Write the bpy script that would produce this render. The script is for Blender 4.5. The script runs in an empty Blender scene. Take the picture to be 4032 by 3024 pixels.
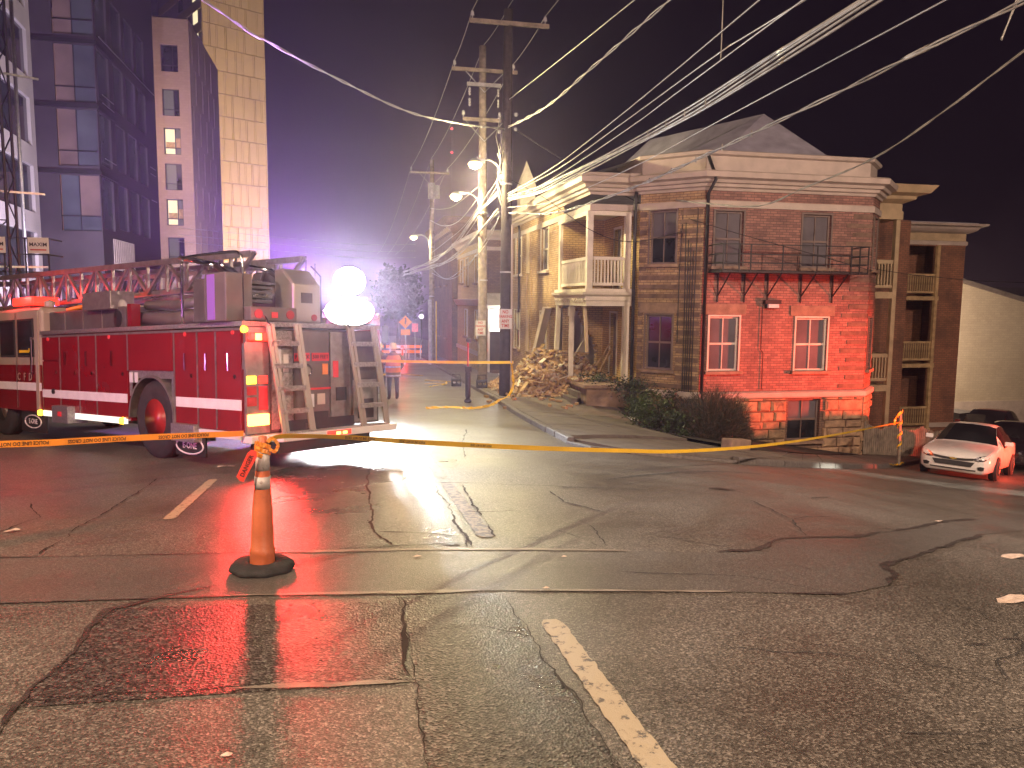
import bpy, bmesh, math, random
from mathutils import Vector, Matrix
random.seed(11)
D = bpy.data
scene = bpy.context.scene
COL = scene.collection
rad = math.radians

# ------------------------------------------------------------------ camera
cam_d = D.cameras.new('camera'); cam = D.objects.new('camera', cam_d); COL.objects.link(cam)
cam_d.sensor_width = 36.0; cam_d.lens = 27.07; cam_d.clip_start = 0.05; cam_d.clip_end = 2000
YAW, PITCH, ROLL = rad(11.9), rad(6.2), rad(0.5)
_f = Vector((math.sin(YAW) * math.cos(PITCH), math.cos(YAW) * math.cos(PITCH), -math.sin(PITCH)))
_r = Vector((math.cos(YAW), -math.sin(YAW), 0)); _u = _r.cross(_f)
_r2 = _r * math.cos(ROLL) + _u * math.sin(ROLL); _u2 = -_r * math.sin(ROLL) + _u * math.cos(ROLL)
cam.matrix_world = Matrix(((_r2.x, _u2.x, -_f.x, 0), (_r2.y, _u2.y, -_f.y, 0), (_r2.z, _u2.z, -_f.z, 1.6), (0, 0, 0, 1)))
scene.camera = cam

# ------------------------------------------------------------------ night sky, faint moon
world = D.worlds.new('World'); scene.world = world; world.use_nodes = True
wn = world.node_tree.nodes; wl = world.node_tree.links
bg = wn['Background']; sky = wn.new('ShaderNodeTexSky'); sky.sky_type = 'NISHITA'
sky.sun_disc = False; sky.sun_elevation = rad(-4); sky.sun_rotation = rad(200); sky.air_density = 2.0; sky.dust_density = 3.0
tint = wn.new('ShaderNodeMix'); tint.data_type = 'RGBA'; tint.blend_type = 'MIX'; tint.inputs[0].default_value = 0.9
tint.inputs[7].default_value = (0.15, 0.072, 0.20, 1)          # city glow on a low night sky
wl.new(sky.outputs[0], tint.inputs[6]); wl.new(tint.outputs[2], bg.inputs[0]); bg.inputs[1].default_value = 0.036
moon_d = D.lights.new('moon', 'SUN'); moon = D.objects.new('moon', moon_d); COL.objects.link(moon)
moon_d.energy = 0.012; moon_d.angle = rad(0.5); moon_d.color = (1.0, 0.9, 0.8); moon.rotation_euler = (rad(40), 0, rad(200))

# ------------------------------------------------------------------ render look
vs = scene.view_settings; vs.view_transform = 'Standard'; vs.look = 'None'; vs.exposure = 0.0; vs.gamma = 1.0; vs.use_curve_mapping = False
scene.render.engine = 'CYCLES'
cy = scene.cycles
cy.use_denoising = True; cy.max_bounces = 4; cy.diffuse_bounces = 2; cy.glossy_bounces = 2; cy.transmission_bounces = 3; cy.transparent_max_bounces = 8
cy.volume_bounces = 0; cy.caustics_reflective = False; cy.caustics_refractive = False
cy.sample_clamp_indirect = 4.0; cy.sample_clamp_direct = 0.0; cy.use_light_tree = True
try: cy.denoiser = 'OPENIMAGEDENOISE'
except Exception: pass

# ------------------------------------------------------------------ lamps
def lamp(name, kind, loc, col, power, target=None, size=0.15, cone=None, blend=0.5, parent=None):
    d = D.lights.new(name, kind); o = D.objects.new(name, d); COL.objects.link(o)
    d.color = col; d.energy = power
    if kind != 'AREA': d.shadow_soft_size = size
    if cone: d.spot_size = rad(cone); d.spot_blend = blend
    o.location = loc
    if target is not None:
        o.rotation_euler = (Vector(target) - Vector(loc)).to_track_quat('-Z', 'Y').to_euler()
    return o
WARM = (1.0, 0.84, 0.44); SODIUM = (1.0, 0.69, 0.47); FLOODC = (0.90, 0.97, 1.0); REDC = (1.0, 0.035, 0.03)
LAMP_HEADS = [(3.91, 24.45, 5.92), (3.86, 28.55, 5.45), (3.78, 46.65, 5.36)]     # street lamps on the three poles
LAMP_BACK = [(4.2, -5.0, 8.2), (15.5, 4.5, 7.0), (-7.8, 2.0, 8.0)]                # street lamps behind and beside the viewer
for p in LAMP_HEADS:
    lamp('street_lamp_light', 'POINT', (p[0], p[1], p[2] - 0.30), WARM, 1900 if p[1] < 40 else 700, None, 0.12)
lamp('street_lamp_light', 'SPOT', LAMP_BACK[0], SODIUM, 7000, (3.2, 3.0, -1), 0.2, 150, 0.6)
lamp('street_lamp_light', 'SPOT', LAMP_BACK[1], (1.0, 0.71, 0.56), 7200, (14.5, 16, -2.5), 0.2, 150, 0.6)
lamp('street_lamp_light', 'SPOT', LAMP_BACK[2], SODIUM, 8000, (-4.5, 8.0, -1), 0.2, 150, 0.6)

# ------------------------------------------------------------------ ground shape
def sp(t, w): return w * math.log1p(math.exp(max(-60, min(60, t / w)))) if t < 50 * w else t
def ss(a, b, t):
    t = min(1, max(0, (t - a) / (b - a))); return t * t * (3 - 2 * t)
def hh(y): return -0.07 * (y - sp(y - 24, 3)) - 0.028 * sp(y - 24, 3)
def gz(x, y):
    e = -0.17 * (sp(x - 4.3, 1.0) - 0.55 * sp(x - 15, 1.5))
    e = max(e, -6.0)
    return hh(y) + e * (1 - ss(20.5, 25, y) * (1 - ss(10, 15, x)))

# ------------------------------------------------------------------ materials
def newmat(name):
    m = D.materials.new(name); m.use_nodes = True
    return m, m.node_tree.nodes, m.node_tree.links, m.node_tree.nodes['Principled BSDF']
def c4(c): return (c[0], c[1], c[2], 1)
MATS = {}
def mat(name, col, rough=0.6, metal=0.0, var=0.25, scale=6.0, bump=0.0, bscale=40.0, emit=None, estr=0.0, spec=0.5, coat=0.0, stain=None):
    """plain surface with noise variation in colour and roughness, optional fine relief"""
    if name in MATS: return MATS[name]
    m, n, l, b = newmat(name)
    tc = n.new('ShaderNodeTexCoord'); no = n.new('ShaderNodeTexNoise'); no.inputs['Scale'].default_value = scale; no.inputs['Detail'].default_value = 5
    l.new(tc.outputs['Object'], no.inputs['Vector'])
    rp = n.new('ShaderNodeValToRGB')
    a = [max(0, c * (1 - var)) for c in col]; z = [min(1, c * (1 + var)) for c in col]
    rp.color_ramp.elements[0].position = 0.3; rp.color_ramp.elements[0].color = c4(a)
    rp.color_ramp.elements[1].position = 0.7; rp.color_ramp.elements[1].color = c4(z)
    l.new(no.outputs[0], rp.inputs[0])
    out = rp.outputs[0]
    if stain:
        n2 = n.new('ShaderNodeTexNoise'); n2.inputs['Scale'].default_value = stain[1]; n2.inputs['Detail'].default_value = 8; n2.inputs['Roughness'].default_value = 0.7
        l.new(tc.outputs['Object'], n2.inputs['Vector'])
        r2 = n.new('ShaderNodeValToRGB'); r2.color_ramp.elements[0].position = stain[2]; r2.color_ramp.elements[1].position = stain[2] + 0.12
        l.new(n2.outputs[0], r2.inputs[0])
        mx = n.new('ShaderNodeMix'); mx.data_type = 'RGBA'; l.new(r2.outputs[0], mx.inputs[0]); l.new(out, mx.inputs[6]); mx.inputs[7].default_value = c4(stain[0]); out = mx.outputs[2]
    l.new(out, b.inputs['Base Color'])
    mr = n.new('ShaderNodeMapRange'); mr.inputs[3].default_value = max(0.02, rough - 0.1); mr.inputs[4].default_value = min(1, rough + 0.1)
    l.new(no.outputs[0], mr.inputs[0]); l.new(mr.outputs[0], b.inputs['Roughness'])
    b.inputs['Metallic'].default_value = metal; b.inputs['Specular IOR Level'].default_value = spec; b.inputs['Coat Weight'].default_value = coat
    if bump:
        nb = n.new('ShaderNodeTexNoise'); nb.inputs['Scale'].default_value = bscale; nb.inputs['Detail'].default_value = 6
        l.new(tc.outputs['Object'], nb.inputs['Vector'])
        bp = n.new('ShaderNodeBump'); bp.inputs['Strength'].default_value = min(1, bump); bp.inputs['Distance'].default_value = 0.02
        l.new(nb.outputs[0], bp.inputs['Height']); l.new(bp.outputs[0], b.inputs['Normal'])
    if emit:
        b.inputs['Emission Color'].default_value = c4(emit); b.inputs['Emission Strength'].default_value = estr
    MATS[name] = m
    return m
def brick_mat(name, c1, c2, mortar, dirt=(0.05, 0.035, 0.03), w=0.215, h=0.075, dirtpos=0.62):
    m, n, l, b = newmat(name)
    uv = n.new('ShaderNodeUVMap')
    br = n.new('ShaderNodeTexBrick'); br.inputs['Scale'].default_value = 1; br.inputs['Brick Width'].default_value = w; br.inputs['Row Height'].default_value = h
    br.inputs['Mortar Size'].default_value = 0.009; br.inputs['Mortar Smooth'].default_value = 0.3; br.inputs['Bias'].default_value = 0.0
    br.inputs['Color1'].default_value = c4(c1); br.inputs['Color2'].default_value = c4(c2); br.inputs['Mortar'].default_value = c4(mortar)
    l.new(uv.outputs[0], br.inputs['Vector'])
    tc = n.new('ShaderNodeTexCoord'); no = n.new('ShaderNodeTexNoise'); no.inputs['Scale'].default_value = 1.1; no.inputs['Detail'].default_value = 9; no.inputs['Roughness'].default_value = 0.68
    l.new(tc.outputs['Object'], no.inputs['Vector'])
    rp = n.new('ShaderNodeValToRGB'); rp.color_ramp.elements[0].position = dirtpos - 0.16; rp.color_ramp.elements[1].position = dirtpos + 0.12
    rp.color_ramp.elements[1].color = (0.75, 0.75, 0.75, 1)
    l.new(no.outputs[0], rp.inputs[0])
    mx = n.new('ShaderNodeMix'); mx.data_type = 'RGBA'; l.new(rp.outputs[0], mx.inputs[0]); l.new(br.outputs[0], mx.inputs[6]); mx.inputs[7].default_value = c4(dirt)
    l.new(mx.outputs[2], b.inputs['Base Color'])
    b.inputs['Roughness'].default_value = 0.7
    bp = n.new('ShaderNodeBump'); bp.inputs['Strength'].default_value = 0.5; bp.inputs['Distance'].default_value = 0.012; bp.invert = True
    l.new(br.outputs[1], bp.inputs['Height']); l.new(bp.outputs[0], b.inputs['Normal'])
    return m
def asphalt(name, col, agg=0.5, scale=90.0, rough=0.5, bump=0.6, blotch=0.35, oil=0.0):
    m, n, l, b = newmat(name)
    tc = n.new('ShaderNodeTexCoord')
    vo = n.new('ShaderNodeTexVoronoi'); vo.inputs['Scale'].default_value = scale; l.new(tc.outputs['Object'], vo.inputs['Vector'])
    fn = n.new('ShaderNodeTexNoise'); fn.inputs['Scale'].default_value = scale * 0.55; fn.inputs['Detail'].default_value = 5; fn.inputs['Roughness'].default_value = 0.7; l.new(tc.outputs['Object'], fn.inputs['Vector'])
    bn = n.new('ShaderNodeTexNoise'); bn.inputs['Scale'].default_value = 0.55; bn.inputs['Detail'].default_value = 8; bn.inputs['Roughness'].default_value = 0.62; l.new(tc.outputs['Object'], bn.inputs['Vector'])
    sep = n.new('ShaderNodeSeparateColor'); l.new(vo.outputs['Color'], sep.inputs[0])
    mp = n.new('ShaderNodeValToRGB'); mp.color_ramp.elements[0].color = (1 - agg, 1 - agg, 1 - agg, 1); mp.color_ramp.elements[1].color = (1 + 1.9 * agg,) * 3 + (1,); e_ = mp.color_ramp.elements.new(0.72); e_.color = (1.0, 1.0, 1.0, 1); l.new(sep.outputs[0], mp.inputs[0])
    m2 = n.new('ShaderNodeMapRange'); m2.inputs[1].default_value = 0.3; m2.inputs[2].default_value = 0.7; m2.inputs[3].default_value = 1 - blotch; m2.inputs[4].default_value = 1 + blotch; l.new(bn.outputs[0], m2.inputs[0])
    m3 = n.new('ShaderNodeMapRange'); m3.inputs[1].default_value = 0.25; m3.inputs[2].default_value = 0.75; m3.inputs[3].default_value = 1 - 0.9 * agg; m3.inputs[4].default_value = 1 + 0.9 * agg; l.new(fn.outputs[0], m3.inputs[0])
    mm = n.new('ShaderNodeMath'); mm.operation = 'MULTIPLY'; l.new(mp.outputs[0], mm.inputs[0]); l.new(m2.outputs[0], mm.inputs[1])
    mk = n.new('ShaderNodeMath'); mk.operation = 'MULTIPLY'; l.new(mm.outputs[0], mk.inputs[0]); l.new(m3.outputs[0], mk.inputs[1])
    vm = n.new('ShaderNodeVectorMath'); vm.operation = 'SCALE'; vm.inputs[0].default_value = col; l.new(mk.outputs[0], vm.inputs['Scale'])
    l.new(vm.outputs[0], b.inputs['Base Color'])
    mr = n.new('ShaderNodeMapRange'); mr.inputs[1].default_value = 0.3; mr.inputs[2].default_value = 0.7; mr.inputs[3].default_value = rough - 0.14; mr.inputs[4].default_value = rough + 0.12; l.new(bn.outputs[0], mr.inputs[0])
    l.new(mr.outputs[0], b.inputs['Roughness'])
    b.inputs['Specular IOR Level'].default_value = 0.45
    ad = n.new('ShaderNodeMath'); ad.operation = 'ADD'; l.new(vo.outputs['Distance'], ad.inputs[0]); l.new(fn.outputs[0], ad.inputs[1])
    bp = n.new('ShaderNodeBump'); bp.inputs['Strength'].default_value = bump; bp.inputs['Distance'].default_value = 0.004
    l.new(ad.outputs[0], bp.inputs['Height']); l.new(bp.outputs[0], b.inputs['Normal'])
    return m
def worn_paint(name, col, under, keep=0.5, scale=14.0):
    """paint worn through to the asphalt below"""
    m, n, l, b = newmat(name)
    tc = n.new('ShaderNodeTexCoord'); no = n.new('ShaderNodeTexNoise'); no.inputs['Scale'].default_value = scale; no.inputs['Detail'].default_value = 10; no.inputs['Roughness'].default_value = 0.75
    l.new(tc.outputs['Object'], no.inputs['Vector'])
    rp = n.new('ShaderNodeValToRGB'); rp.color_ramp.elements[0].position = keep - 0.02; rp.color_ramp.elements[1].position = keep + 0.03
    rp.color_ramp.elements[0].color = c4(under); rp.color_ramp.elements[1].color = c4(col); l.new(no.outputs[0], rp.inputs[0])
    l.new(rp.outputs[0], b.inputs['Base Color']); b.inputs['Roughness'].default_value = 0.6
    bp = n.new('ShaderNodeBump'); bp.inputs['Strength'].default_value = 0.5; bp.inputs['Distance'].default_value = 0.01; l.new(no.outputs[0], bp.inputs['Height']); l.new(bp.outputs[0], b.inputs['Normal'])
    return m
def glow(name, col, s):
    m, n, l, b = newmat(name)
    b.inputs['Base Color'].default_value = (0.02, 0.02, 0.02, 1); b.inputs['Emission Color'].default_value = c4(col); b.inputs['Emission Strength'].default_value = s
    return m

M = dict(
    asphalt=asphalt('worn_asphalt', (0.122, 0.110, 0.096), 0.62, 105, 0.42, 0.5),
    asphalt_dark=asphalt('dark_coarse_asphalt', (0.068, 0.061, 0.056), 0.85, 75, 0.33, 0.9, 0.25),
    asphalt_patch=asphalt('smooth_patch_asphalt', (0.110, 0.101, 0.092), 0.45, 130, 0.42, 0.4, 0.22),
    asphalt_wet=asphalt('damp_asphalt', (0.085, 0.080, 0.076), 0.7, 90, 0.33, 0.7, 0.25),
    asphalt_far=asphalt('old_asphalt', (0.095, 0.088, 0.08), 0.35, 70, 0.55, 0.5),
    tar=mat('tar', (0.045, 0.038, 0.036), 0.42, var=0.4, scale=9, bump=0.5, bscale=60),
    seal=mat('seam_painted_shine', (0.22, 0.19, 0.16), 0.42, var=0.35, scale=7, bump=0.3, bscale=70),  # pale colour paints the shine of the dark tar seams
    crack=mat('crack_dirt', (0.026, 0.022, 0.019), 0.95, var=0.3),
    paint=worn_paint('worn_cream_line', (0.40, 0.34, 0.235), (0.10, 0.092, 0.082), 0.42),
    paint_faint=worn_paint('faded_line', (0.24, 0.19, 0.135), (0.09, 0.083, 0.075), 0.49),
    paint_far=worn_paint('dusty_line', (0.22, 0.175, 0.12), (0.10, 0.09, 0.08), 0.46),
    concrete=mat('sidewalk_concrete', (0.135, 0.112, 0.092), 0.75, var=0.25, scale=2.5, bump=0.35, bscale=60, stain=((0.075, 0.06, 0.048), 1.2, 0.54)),
    granite=mat('kerb_granite', (0.125, 0.11, 0.098), 0.7, var=0.35, scale=14, bump=0.5, bscale=40),
    soil=mat('dark_soil', (0.035, 0.027, 0.02), 0.95, var=0.4, scale=9, bump=1.0, bscale=20),
    earth=mat('bare_earth', (0.045, 0.04, 0.03), 0.95, var=0.4, scale=0.3, bump=0.6, bscale=4),
    brick=brick_mat('red_brick', (0.38, 0.19, 0.142), (0.225, 0.108, 0.088), (0.11, 0.07, 0.062)),
    brick_tan=brick_mat('tan_brick', (0.54, 0.38, 0.21), (0.40, 0.25, 0.125), (0.15, 0.10, 0.065), (0.11, 0.065, 0.04), dirtpos=0.57),
    brick_yel=brick_mat('yellow_porch_brick', (0.55, 0.37, 0.15), (0.47, 0.30, 0.12), (0.20, 0.13, 0.06), (0.2, 0.12, 0.06), dirtpos=0.72),
    brick_dark=brick_mat('dark_brick', (0.16, 0.095, 0.065), (0.22, 0.135, 0.085), (0.07, 0.05, 0.04)),
    brick_b=brick_mat('weathered_brick', (0.34, 0.15, 0.085), (0.26, 0.11, 0.065), (0.12, 0.08, 0.055)),
    brick_city=brick_mat('brown_city_brick', (0.34, 0.24, 0.19), (0.30, 0.21, 0.165), (0.24, 0.18, 0.15), (0.26, 0.18, 0.15), 0.4, 0.2),
    band=mat('dark_stone_band', (0.165, 0.105, 0.075), 0.8, var=0.35, scale=5, bump=0.4),
    band_tan=mat('tan_stone_band', (0.36, 0.25, 0.15), 0.8, var=0.3, scale=5, bump=0.4),
    trim=mat('cream_trim', (0.46, 0.385, 0.33), 0.6, var=0.14, scale=2.2, bump=0.12, bscale=15, stain=((0.36, 0.28, 0.21), 1.6, 0.60)),
    trim_w=mat('white_painted_wood', (0.66, 0.60, 0.50), 0.55, var=0.12, scale=3, bump=0.15, stain=((0.35, 0.30, 0.24), 2.2, 0.62)),
    wood_tan=mat('tan_painted_wood', (0.47, 0.36, 0.22), 0.6, var=0.18, scale=3, bump=0.2),
    wood=mat('raw_wood', (0.45, 0.31, 0.16), 0.75, var=0.3, scale=5, bump=0.4),
    roof=mat('grey_roof', (0.36, 0.345, 0.41), 0.75, var=0.2, scale=2, bump=0.3),
    stone=mat('rough_stone', (0.33, 0.22, 0.13), 0.85, var=0.4, scale=4.5, bump=1.0, bscale=9, stain=((0.12, 0.085, 0.06), 2.5, 0.58)),
    lintel=mat('brown_lintel_stone', (0.27, 0.18, 0.125), 0.8, var=0.3, scale=4, bump=0.4),
    iron=mat('black_iron', (0.018, 0.016, 0.018), 0.5, var=0.4, scale=12),
    glass=mat('dark_window_glass', (0.018, 0.020, 0.024), 0.06, var=0.5, scale=1.2, spec=0.6),
    glass_blind=mat('glass_over_pale_blind', (0.13, 0.118, 0.128), 0.12, var=0.2, scale=1.5, spec=0.6),
    glass_white=mat('glass_over_white_curtain', (0.50, 0.48, 0.46), 0.15, var=0.2, scale=2, spec=0.6),
    glass_red=mat('glass_over_red_curtain', (0.30, 0.10, 0.08), 0.15, var=0.3, scale=2, spec=0.6),
    frame=mat('window_frame_wood', (0.17, 0.125, 0.105), 0.6, var=0.2, scale=4),
    frame_dark=mat('dark_window_frame', (0.07, 0.05, 0.042), 0.55, var=0.2, scale=4),
    pole_dark=mat('creosote_pole', (0.030, 0.021, 0.018), 0.85, var=0.45, scale=7, bump=0.6, bscale=25),
    pole_grey=mat('weathered_pole', (0.24, 0.20, 0.15), 0.85, var=0.35, scale=6, bump=0.6, bscale=25),
    galv=mat('galvanised_steel', (0.42, 0.42, 0.42), 0.4, 0.85, 0.2, 8),
    porcelain=mat('grey_insulator', (0.45, 0.45, 0.47), 0.25, var=0.2),
    wire=mat('bare_wire', (0.55, 0.54, 0.50), 0.42, 0.3, 0.2, 2),
    cable=mat('black_cable', (0.32, 0.31, 0.29), 0.35, var=0.4, scale=3),
    cable_dark=mat('dark_drop_cable', (0.025, 0.02, 0.02), 0.5),
    red=mat('fire_engine_red', (0.20, 0.008, 0.016), 0.22, var=0.12, scale=1.5, coat=0.5),
    white=mat('white_enamel', (0.68, 0.64, 0.60), 0.3, var=0.08, scale=2, coat=0.3),
    machine=mat('tan_machine_paint', (0.13, 0.105, 0.095), 0.45, var=0.2, scale=3),
    step=mat('tan_ladder_metal', (0.36, 0.32, 0.27), 0.38, 0.55, var=0.06, scale=3),
    cream=mat('cream_enamel', (0.36, 0.285, 0.215), 0.35, var=0.1, scale=2, coat=0.2),
    stripe=mat('white_reflective_stripe', (0.72, 0.66, 0.62), 0.4, var=0.08),
    alu=mat('brushed_aluminium', (0.32, 0.29, 0.27), 0.38, 0.7, 0.2, 9),
    tread=mat('diamond_tread_plate', (0.36, 0.34, 0.32), 0.35, 0.75, 0.3, 30, bump=1.0, bscale=60),
    chrome=mat('chrome', (0.7, 0.7, 0.7), 0.12, 1.0, 0.05),
    dull=mat('dull_grey_metal', (0.10, 0.088, 0.082), 0.55, 0.3, 0.3, 5),
    rubber=mat('tyre_rubber', (0.022, 0.021, 0.022), 0.8, var=0.35, scale=9, bump=0.3),
    rim_red=mat('red_wheel_disc', (0.32, 0.02, 0.022), 0.35, var=0.2, scale=5),
    black=mat('black_plastic', (0.02, 0.02, 0.022), 0.5, var=0.3),
    orange=mat('orange_cone_plastic', (0.52, 0.135, 0.055), 0.5, var=0.2, scale=5, bump=0.15, stain=((0.33, 0.10, 0.045), 9, 0.60)),
    reflect=mat('scuffed_reflective_band', (0.52, 0.48, 0.47), 0.5, var=0.3, scale=14, stain=((0.16, 0.09, 0.07), 16, 0.56)),
    tape=mat('yellow_tape', (0.80, 0.50, 0.03), 0.35, var=0.12, scale=3),
    tape_or=mat('orange_tape', (0.80, 0.30, 0.03), 0.35, var=0.15, scale=3),
    ink=mat('black_ink', (0.015, 0.012, 0.01), 0.6),
    sign_w=mat('white_sign', (0.68, 0.66, 0.66), 0.4, var=0.06),
    sign_red=mat('red_lettering', (0.5, 0.03, 0.03), 0.5),
    sign_or=mat('orange_road_sign', (0.85, 0.26, 0.03), 0.4, var=0.08),
    sign_keep=mat('red_reflective_sign', (0.75, 0.04, 0.05), 0.4, var=0.08, emit=(1, 0.05, 0.05), estr=0.0),
)
GLOW = dict(
    lamp=glow('lit_street_lamp_lens', (1.0, 0.80, 0.34), 5), flood=glow('glare_sized_flood_lens', (0.93, 0.98, 1.0), 90),
    red=glow('lit_red_lens', (1.0, 0.025, 0.012), 3.5), brake=glow('lit_brake_lens', (1.0, 0.26, 0.05), 12), amber=glow('lit_amber_lens', (1.0, 0.50, 0.03), 6),
    room=glow('lit_room', (1.0, 0.86, 0.50), 1.2), room_dim=glow('dim_lit_room', (0.8, 0.75, 0.6), 0.12), sign=glow('lit_shop_fascia', (1.0, 0.93, 0.88), 3.2),
    violet=glow('painted_violet_light', (0.75, 0.2, 0.95), 0.55), tiny_red=glow('red_beacon', (1, 0.03, 0.05), 6), far=glow('far_window_light', (1, 0.9, 0.7), 5),
    strip=glow('step_light_strip', (1.0, 0.93, 0.82), 1.5),
)
# ------------------------------------------------------------------ mesh helpers
WM = {}
def wm(o): return WM.get(o.name, Matrix.Identity(4)) if o else Matrix.Identity(4)
def meta(o, label=None, cat=None, group=None, kind=None):
    if label: o['label'] = label
    if cat: o['category'] = cat
    if group: o['group'] = group
    if kind: o['kind'] = kind
    return o
def empty(name, loc, label, cat, group=None, matrix=None):
    o = D.objects.new(name, None); COL.objects.link(o); o.empty_display_size = 0.2
    mt = matrix if matrix is not None else Matrix.Translation(loc)
    o.matrix_world = mt; WM[o.name] = mt.copy()
    return meta(o, label, cat, group)
class B:
    """collects faces; build() links them as one mesh object"""
    def __init__(s): s.v = []; s.f = []; s.mi = []
    def add(s, vs, fs, mi=0):
        k = len(s.v); s.v += [tuple(v) for v in vs]; s.f += [tuple(i + k for i in f) for f in fs]; s.mi += [mi] * len(fs); return s
    def box(s, x0, y0, z0, x1, y1, z1, mi=0):
        return s.add([(x0, y0, z0), (x1, y0, z0), (x1, y1, z0), (x0, y1, z0), (x0, y0, z1), (x1, y0, z1), (x1, y1, z1), (x0, y1, z1)],
                     [(0, 3, 2, 1), (4, 5, 6, 7), (0, 1, 5, 4), (1, 2, 6, 5), (2, 3, 7, 6), (3, 0, 4, 7)], mi)
    def obox(s, c, dims, rot=None, mi=0):
        """box of size dims centred at c, turned by rot (Matrix 3x3 or euler)"""
        R = rot if isinstance(rot, Matrix) else (Matrix.Identity(3) if rot is None else __import__('mathutils').Euler(rot).to_matrix())
        h = [d / 2 for d in dims]; c = Vector(c)
        p = [(-h[0], -h[1], -h[2]), (h[0], -h[1], -h[2]), (h[0], h[1], -h[2]), (-h[0], h[1], -h[2]), (-h[0], -h[1], h[2]), (h[0], -h[1], h[2]), (h[0], h[1], h[2]), (-h[0], h[1], h[2])]
        return s.add([c + R @ Vector(q) for q in p], [(0, 3, 2, 1), (4, 5, 6, 7), (0, 1, 5, 4), (1, 2, 6, 5), (2, 3, 7, 6), (3, 0, 4, 7)], mi)
    def bar(s, p0, p1, w, t=None, up=(0, 0, 1), mi=0):
        """rectangular bar from p0 to p1"""
        p0 = Vector(p0); p1 = Vector(p1); d = p1 - p0; L = d.length; d.normalize(); u = Vector(up)
        if abs(d.dot(u)) > 0.98: u = Vector((0, 1, 0))
        r = d.cross(u).normalized(); u = r.cross(d)
        return s.obox((p0 + p1) / 2, (w, L, t or w), Matrix((r, d, u)).transposed(), mi)
    def tube(s, p0, p1, r0, r1=None, n=8, caps=True, mi=0):
        p0 = Vector(p0); p1 = Vector(p1); r1 = r0 if r1 is None else r1; d = (p1 - p0).normalized()
        a = d.cross(Vector((0, 0, 1)) if abs(d.z) < 0.9 else Vector((1, 0, 0))).normalized(); b = d.cross(a)
        vs = []
        for p, r in ((p0, r0), (p1, r1)):
            for i in range(n):
                t = 2 * math.pi * i / n; vs.append(p + a * (r * math.cos(t)) + b * (r * math.sin(t)))
        fs = [(i, (i + 1) % n, n + (i + 1) % n, n + i) for i in range(n)]
        if caps: fs += [tuple(range(n - 1, -1, -1)), tuple(range(n, 2 * n))]
        return s.add(vs, fs, mi)
    def path(s, pts, r, n=6, mi=0):
        """tube along a polyline with joined rings"""
        pts = [Vector(p) for p in pts]; vs = []; N = len(pts)
        for k, p in enumerate(pts):
            d = (pts[min(k + 1, N - 1)] - pts[max(k - 1, 0)]).normalized()
            a = d.cross(Vector((0, 0, 1)) if abs(d.z) < 0.95 else Vector((1, 0, 0))).normalized(); b = d.cross(a)
            rr = r[k] if isinstance(r, (list, tuple)) else r
            for i in range(n):
                t = 2 * math.pi * i / n; vs.append(p + a * (rr * math.cos(t)) + b * (rr * math.sin(t)))
        fs = [(k * n + i, k * n + (i + 1) % n, (k + 1) * n + (i + 1) % n, (k + 1) * n + i) for k in range(N - 1) for i in range(n)]
        fs += [tuple(range(n - 1, -1, -1)), tuple(range((N - 1) * n, N * n))]
        return s.add(vs, fs, mi)
    def lathe(s, prof, c=(0, 0, 0), axis='Z', n=20, mi=0):
        """profile of (r, h) turned round an axis through c"""
        vs = []; c = Vector(c)
        for r, h in prof:
            for i in range(n):
                t = 2 * math.pi * i / n; a, b = r * math.cos(t), r * math.sin(t)
                vs.append(c + Vector({'Z': (a, b, h), 'Y': (a, h, -b), 'X': (h, a, b)}[axis]))
        fs = [(k * n + i, k * n + (i + 1) % n, (k + 1) * n + (i + 1) % n, (k + 1) * n + i) for k in range(len(prof) - 1) for i in range(n)]
        if prof[0][0] > 1e-6: fs.append(tuple(range(n - 1, -1, -1)))
        if prof[-1][0] > 1e-6: fs.append(tuple(range((len(prof) - 1) * n, len(prof) * n)))
        return s.add(vs, fs, mi)
    def prism(s, poly, z0, z1, mi=0):
        n = len(poly); vs = [(p[0], p[1], z0) for p in poly] + [(p[0], p[1], z1) for p in poly]
        return s.add(vs, [tuple(range(n - 1, -1, -1)), tuple(range(n, 2 * n))] + [(i, (i + 1) % n, n + (i + 1) % n, n + i) for i in range(n)], mi)
    def yprism(s, poly, y0, y1, mi=0):
        """polygon of (x, z) pushed along y"""
        n = len(poly); vs = [(p[0], y0, p[1]) for p in poly] + [(p[0], y1, p[1]) for p in poly]
        return s.add(vs, [tuple(range(n)), tuple(range(2 * n - 1, n - 1, -1))] + [((i + 1) % n, i, n + i, n + (i + 1) % n) for i in range(n)], mi)
    def xprism(s, poly, x0, x1, mi=0):
        n = len(poly); vs = [(x0, p[0], p[1]) for p in poly] + [(x1, p[0], p[1]) for p in poly]
        return s.add(vs, [tuple(range(n - 1, -1, -1)), tuple(range(n, 2 * n))] + [(i, (i + 1) % n, n + (i + 1) % n, n + i) for i in range(n)], mi)
    def wall(s, p0, p1, z0, z1, holes=(), depth=0.16, mi=0):
        """outer wall face from p0 to p1 (seen from outside p0 is on the left) with openings (u0,u1,z0,z1) and reveals"""
        p0 = Vector((p0[0], p0[1], 0)); p1 = Vector((p1[0], p1[1], 0)); L = (p1 - p0).length; d = (p1 - p0) / L; nrm = Vector((d.y, -d.x, 0))
        us = sorted(set([0, L] + [min(L, max(0, h[i])) for h in holes for i in (0, 1)])); zs = sorted(set([z0, z1] + [h[i] for h in holes for i in (2, 3)]))
        P = lambda u, z, o=0.0: p0 + d * u - nrm * o + Vector((0, 0, z))
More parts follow.
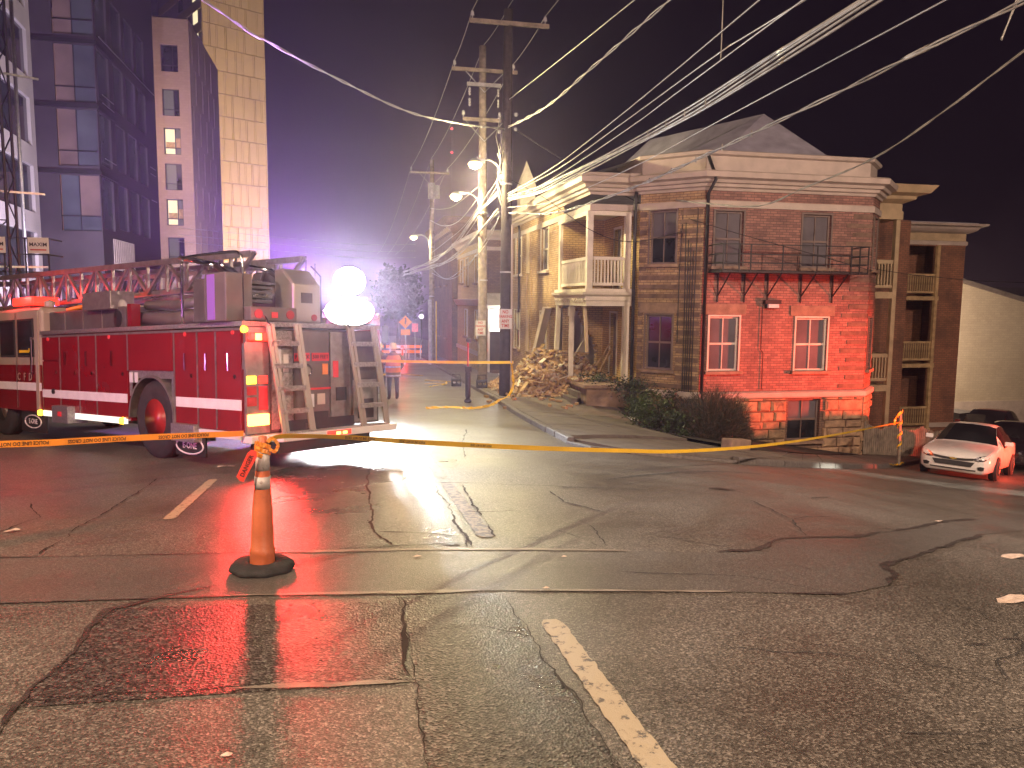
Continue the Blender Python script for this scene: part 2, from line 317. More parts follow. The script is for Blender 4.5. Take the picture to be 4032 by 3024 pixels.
        for i in range(len(us) - 1):
            for j in range(len(zs) - 1):
                um, zm = (us[i] + us[i + 1]) / 2, (zs[j] + zs[j + 1]) / 2
                if any(h[0] < um < h[1] and h[2] < zm < h[3] for h in holes): continue
                s.add([P(us[i], zs[j]), P(us[i + 1], zs[j]), P(us[i + 1], zs[j + 1]), P(us[i], zs[j + 1])], [(0, 1, 2, 3)], mi)
        for (a, b, c, e) in holes:
            q = [P(a, c), P(b, c), P(b, e), P(a, e)]; r = [P(a, c, depth), P(b, c, depth), P(b, e, depth), P(a, e, depth)]
            for k in range(4): s.add([q[k], q[(k + 1) % 4], r[(k + 1) % 4], r[k]], [(3, 2, 1, 0)], mi)
        return s
    def molding(s, path, prof, mi=0, closed=False):
        """profile of (out, z) carried along a plan path (outside on the right of travel) with mitred corners"""
        N = len(path); P = [Vector((p[0], p[1])) for p in path]; rows = []
        for k in range(N):
            ns = []
            if k > 0 or closed: d = (P[k] - P[k - 1]).normalized(); ns.append(Vector((d.y, -d.x)))
            if k < N - 1 or closed: d = (P[(k + 1) % N] - P[k]).normalized(); ns.append(Vector((d.y, -d.x)))
            m = sum(ns, Vector((0, 0))); m.normalize(); f = 1.0 / max(0.35, m.dot(ns[0]))
            rows.append([(P[k].x + m.x * f * o, P[k].y + m.y * f * o, z) for o, z in prof])
        q = len(prof)
        for k in range(N - (0 if closed else 1)):
            a, b = rows[k], rows[(k + 1) % N]
            for i in range(q - 1): s.add([a[i], b[i], b[i + 1], a[i + 1]], [(0, 1, 2, 3)], mi)
        if not closed:
            s.add(rows[0], [tuple(range(q))], mi); s.add(rows[-1], [tuple(range(q - 1, -1, -1))], mi)
        return s
    def mesh(s, name, inv=None):
        vs = [inv @ Vector(v) for v in s.v] if inv is not None else s.v
        me = D.meshes.new(name); me.from_pydata([tuple(v) for v in vs], [], s.f); 
        for p, m in zip(me.polygons, s.mi): p.material_index = m
        uv = me.uv_layers.new(name='UVMap'); dat = uv.data
        for p in me.polygons:
            n = p.normal
            t = Vector((-n.y, n.x, 0))
            if t.length < 0.35: t = Vector((1, 0, 0)); bt = Vector((0, 1, 0))
            else: t.normalize(); bt = Vector((0, 0, 1))
            for li in p.loop_indices:
                co = Vector(s.v[me.loops[li].vertex_index]); dat[li].uv = (co.dot(t), co.dot(bt))
        return me
    def build(s, name, m, parent=None, world=True, smooth=False, bevel=0.0, **kw):
        inv = wm(parent).inverted() if (parent is not None and world) else None
        me = s.mesh(name, inv)
        for q in (m if isinstance(m, (list, tuple)) else [m]): me.materials.append(q)
        if smooth:
            for p in me.polygons: p.use_smooth = True
        o = D.objects.new(name, me); COL.objects.link(o)
        if parent is not None: o.parent = parent; WM[o.name] = wm(parent)
        if bevel:
            bv = o.modifiers.new('bevel', 'BEVEL'); bv.width = bevel; bv.segments = 2; bv.limit_method = 'ANGLE'; bv.angle_limit = rad(40)
        if kw: meta(o, **kw)
        return o
def place(me, name, parent, mtx, m=None):
    """an object that shares mesh data, at mtx in the parent's world frame"""
    o = D.objects.new(name, me); COL.objects.link(o); o.parent = parent
    o.matrix_local = wm(parent).inverted() @ mtx; WM[o.name] = mtx.copy()
    return o
def text(body, size, mtx, m, name, parent=None, ext=0.001, align='CENTER', spacing=1.0, xscale=1.0):
    cu = D.curves.new(name, 'FONT'); cu.body = body; cu.size = size; cu.align_x = align; cu.align_y = 'CENTER'; cu.extrude = ext; cu.offset = size * 0.018; cu.space_character = spacing; cu.resolution_u = 2
    tmp = D.objects.new(name, cu); COL.objects.link(tmp); me = D.meshes.new_from_object(tmp.evaluated_get(bpy.context.evaluated_depsgraph_get())); D.objects.remove(tmp); D.curves.remove(cu)
    me.materials.clear(); me.materials.append(m); o = D.objects.new(name, me); COL.objects.link(o)
    mm = mtx @ Matrix.Diagonal((xscale, 1, 1, 1))
    if parent is not None: o.parent = parent; o.matrix_local = wm(parent).inverted() @ mm
    else: o.matrix_world = mm
    return o
def ltext(body, size, mtx, m, parent, xscale=1.0):
    o = text(body, size, Matrix.Identity(4), m, 'lettering'); o.parent = parent; o.matrix_local = mtx @ Matrix.Diagonal((xscale, 1, 1, 1)); return o
def frame3(o, x, y, z=None):
    """matrix with given x and y axes at origin o"""
    x = Vector(x).normalized(); y = Vector(y); y = (y - x * y.dot(x)).normalized(); z = x.cross(y)
    return Matrix(((x.x, y.x, z.x, o[0]), (x.y, y.y, z.y, o[1]), (x.z, y.z, z.z, o[2]), (0, 0, 0, 1)))
def lerp(a, b, t): return a + (b - a) * t
def resample(pts, step):
    out = [Vector(pts[0])]
    for a, b in zip(pts, pts[1:]):
        a = Vector(a); b = Vector(b); n = max(1, int((b - a).length / step))
        out += [a.lerp(b, (i + 1) / n) for i in range(n)]
    return out
def smooth_pts(pts, n=6):
    """Catmull-Rom through the points"""
    P = [Vector(p) for p in pts]; out = []
    for k in range(len(P) - 1):
        a, b, c, d = P[max(k - 1, 0)], P[k], P[k + 1], P[min(k + 2, len(P) - 1)]
        for i in range(n):
            t = i / n; out.append(0.5 * ((2 * b) + (c - a) * t + (2 * a - 5 * b + 4 * c - d) * t * t + (3 * b - a - 3 * c + d) * t ** 3))
    out.append(P[-1]); return out
# ------------------------------------------------------------------ ground, road, sidewalk
def axis_steps(cuts):
    out = []
    for a, b, s in cuts:
        n = max(1, round((b - a) / s)); out += [a + (b - a) * i / n for i in range(n)]
    return out + [cuts[-1][1]]
def grid_sheet(name, xs, ys, off, m, keep=None, **kw):
    b = B(); idx = {}
    for j, y in enumerate(ys):
        for i, x in enumerate(xs): b.v.append((x, y, gz(x, y) + off))
    W = len(xs)
    for j in range(len(ys) - 1):
        for i in range(W - 1):
            if keep and not keep((xs[i] + xs[i + 1]) / 2, (ys[j] + ys[j + 1]) / 2): continue
            b.f.append((j * W + i, j * W + i + 1, (j + 1) * W + i + 1, (j + 1) * W + i)); b.mi.append(0)
    return b.build(name, m, smooth=True, **kw)
grid_sheet('ground', axis_steps([(-600, -60, 60), (-60, 60, 4), (60, 600, 60)]), axis_steps([(-300, -40, 40), (-40, 80, 4), (80, 900, 60)]), -0.30, M['earth'],
           label='dark bare earth spreading under the street and houses', kind='structure')
grid_sheet('road', axis_steps([(-40, -10, 2), (-10, 10, 0.25), (10, 40, 1)]), axis_steps([(-30, 0, 2), (0, 22, 0.25), (22, 40, 1), (40, 140, 4)]), 0.0, M['asphalt'],
           label='worn cracked asphalt street running downhill', kind='structure')
def strip(name, A, Bp, off, m, across=3, step=0.2, **kw):
    """sheet between two ground polylines"""
    def par(P, n):
        P = [Vector((p[0], p[1], 0)) for p in P]; L = [0]
        for a, b in zip(P, P[1:]): L.append(L[-1] + (b - a).length)
        out = []
        for i in range(n + 1):
            t = L[-1] * i / n; k = 0
            while k < len(P) - 2 and L[k + 1] < t: k += 1
            out.append(P[k].lerp(P[k + 1], (t - L[k]) / max(1e-6, L[k + 1] - L[k])))
        return out, L[-1]
    _, l1 = par(A, 1); n = max(2, int(l1 / step)); a, _ = par(A, n); c, _ = par(Bp, n); b = B()
    for p, q in zip(a, c):
        for i in range(across + 1):
            r = p.lerp(q, i / across); b.v.append((r.x, r.y, gz(r.x, r.y) + off))
    w = across + 1
    for k in range(n):
        for i in range(across): b.f.append((k * w + i, k * w + i + 1, (k + 1) * w + i + 1, (k + 1) * w + i)); b.mi.append(0)
    return b.build(name, m, **kw)
def ribbon(pts, width, off, b=None, jit=0.0, step=0.07, taper=True):
    """irregular band along ground points, added to a builder"""
    b = b or B(); P = resample([(p[0], p[1], 0) for p in pts], step); k0 = len(b.v); N = len(P)
    oct_ = [[random.uniform(-1, 1) for _ in range(N + 3)] for _ in range(4)]
    def fr(k, o0):
        v = 0
        for i, per in enumerate((9, 4, 2, 1)):
            q = k / per; j = int(q); v += lerp(oct_[(i + o0) % 4][j], oct_[(i + o0) % 4][j + 1], q - j) * (1.0, .6, .45, .3)[i]
        return v
    for k, p in enumerate(P):
        d = (P[min(k + 1, N - 1)] - P[max(0, k - 1)]).normalized(); nr = Vector((-d.y, d.x, 0))
        w = width * max(0.18, 0.9 + 0.75 * fr(k, 2)) * (min(1, k / 3 + 0.15, (N - 1 - k) / 3 + 0.15) if taper else 1)
        o = jit * 1.5 * fr(k, 0) * min(1, k / 2, (N - 1 - k) / 2)
        for s in (-1, 1):
            q = p + nr * (o + s * w / 2); b.v.append((q.x, q.y, gz(q.x, q.y) + off))
    for k in range(N - 1): b.f.append((k0 + 2 * k, k0 + 2 * k + 1, k0 + 2 * k + 3, k0 + 2 * k + 2)); b.mi.append(0)
    return b
TR_T = [(-9, 7.4), (-2.73, 6.6), (-1.67, 6.45), (-0.81, 6.32), (0.25, 6.16), (1.25, 5.97), (1.91, 5.82), (2.53, 5.67), (3.1, 5.58), (3.3, 5.64), (3.77, 6.08), (4.15, 6.16), (4.63, 6.22), (5.25, 6.56), (6.35, 7.35), (8.16, 8.54), (11.82, 11.34)]
TR_B = [(-9, 6.3), (-2.23, 5.35), (-1.38, 5.25), (-0.67, 5.17), (0.32, 5.02), (0.97, 4.92), (1.94, 4.71), (2.69, 4.57), (2.85, 4.5), (3.29, 4.47), (3.74, 4.64), (4.03, 4.94), (4.09, 5.13), (4.56, 5.46), (5.51, 6.07), (6.8, 7.03), (12.4, 10.4)]
strip('trench_patch', TR_T, TR_B, 0.004, M['asphalt_patch'], 6, label='smooth grey trench patch crossing the street', kind='structure')
strip('coarse_asphalt_patch', [(0.31, 4.98), (0.3, 3.9), (0.27, 3.46), (0.27, 2.8), (0.27, 0.5)], [(0.97, 4.86), (0.97, 3.82), (1.0, 3.35), (1.0, 2.65), (1.0, 0.5)], 0.004, M['asphalt_dark'], 4,
      label='dark coarse asphalt strip beside the cream lane line', kind='structure')
strip('dark_asphalt_patch', [(-1.48, 5.10), (-1.52, 3.70)], [(0.29, 4.83), (0.26, 3.60)], 0.004, M['asphalt_dark'], 10, label='dark square asphalt patch in front of the traffic post', kind='structure')
wy = [6.3 + 0.35 * k for k in range(24)]
strip('damp_patch', [(-1.05 + 0.25 * math.sin(y * 2.3) + random.uniform(-.12, .12), y) for y in wy], [(1.02 + 0.05 * (y - 6) + 0.22 * math.sin(y * 1.7 + 1) + random.uniform(-.1, .1), y) for y in wy], 0.003, M['asphalt_wet'], 9, label='damp shiny asphalt between the truck tail and the trench patch', kind='structure')
b = B()
ribbon(TR_T[:5], 0.022, 0.007, b, 0.006); ribbon(TR_B[:4], 0.022, 0.007, b, 0.006)
ribbon([(-0.89, 5.45), (-1.49, 5.05), (-1.5, 4.43), (-1.49, 3.95), (-1.48, 3.3)], 0.034, 0.009, b, 0.02)
for c in ([(2.9, 5.61), (3.3, 5.64), (3.77, 6.08), (4.15, 6.16), (4.63, 6.22), (5.25, 6.56), (6.35, 7.35), (8.16, 8.54)], [(2.69, 4.57), (2.85, 4.5), (3.29, 4.47)], [(3.74, 4.64), (4.03, 4.94), (4.09, 5.13), (4.56, 5.46), (5.51, 6.07), (6.8, 7.03)]):
    ribbon(c, 0.05, 0.008, b, 0.02)
for x, y, r in ((3.43, 3.51, 0.05), (3.72, 3.57, 0.06), (0.37, 6.27, 0.05), (0.83, 6.25, 0.07), (1.55, 6.3, 0.04), (4.6, 8.8, 0.12)):
    ribbon([(x - r * 1.5, y + r * .2), (x + r * 1.5, y - r * .2)], r * 1.1, 0.010, b, 0.01, 0.04)
b.build('tar_seal', M['tar'], label='black tar sealing along the pavement seams', kind='structure')
b = B()
ribbon([(-0.6, 6.28), (0.25, 6.16), (1.25, 5.97), (1.91, 5.82), (2.2, 5.75)], 0.045, 0.009, b, 0.005, taper=True)
ribbon([(-0.9, 5.2), (0.32, 5.02), (0.93, 4.93)], 0.04, 0.009, b, 0.004); ribbon([(1.0, 4.915), (1.94, 4.71), (2.5, 4.6)], 0.03, 0.009, b, 0.004)
ribbon([(-0.6, 3.70), (-0.2, 3.66), (0.26, 3.59)], 0.035, 0.009, b, 0.012)
b.build('shine_painted_seam', M['seal'], label='tar seams along the trench edges with their shine painted pale', kind='structure')
CRACKS = [[(-2.44, 10.54), (-2.45, 9.16), (-2.48, 7.74), (-2.46, 6.63)], [(-2.11, 5.06), (-1.48, 5.23), (-0.89, 5.45)], [(-1.58, 3.73), (-1.1, 3.76), (-0.47, 3.68), (0.27, 3.59)],
  [(1.95, 3.69), (2.16, 3.63), (2.22, 3.57), (2.47, 3.51), (2.7, 3.36)], [(2.96, 3.54), (2.9, 3.28), (3.04, 3.18), (3.13, 2.93)], [(3.74, 4.45), (3.74, 4.25), (3.93, 4.06), (3.88, 3.87)],
  [(3.91, 3.69), (3.78, 3.63), (3.73, 3.52), (3.6, 3.42), (3.38, 3.3), (3.14, 3.03)], [(2.22, 2.68), (2.35, 2.65), (2.52, 2.61), (2.63, 2.62), (2.9, 2.62)], [(2.39, 2.58), (2.48, 2.55), (2.61, 2.56), (2.8, 2.5)],
  [(2.67, 6.22), (2.9, 5.9), (3.17, 5.64)], [(4.42, 6.99), (4.25, 6.59), (4.08, 6.18)], [(3.33, 5.25), (3.45, 4.85), (3.42, 4.58)], [(5.71, 8.6), (6.19, 8.93), (6.54, 8.69)], [(4.54, 8.03), (4.42, 6.99), (5.07, 7.25)],
  [(4.21, 9.9), (5.17, 10.62), (6.51, 11.18)], [(-0.91, 10.02), (0.04, 9.68), (0.97, 9.39), (1.87, 9.06), (2.74, 8.71), (3.51, 8.55)], [(0.24, 11.08), (0.18, 9.9), (0.19, 6.82), (0.32, 6.31)], [(1.32, 9.15), (1.25, 8.04), (1.26, 7.24), (1.22, 6.43)],
  [(1.79, 6.57), (1.96, 6.21), (2.03, 5.89)], [(2.26, 8.54), (2.23, 7.87), (2.51, 7.25)], [(0.97, 9.39), (0.99, 8.22), (0.96, 6.1)], [(1.11, 7.54), (1.34, 7.44), (1.66, 7.49)], [(0.46, 4.0), (0.59, 4.0), (0.69, 3.88)], [(0.44, 4.27), (0.7, 4.29), (0.97, 4.05)],
  [(3.03, 9.19), (3.82, 9.69), (5.37, 10.68)], [(2.12, 7.09), (2.19, 6.6), (2.07, 5.96)], [(0.2, 6.82), (0.57, 6.69), (0.94, 6.49), (0.92, 6.11)], [(-0.85, 11.45), (-0.43, 11.94), (0.44, 12.26)], [(1.9, 5.2), (2.8, 4.9), (3.4, 4.3)],
  [(-3.4, 9.0), (-3.0, 8.2), (-3.2, 7.4)], [(1.7, 11.5), (2.0, 13.8), (2.4, 16.0)], [(2.9, 12.0), (2.2, 12.6), (1.4, 12.9)], [(0.28, 5.0), (0.3, 3.9), (0.26, 2.8), (0.26, 1.2)], [(0.97, 4.86), (0.97, 3.82), (1.0, 2.65), (1.0, 1.2)], [(1.7, 2.9), (1.75, 2.5), (2.0, 2.2)]]
b = B()
for c in CRACKS: ribbon(c, 0.007 if c[0][1] < 5.5 else (0.012 if c[0][1] < 8 else 0.018), 0.0085, b, 0.014, 0.04)
ribbon([(0.29, 4.95), (0.31, 4.3), (0.28, 3.6)], 0.018, 0.0095, b, 0.02)
b.build('pavement_crack', M['crack'], label='meandering dark cracks in the old asphalt', kind='structure')
# painted lines
def rough_line(name, x0, y0, x1, y1, w, m, label):
    b = B(); n = max(4, int(abs(y1 - y0) / 0.05)); 
    for k in range(n + 1):
        t = k / n; x = lerp(x0, x1, t); y = lerp(y0, y1, t); e = min(1, k / 2 + .6, (n - k) / 2 + .6) * w / 2
        for s in (-1, 1):
            xx = x + s * e * (1 + (random.random() - .6) * 0.22); b.v.append((xx, y, gz(xx, y) + 0.0065))
    for k in range(n): b.f.append((2 * k, 2 * k + 1, 2 * k + 3, 2 * k + 2)); b.mi.append(0)
    return b.build(name, m, label=label, kind='structure')
rough_line('lane_line', 1.15, 4.30, 1.13, 0.8, 0.135, M['paint'], 'worn cream lane line beside the dark asphalt strip')
rough_line('lane_line', 1.14, 9.35, 1.14, 6.42, 0.15, M['paint_faint'], 'faded cream lane line just beyond the trench patch')
rough_line('lane_line', 1.16, 19.0, 1.14, 9.7, 0.16, M['paint_far'], 'long dusty lane line running downhill past the fire truck')
rough_line('lane_line', -1.74, 10.25, -1.75, 7.82, 0.12, M['paint'], 'single cream lane dash behind the traffic post')
# kerb stones and sidewalk slabs
KERB = [(4.8, 70), (4.8, 46), (4.7, 34), (4.45, 21.5), (3.98, 14.8), (3.9, 13.6), (4.1, 12.75), (4.7, 12.35), (5.7, 12.38), (7.0, 12.8), (8.5, 13.7), (15.2, 18.9), (27, 28.1)]
kerb = D.objects.new('kerb', None); COL.objects.link(kerb); meta(kerb, 'worn granite kerb round the street corner', kind='structure')
P = resample([(p[0], p[1], 0) for p in KERB], 0.95)
for a, c in zip(P, P[1:]):
    if a.y > 62: continue
    d = (c - a); L = d.length; d.normalize(); nr = Vector((d.y, -d.x, 0)) * -1
    inn = Vector((-d.y, d.x, 0)); inn = inn if True else inn
    # the walk lies on the left hand of travel down the street, so inward is +x / +y side
    j = random.uniform(-0.012, 0.012); b = B(); g0 = 0.014 / L
    hgt = 0.12 if not (a.y < 14.2 and a.x < 6.5) else 0.05
    rows = []
    for t in (g0, 0.5, 1 - g0):
        q = a.lerp(c, t)
        for o, z in ((0 + j, -0.15), (0.02 + j, hgt - 0.02), (0.04 + j, hgt), (0.16 + j, hgt), (0.16 + j, -0.15)):
            r = q + inn * o; rows.append((r.x, r.y, gz(r.x, r.y) + z))
    b.v = rows
    for k in range(2):
        for i in range(4): b.f.append((k * 5 + i, k * 5 + i + 1, (k + 1) * 5 + i + 1, (k + 1) * 5 + i)); b.mi.append(0)
    b.f += [(0, 1, 2, 3, 4), (14, 13, 12, 11, 10)]; b.mi += [0, 0]
    b.build('kerb_stone', M['granite'], kerb, world=False)
WALKP = [((4.98, 70), (6.45, 70)), ((4.98, 47), (6.45, 47)), ((4.92, 38), (6.5, 38)), ((4.87, 34), (7.15, 34.4)), ((4.75, 28), (7.15, 28)), ((4.68, 24), (8.15, 25.4)), ((4.58, 20.5), (8.15, 21.8)), ((4.27, 16.5), (7.95, 19)),
         ((4.1, 14), (8.0, 17.2)), ((4.75, 12.57), (8.5, 16.7)), ((5.7, 12.57), (9.4, 16.4)), ((6.95, 12.98), (10.0, 16.85)), ((8.4, 13.85), (11, 17.6)), ((15.1, 19.05), (15.6, 20.95)), ((18.5, 21.75), (17.9, 22.0)), ((27, 28.4), (26, 29.5))]
walk = D.objects.new('sidewalk', None); COL.objects.link(walk); meta(walk, 'brownish concrete sidewalk round the brick house', kind='structure')
def slab(q, hgt):
    b = B(); n = 3
    cx = sum(p.x for p in q) / 4; cy_ = sum(p.y for p in q) / 4; c = Vector((cx, cy_, 0)); j = random.uniform(-0.006, 0.006)
    qq = [c + (p - c) * (1 - 0.010 / max(0.3, (p - c).length)) for p in q]
    for v in range(n + 1):
        for u in range(n + 1):
            p = qq[0].lerp(qq[1], u / n).lerp(qq[3].lerp(qq[2], u / n), v / n); b.v.append((p.x, p.y, gz(p.x, p.y) + hgt + j))
    for v in range(n):
        for u in range(n): b.f.append((v * 4 + u, v * 4 + u + 1, v * 4 + u + 5, v * 4 + u + 4)); b.mi.append(0)
    rim = [0, 1, 2, 3, 7, 11, 15, 14, 13, 12, 8, 4]; k0 = len(b.v)
    for i in rim: x, y, z = b.v[i]; b.v.append((x, y, z - 0.2))
    for i in range(12): b.f.append((rim[(i + 1) % 12], rim[i], k0 + i, k0 + (i + 1) % 12)); b.mi.append(0)
    b.build('slab', M['concrete'], walk, world=False)
for k in range(1, len(WALKP) - 1):
    (a0, a1), (c0, c1) = WALKP[k], WALKP[k + 1]
    A0, A1, C0, C1 = [Vector((p[0], p[1], 0)) for p in (a0, a1, c0, c1)]
    n = max(1, round(max((C0 - A0).length, (C1 - A1).length) / 1.5)); w = max((A1 - A0).length, (C1 - C0).length); m_ = 2 if w > 2.6 else 1
    corner = 8 <= k <= 9
    for i in range(n):
        L0, L1 = A0.lerp(C0, i / n), A0.lerp(C0, (i + 1) / n); R0, R1 = A1.lerp(C1, i / n), A1.lerp(C1, (i + 1) / n)
        for s in range(m_):
            slab([L0.lerp(R0, s / m_), L0.lerp(R0, (s + 1) / m_), L1.lerp(R1, (s + 1) / m_), L1.lerp(R1, s / m_)], 0.055 if corner else 0.12)
# bed of soil at the house corner, closed underside of the walk
strip('planting_bed', [(8.2, 26.2), (8.2, 21.8), (7.98, 19), (8.02, 17.2), (8.5, 16.7), (9.4, 16.4), (11, 17.6), (15.5, 20.9)], [(9.2, 24.5), (9.4, 23), (9.8, 21.9), (10.2, 21.3), (10.6, 21.1), (11.2, 21.2), (12.5, 21.2), (15.4, 21.2)], 0.135, M['soil'], 5, label='dark planting bed at the corner of the brick house', kind='structure')
# ------------------------------------------------------------------ house helpers
def axes(p0, p1):
    p0 = Vector((p0[0], p0[1], 0)); p1 = Vector((p1[0], p1[1], 0)); d = (p1 - p0).normalized(); n = Vector((d.y, -d.x, 0))
    R = Matrix((d, -n, Vector((0, 0, 1)))).transposed()
    return p0, d, n, R
def win(parent, p0, p1, u0, u1, z0, z1, glass=None, fm=None, inset=0.10, casing=0.05, sill=True, cols=2, rows=2, lintel=None, sm=None, gl2=None):
    """sash window: frame with muntins, separate panes, sill and lintel"""
    p0, d, n, R = axes(p0, p1); fm = fm or M['frame']; glass = glass or M['glass']
    P = lambda u, o, z: p0 + d * u + n * o + Vector((0, 0, z))
    b = B(); f = 0.055
    def bx(ua, ub, za, zb, oc, th): b.obox(P((ua + ub) / 2, oc, (za + zb) / 2), (ub - ua, th, zb - za), R)
    bx(u0, u0 + f, z0, z1, -inset, 0.07); bx(u1 - f, u1, z0, z1, -inset, 0.07); bx(u0 + f, u1 - f, z1 - f, z1, -inset, 0.07); bx(u0 + f, u1 - f, z0, z0 + f, -inset, 0.07)
    for r in range(1, rows): zc = lerp(z0, z1, r / rows); bx(u0 + f, u1 - f, zc - 0.03, zc + 0.03, -inset, 0.065)
    for c in range(1, cols): uc = lerp(u0, u1, c / cols); bx(uc - 0.013, uc + 0.013, z0 + f, z1 - f, -inset, 0.05)
    if casing:
        bx(u0 - casing, u0 - 0.002, z0, z1 + casing, 0.014, 0.04); bx(u1 + 0.002, u1 + casing, z0, z1 + casing, 0.014, 0.04); bx(u0, u1, z1 + 0.002, z1 + casing, 0.014, 0.04)
    w = b.build('window', fm, parent)
    for r in range(rows):
        for c in range(cols):
            ua, ub = lerp(u0 + f, u1 - f, c / cols), lerp(u0 + f, u1 - f, (c + 1) / cols); za, zb = lerp(z0 + f, z1 - f, r / rows), lerp(z0 + f, z1 - f, (r + 1) / rows)
            g = (gl2 if (gl2 and r == 0) else glass)
            B().obox(P((ua + ub) / 2, -inset - 0.012 - 0.008 * (r == rows - 1), (za + zb) / 2), (ub - ua, 0.008, zb - za), R).build('pane', g, w)
    if sill: B().obox(P((u0 + u1) / 2, 0.03, z0 - 0.05), (u1 - u0 + 0.24, 0.20, 0.09), R).build('sill', sm or M['lintel'], w)
    if lintel: B().obox(P((u0 + u1) / 2, 0.008, z1 + casing + 0.01 + lintel / 2), (u1 - u0 + 0.42, 0.05, lintel), R).build('lintel', M['lintel'], w)
    return w
def bands(parent, p0, p1, z0, z1, step, hgt, m, skip=(), u0=0.0, u1=None, alt=0.0, name='stone_band', out=0.018):
    """flat courses of stone on a wall face, broken at openings"""
    P0 = Vector((p0[0], p0[1], 0)); L = (Vector((p1[0], p1[1], 0)) - P0).length; u1 = L if u1 is None else u1
    P0, d, n, R = axes(p0, p1); z = z0; k = 0
    while z < z1:
        segs = [(u0 + (alt if k % 2 else 0), u1)]
        for a, b_, c, e in skip:
            if z + hgt > c and z < e:
                segs = [q for (s, t) in segs for q in ((s, min(t, a)), (max(s, b_), t)) if q[1] - q[0] > 0.06]
        for s, t in segs:
            B().obox(P0 + d * ((s + t) / 2) + n * (out / 2) + Vector((0, 0, z + hgt / 2)), (t - s, out, hgt), R).build(name, m, parent)
        z += step; k += 1
def balusters(parent, a, c, z0, z1, n, m, w=0.035):
    a = Vector(a); c = Vector(c); me = B().box(-w / 2, -w / 2, 0, w / 2, w / 2, z1 - z0).mesh('baluster'); me.materials.append(m)
    for i in range(n):
        p = a.lerp(c, (i + 0.5) / n); place(me, 'baluster', parent, Matrix.Translation((p.x, p.y, z0)))

# ------------------------------------------------------------------ corner house of brick with the collapsed porch
H = empty('brick_house', (11.5, 25.5, -2.0), 'two storey brick corner house with a collapsed porch and red lit wall', 'house')
NW, PW, PI, CH0, CH1, SE, CE = (7.2, 34.4), (7.2, 22.75), (8.65, 22.75), (8.65, 22.41), (10.06, 21.0), (15.55, 21.0), (16.5, 21.95)
b = B()
wh = [(0.94, 2.0, 2.72, 4.33), (5.47, 6.58, 2.72, 4.33), (0.69, 1.78, -0.5, 1.17), (5.44, 6.40, -0.47, 1.17), (6.95, 8.6, -1.9, 1.35)]
b.wall(NW, (7.2, 25.8), -2.3, 4.9, wh, 0.25)
b.build('wall', M['brick_tan'], H, label='tan brick street wall with a hole torn in its foot')
b = B(); b.wall((7.2, 25.8), (8.65, 25.8), 1.45, 4.4)
z = -1.0                                                   # torn end of the lower porch wall, course by course
while z < 1.45:
    edge = 7.75 + 0.72 * ss(1.4, -0.2, z) + random.uniform(-0.07, 0.07)
    b.box(edge, 25.8, z, 8.65, 26.02, z + 0.072); b.box(edge + 0.02, 25.81, z + 0.07, 8.65, 26.0, z + 0.084); z += 0.084
b.build('porch_wall', M['brick_yel'], H, label='yellow brick porch wall broken into steps')
B().wall((8.65, 25.8), (8.65, 22.41), -1.1, 4.4, [(0.86, 1.5, -0.95, 1.2), (1.1, 1.75, 1.98, 3.95)], 0.12).build('porch_back_wall', M['brick_yel'], H)
for u0, u1, z0, z1 in ((0.86, 1.5, -0.95, 1.2), (1.1, 1.75, 1.98, 3.95)):
    o = B().box(8.76, 25.8 - u1, z0, 8.80, 25.8 - u0, z1).build('door', M['frame'], H)
    B().box(8.752, 25.8 - u1 + 0.1, lerp(z0, z1, .45), 8.762, 25.8 - u0 - 0.1, z1 - 0.12).build('pane', M['glass_blind'], o)
    b = B()
    for q in ((25.8 - u1 - 0.07, 25.8 - u1), (25.8 - u0, 25.8 - u0 + 0.07)): b.box(8.63, q[0], z0, 8.67, q[1], z1 + 0.07)
    b.box(8.63, 25.8 - u1, z1, 8.67, 25.8 - u0, z1 + 0.07); b.build('door_casing', M['trim_w'], o)
cw = [(0.33, 1.16, 2.72, 4.3), (0.27, 1.12, -0.45, 1.2)]
B().wall(CH0, CH1, -2.4, 4.84, cw).build('bay_wall', M['brick_tan'], H, label='bay wall of tan brick with dark stone stripes')
swn = [(0.33, 1.23, 2.65, 4.23), (3.15, 4.09, 2.64, 4.21), (0.27, 1.22, -0.43, 1.18), (3.09, 4.15, -0.45, 1.15)]
B().wall(CH1, SE, -1.25, 4.84, swn).build('side_wall', M['brick'], H, label='red brick side wall facing the crossing')
B().wall(SE, CE, -1.25, 4.84, [(0.35, 1.0, 2.65, 4.2), (0.35, 1.0, -0.45, 1.15)]).wall(CE, (16.5, 30), -3.8, 4.84).wall((16.5, 34.4), NW, -2.3, 4.84).build('rear_wall', M['brick'], H)
bw = [(2.96, 4.05, -2.6, -1.32)]
B().wall(CH1, SE, -3.9, -1.25, bw, 0.22).wall(SE, CE, -4.0, -1.25).build('basement_wall', M['brick_dark'], H)
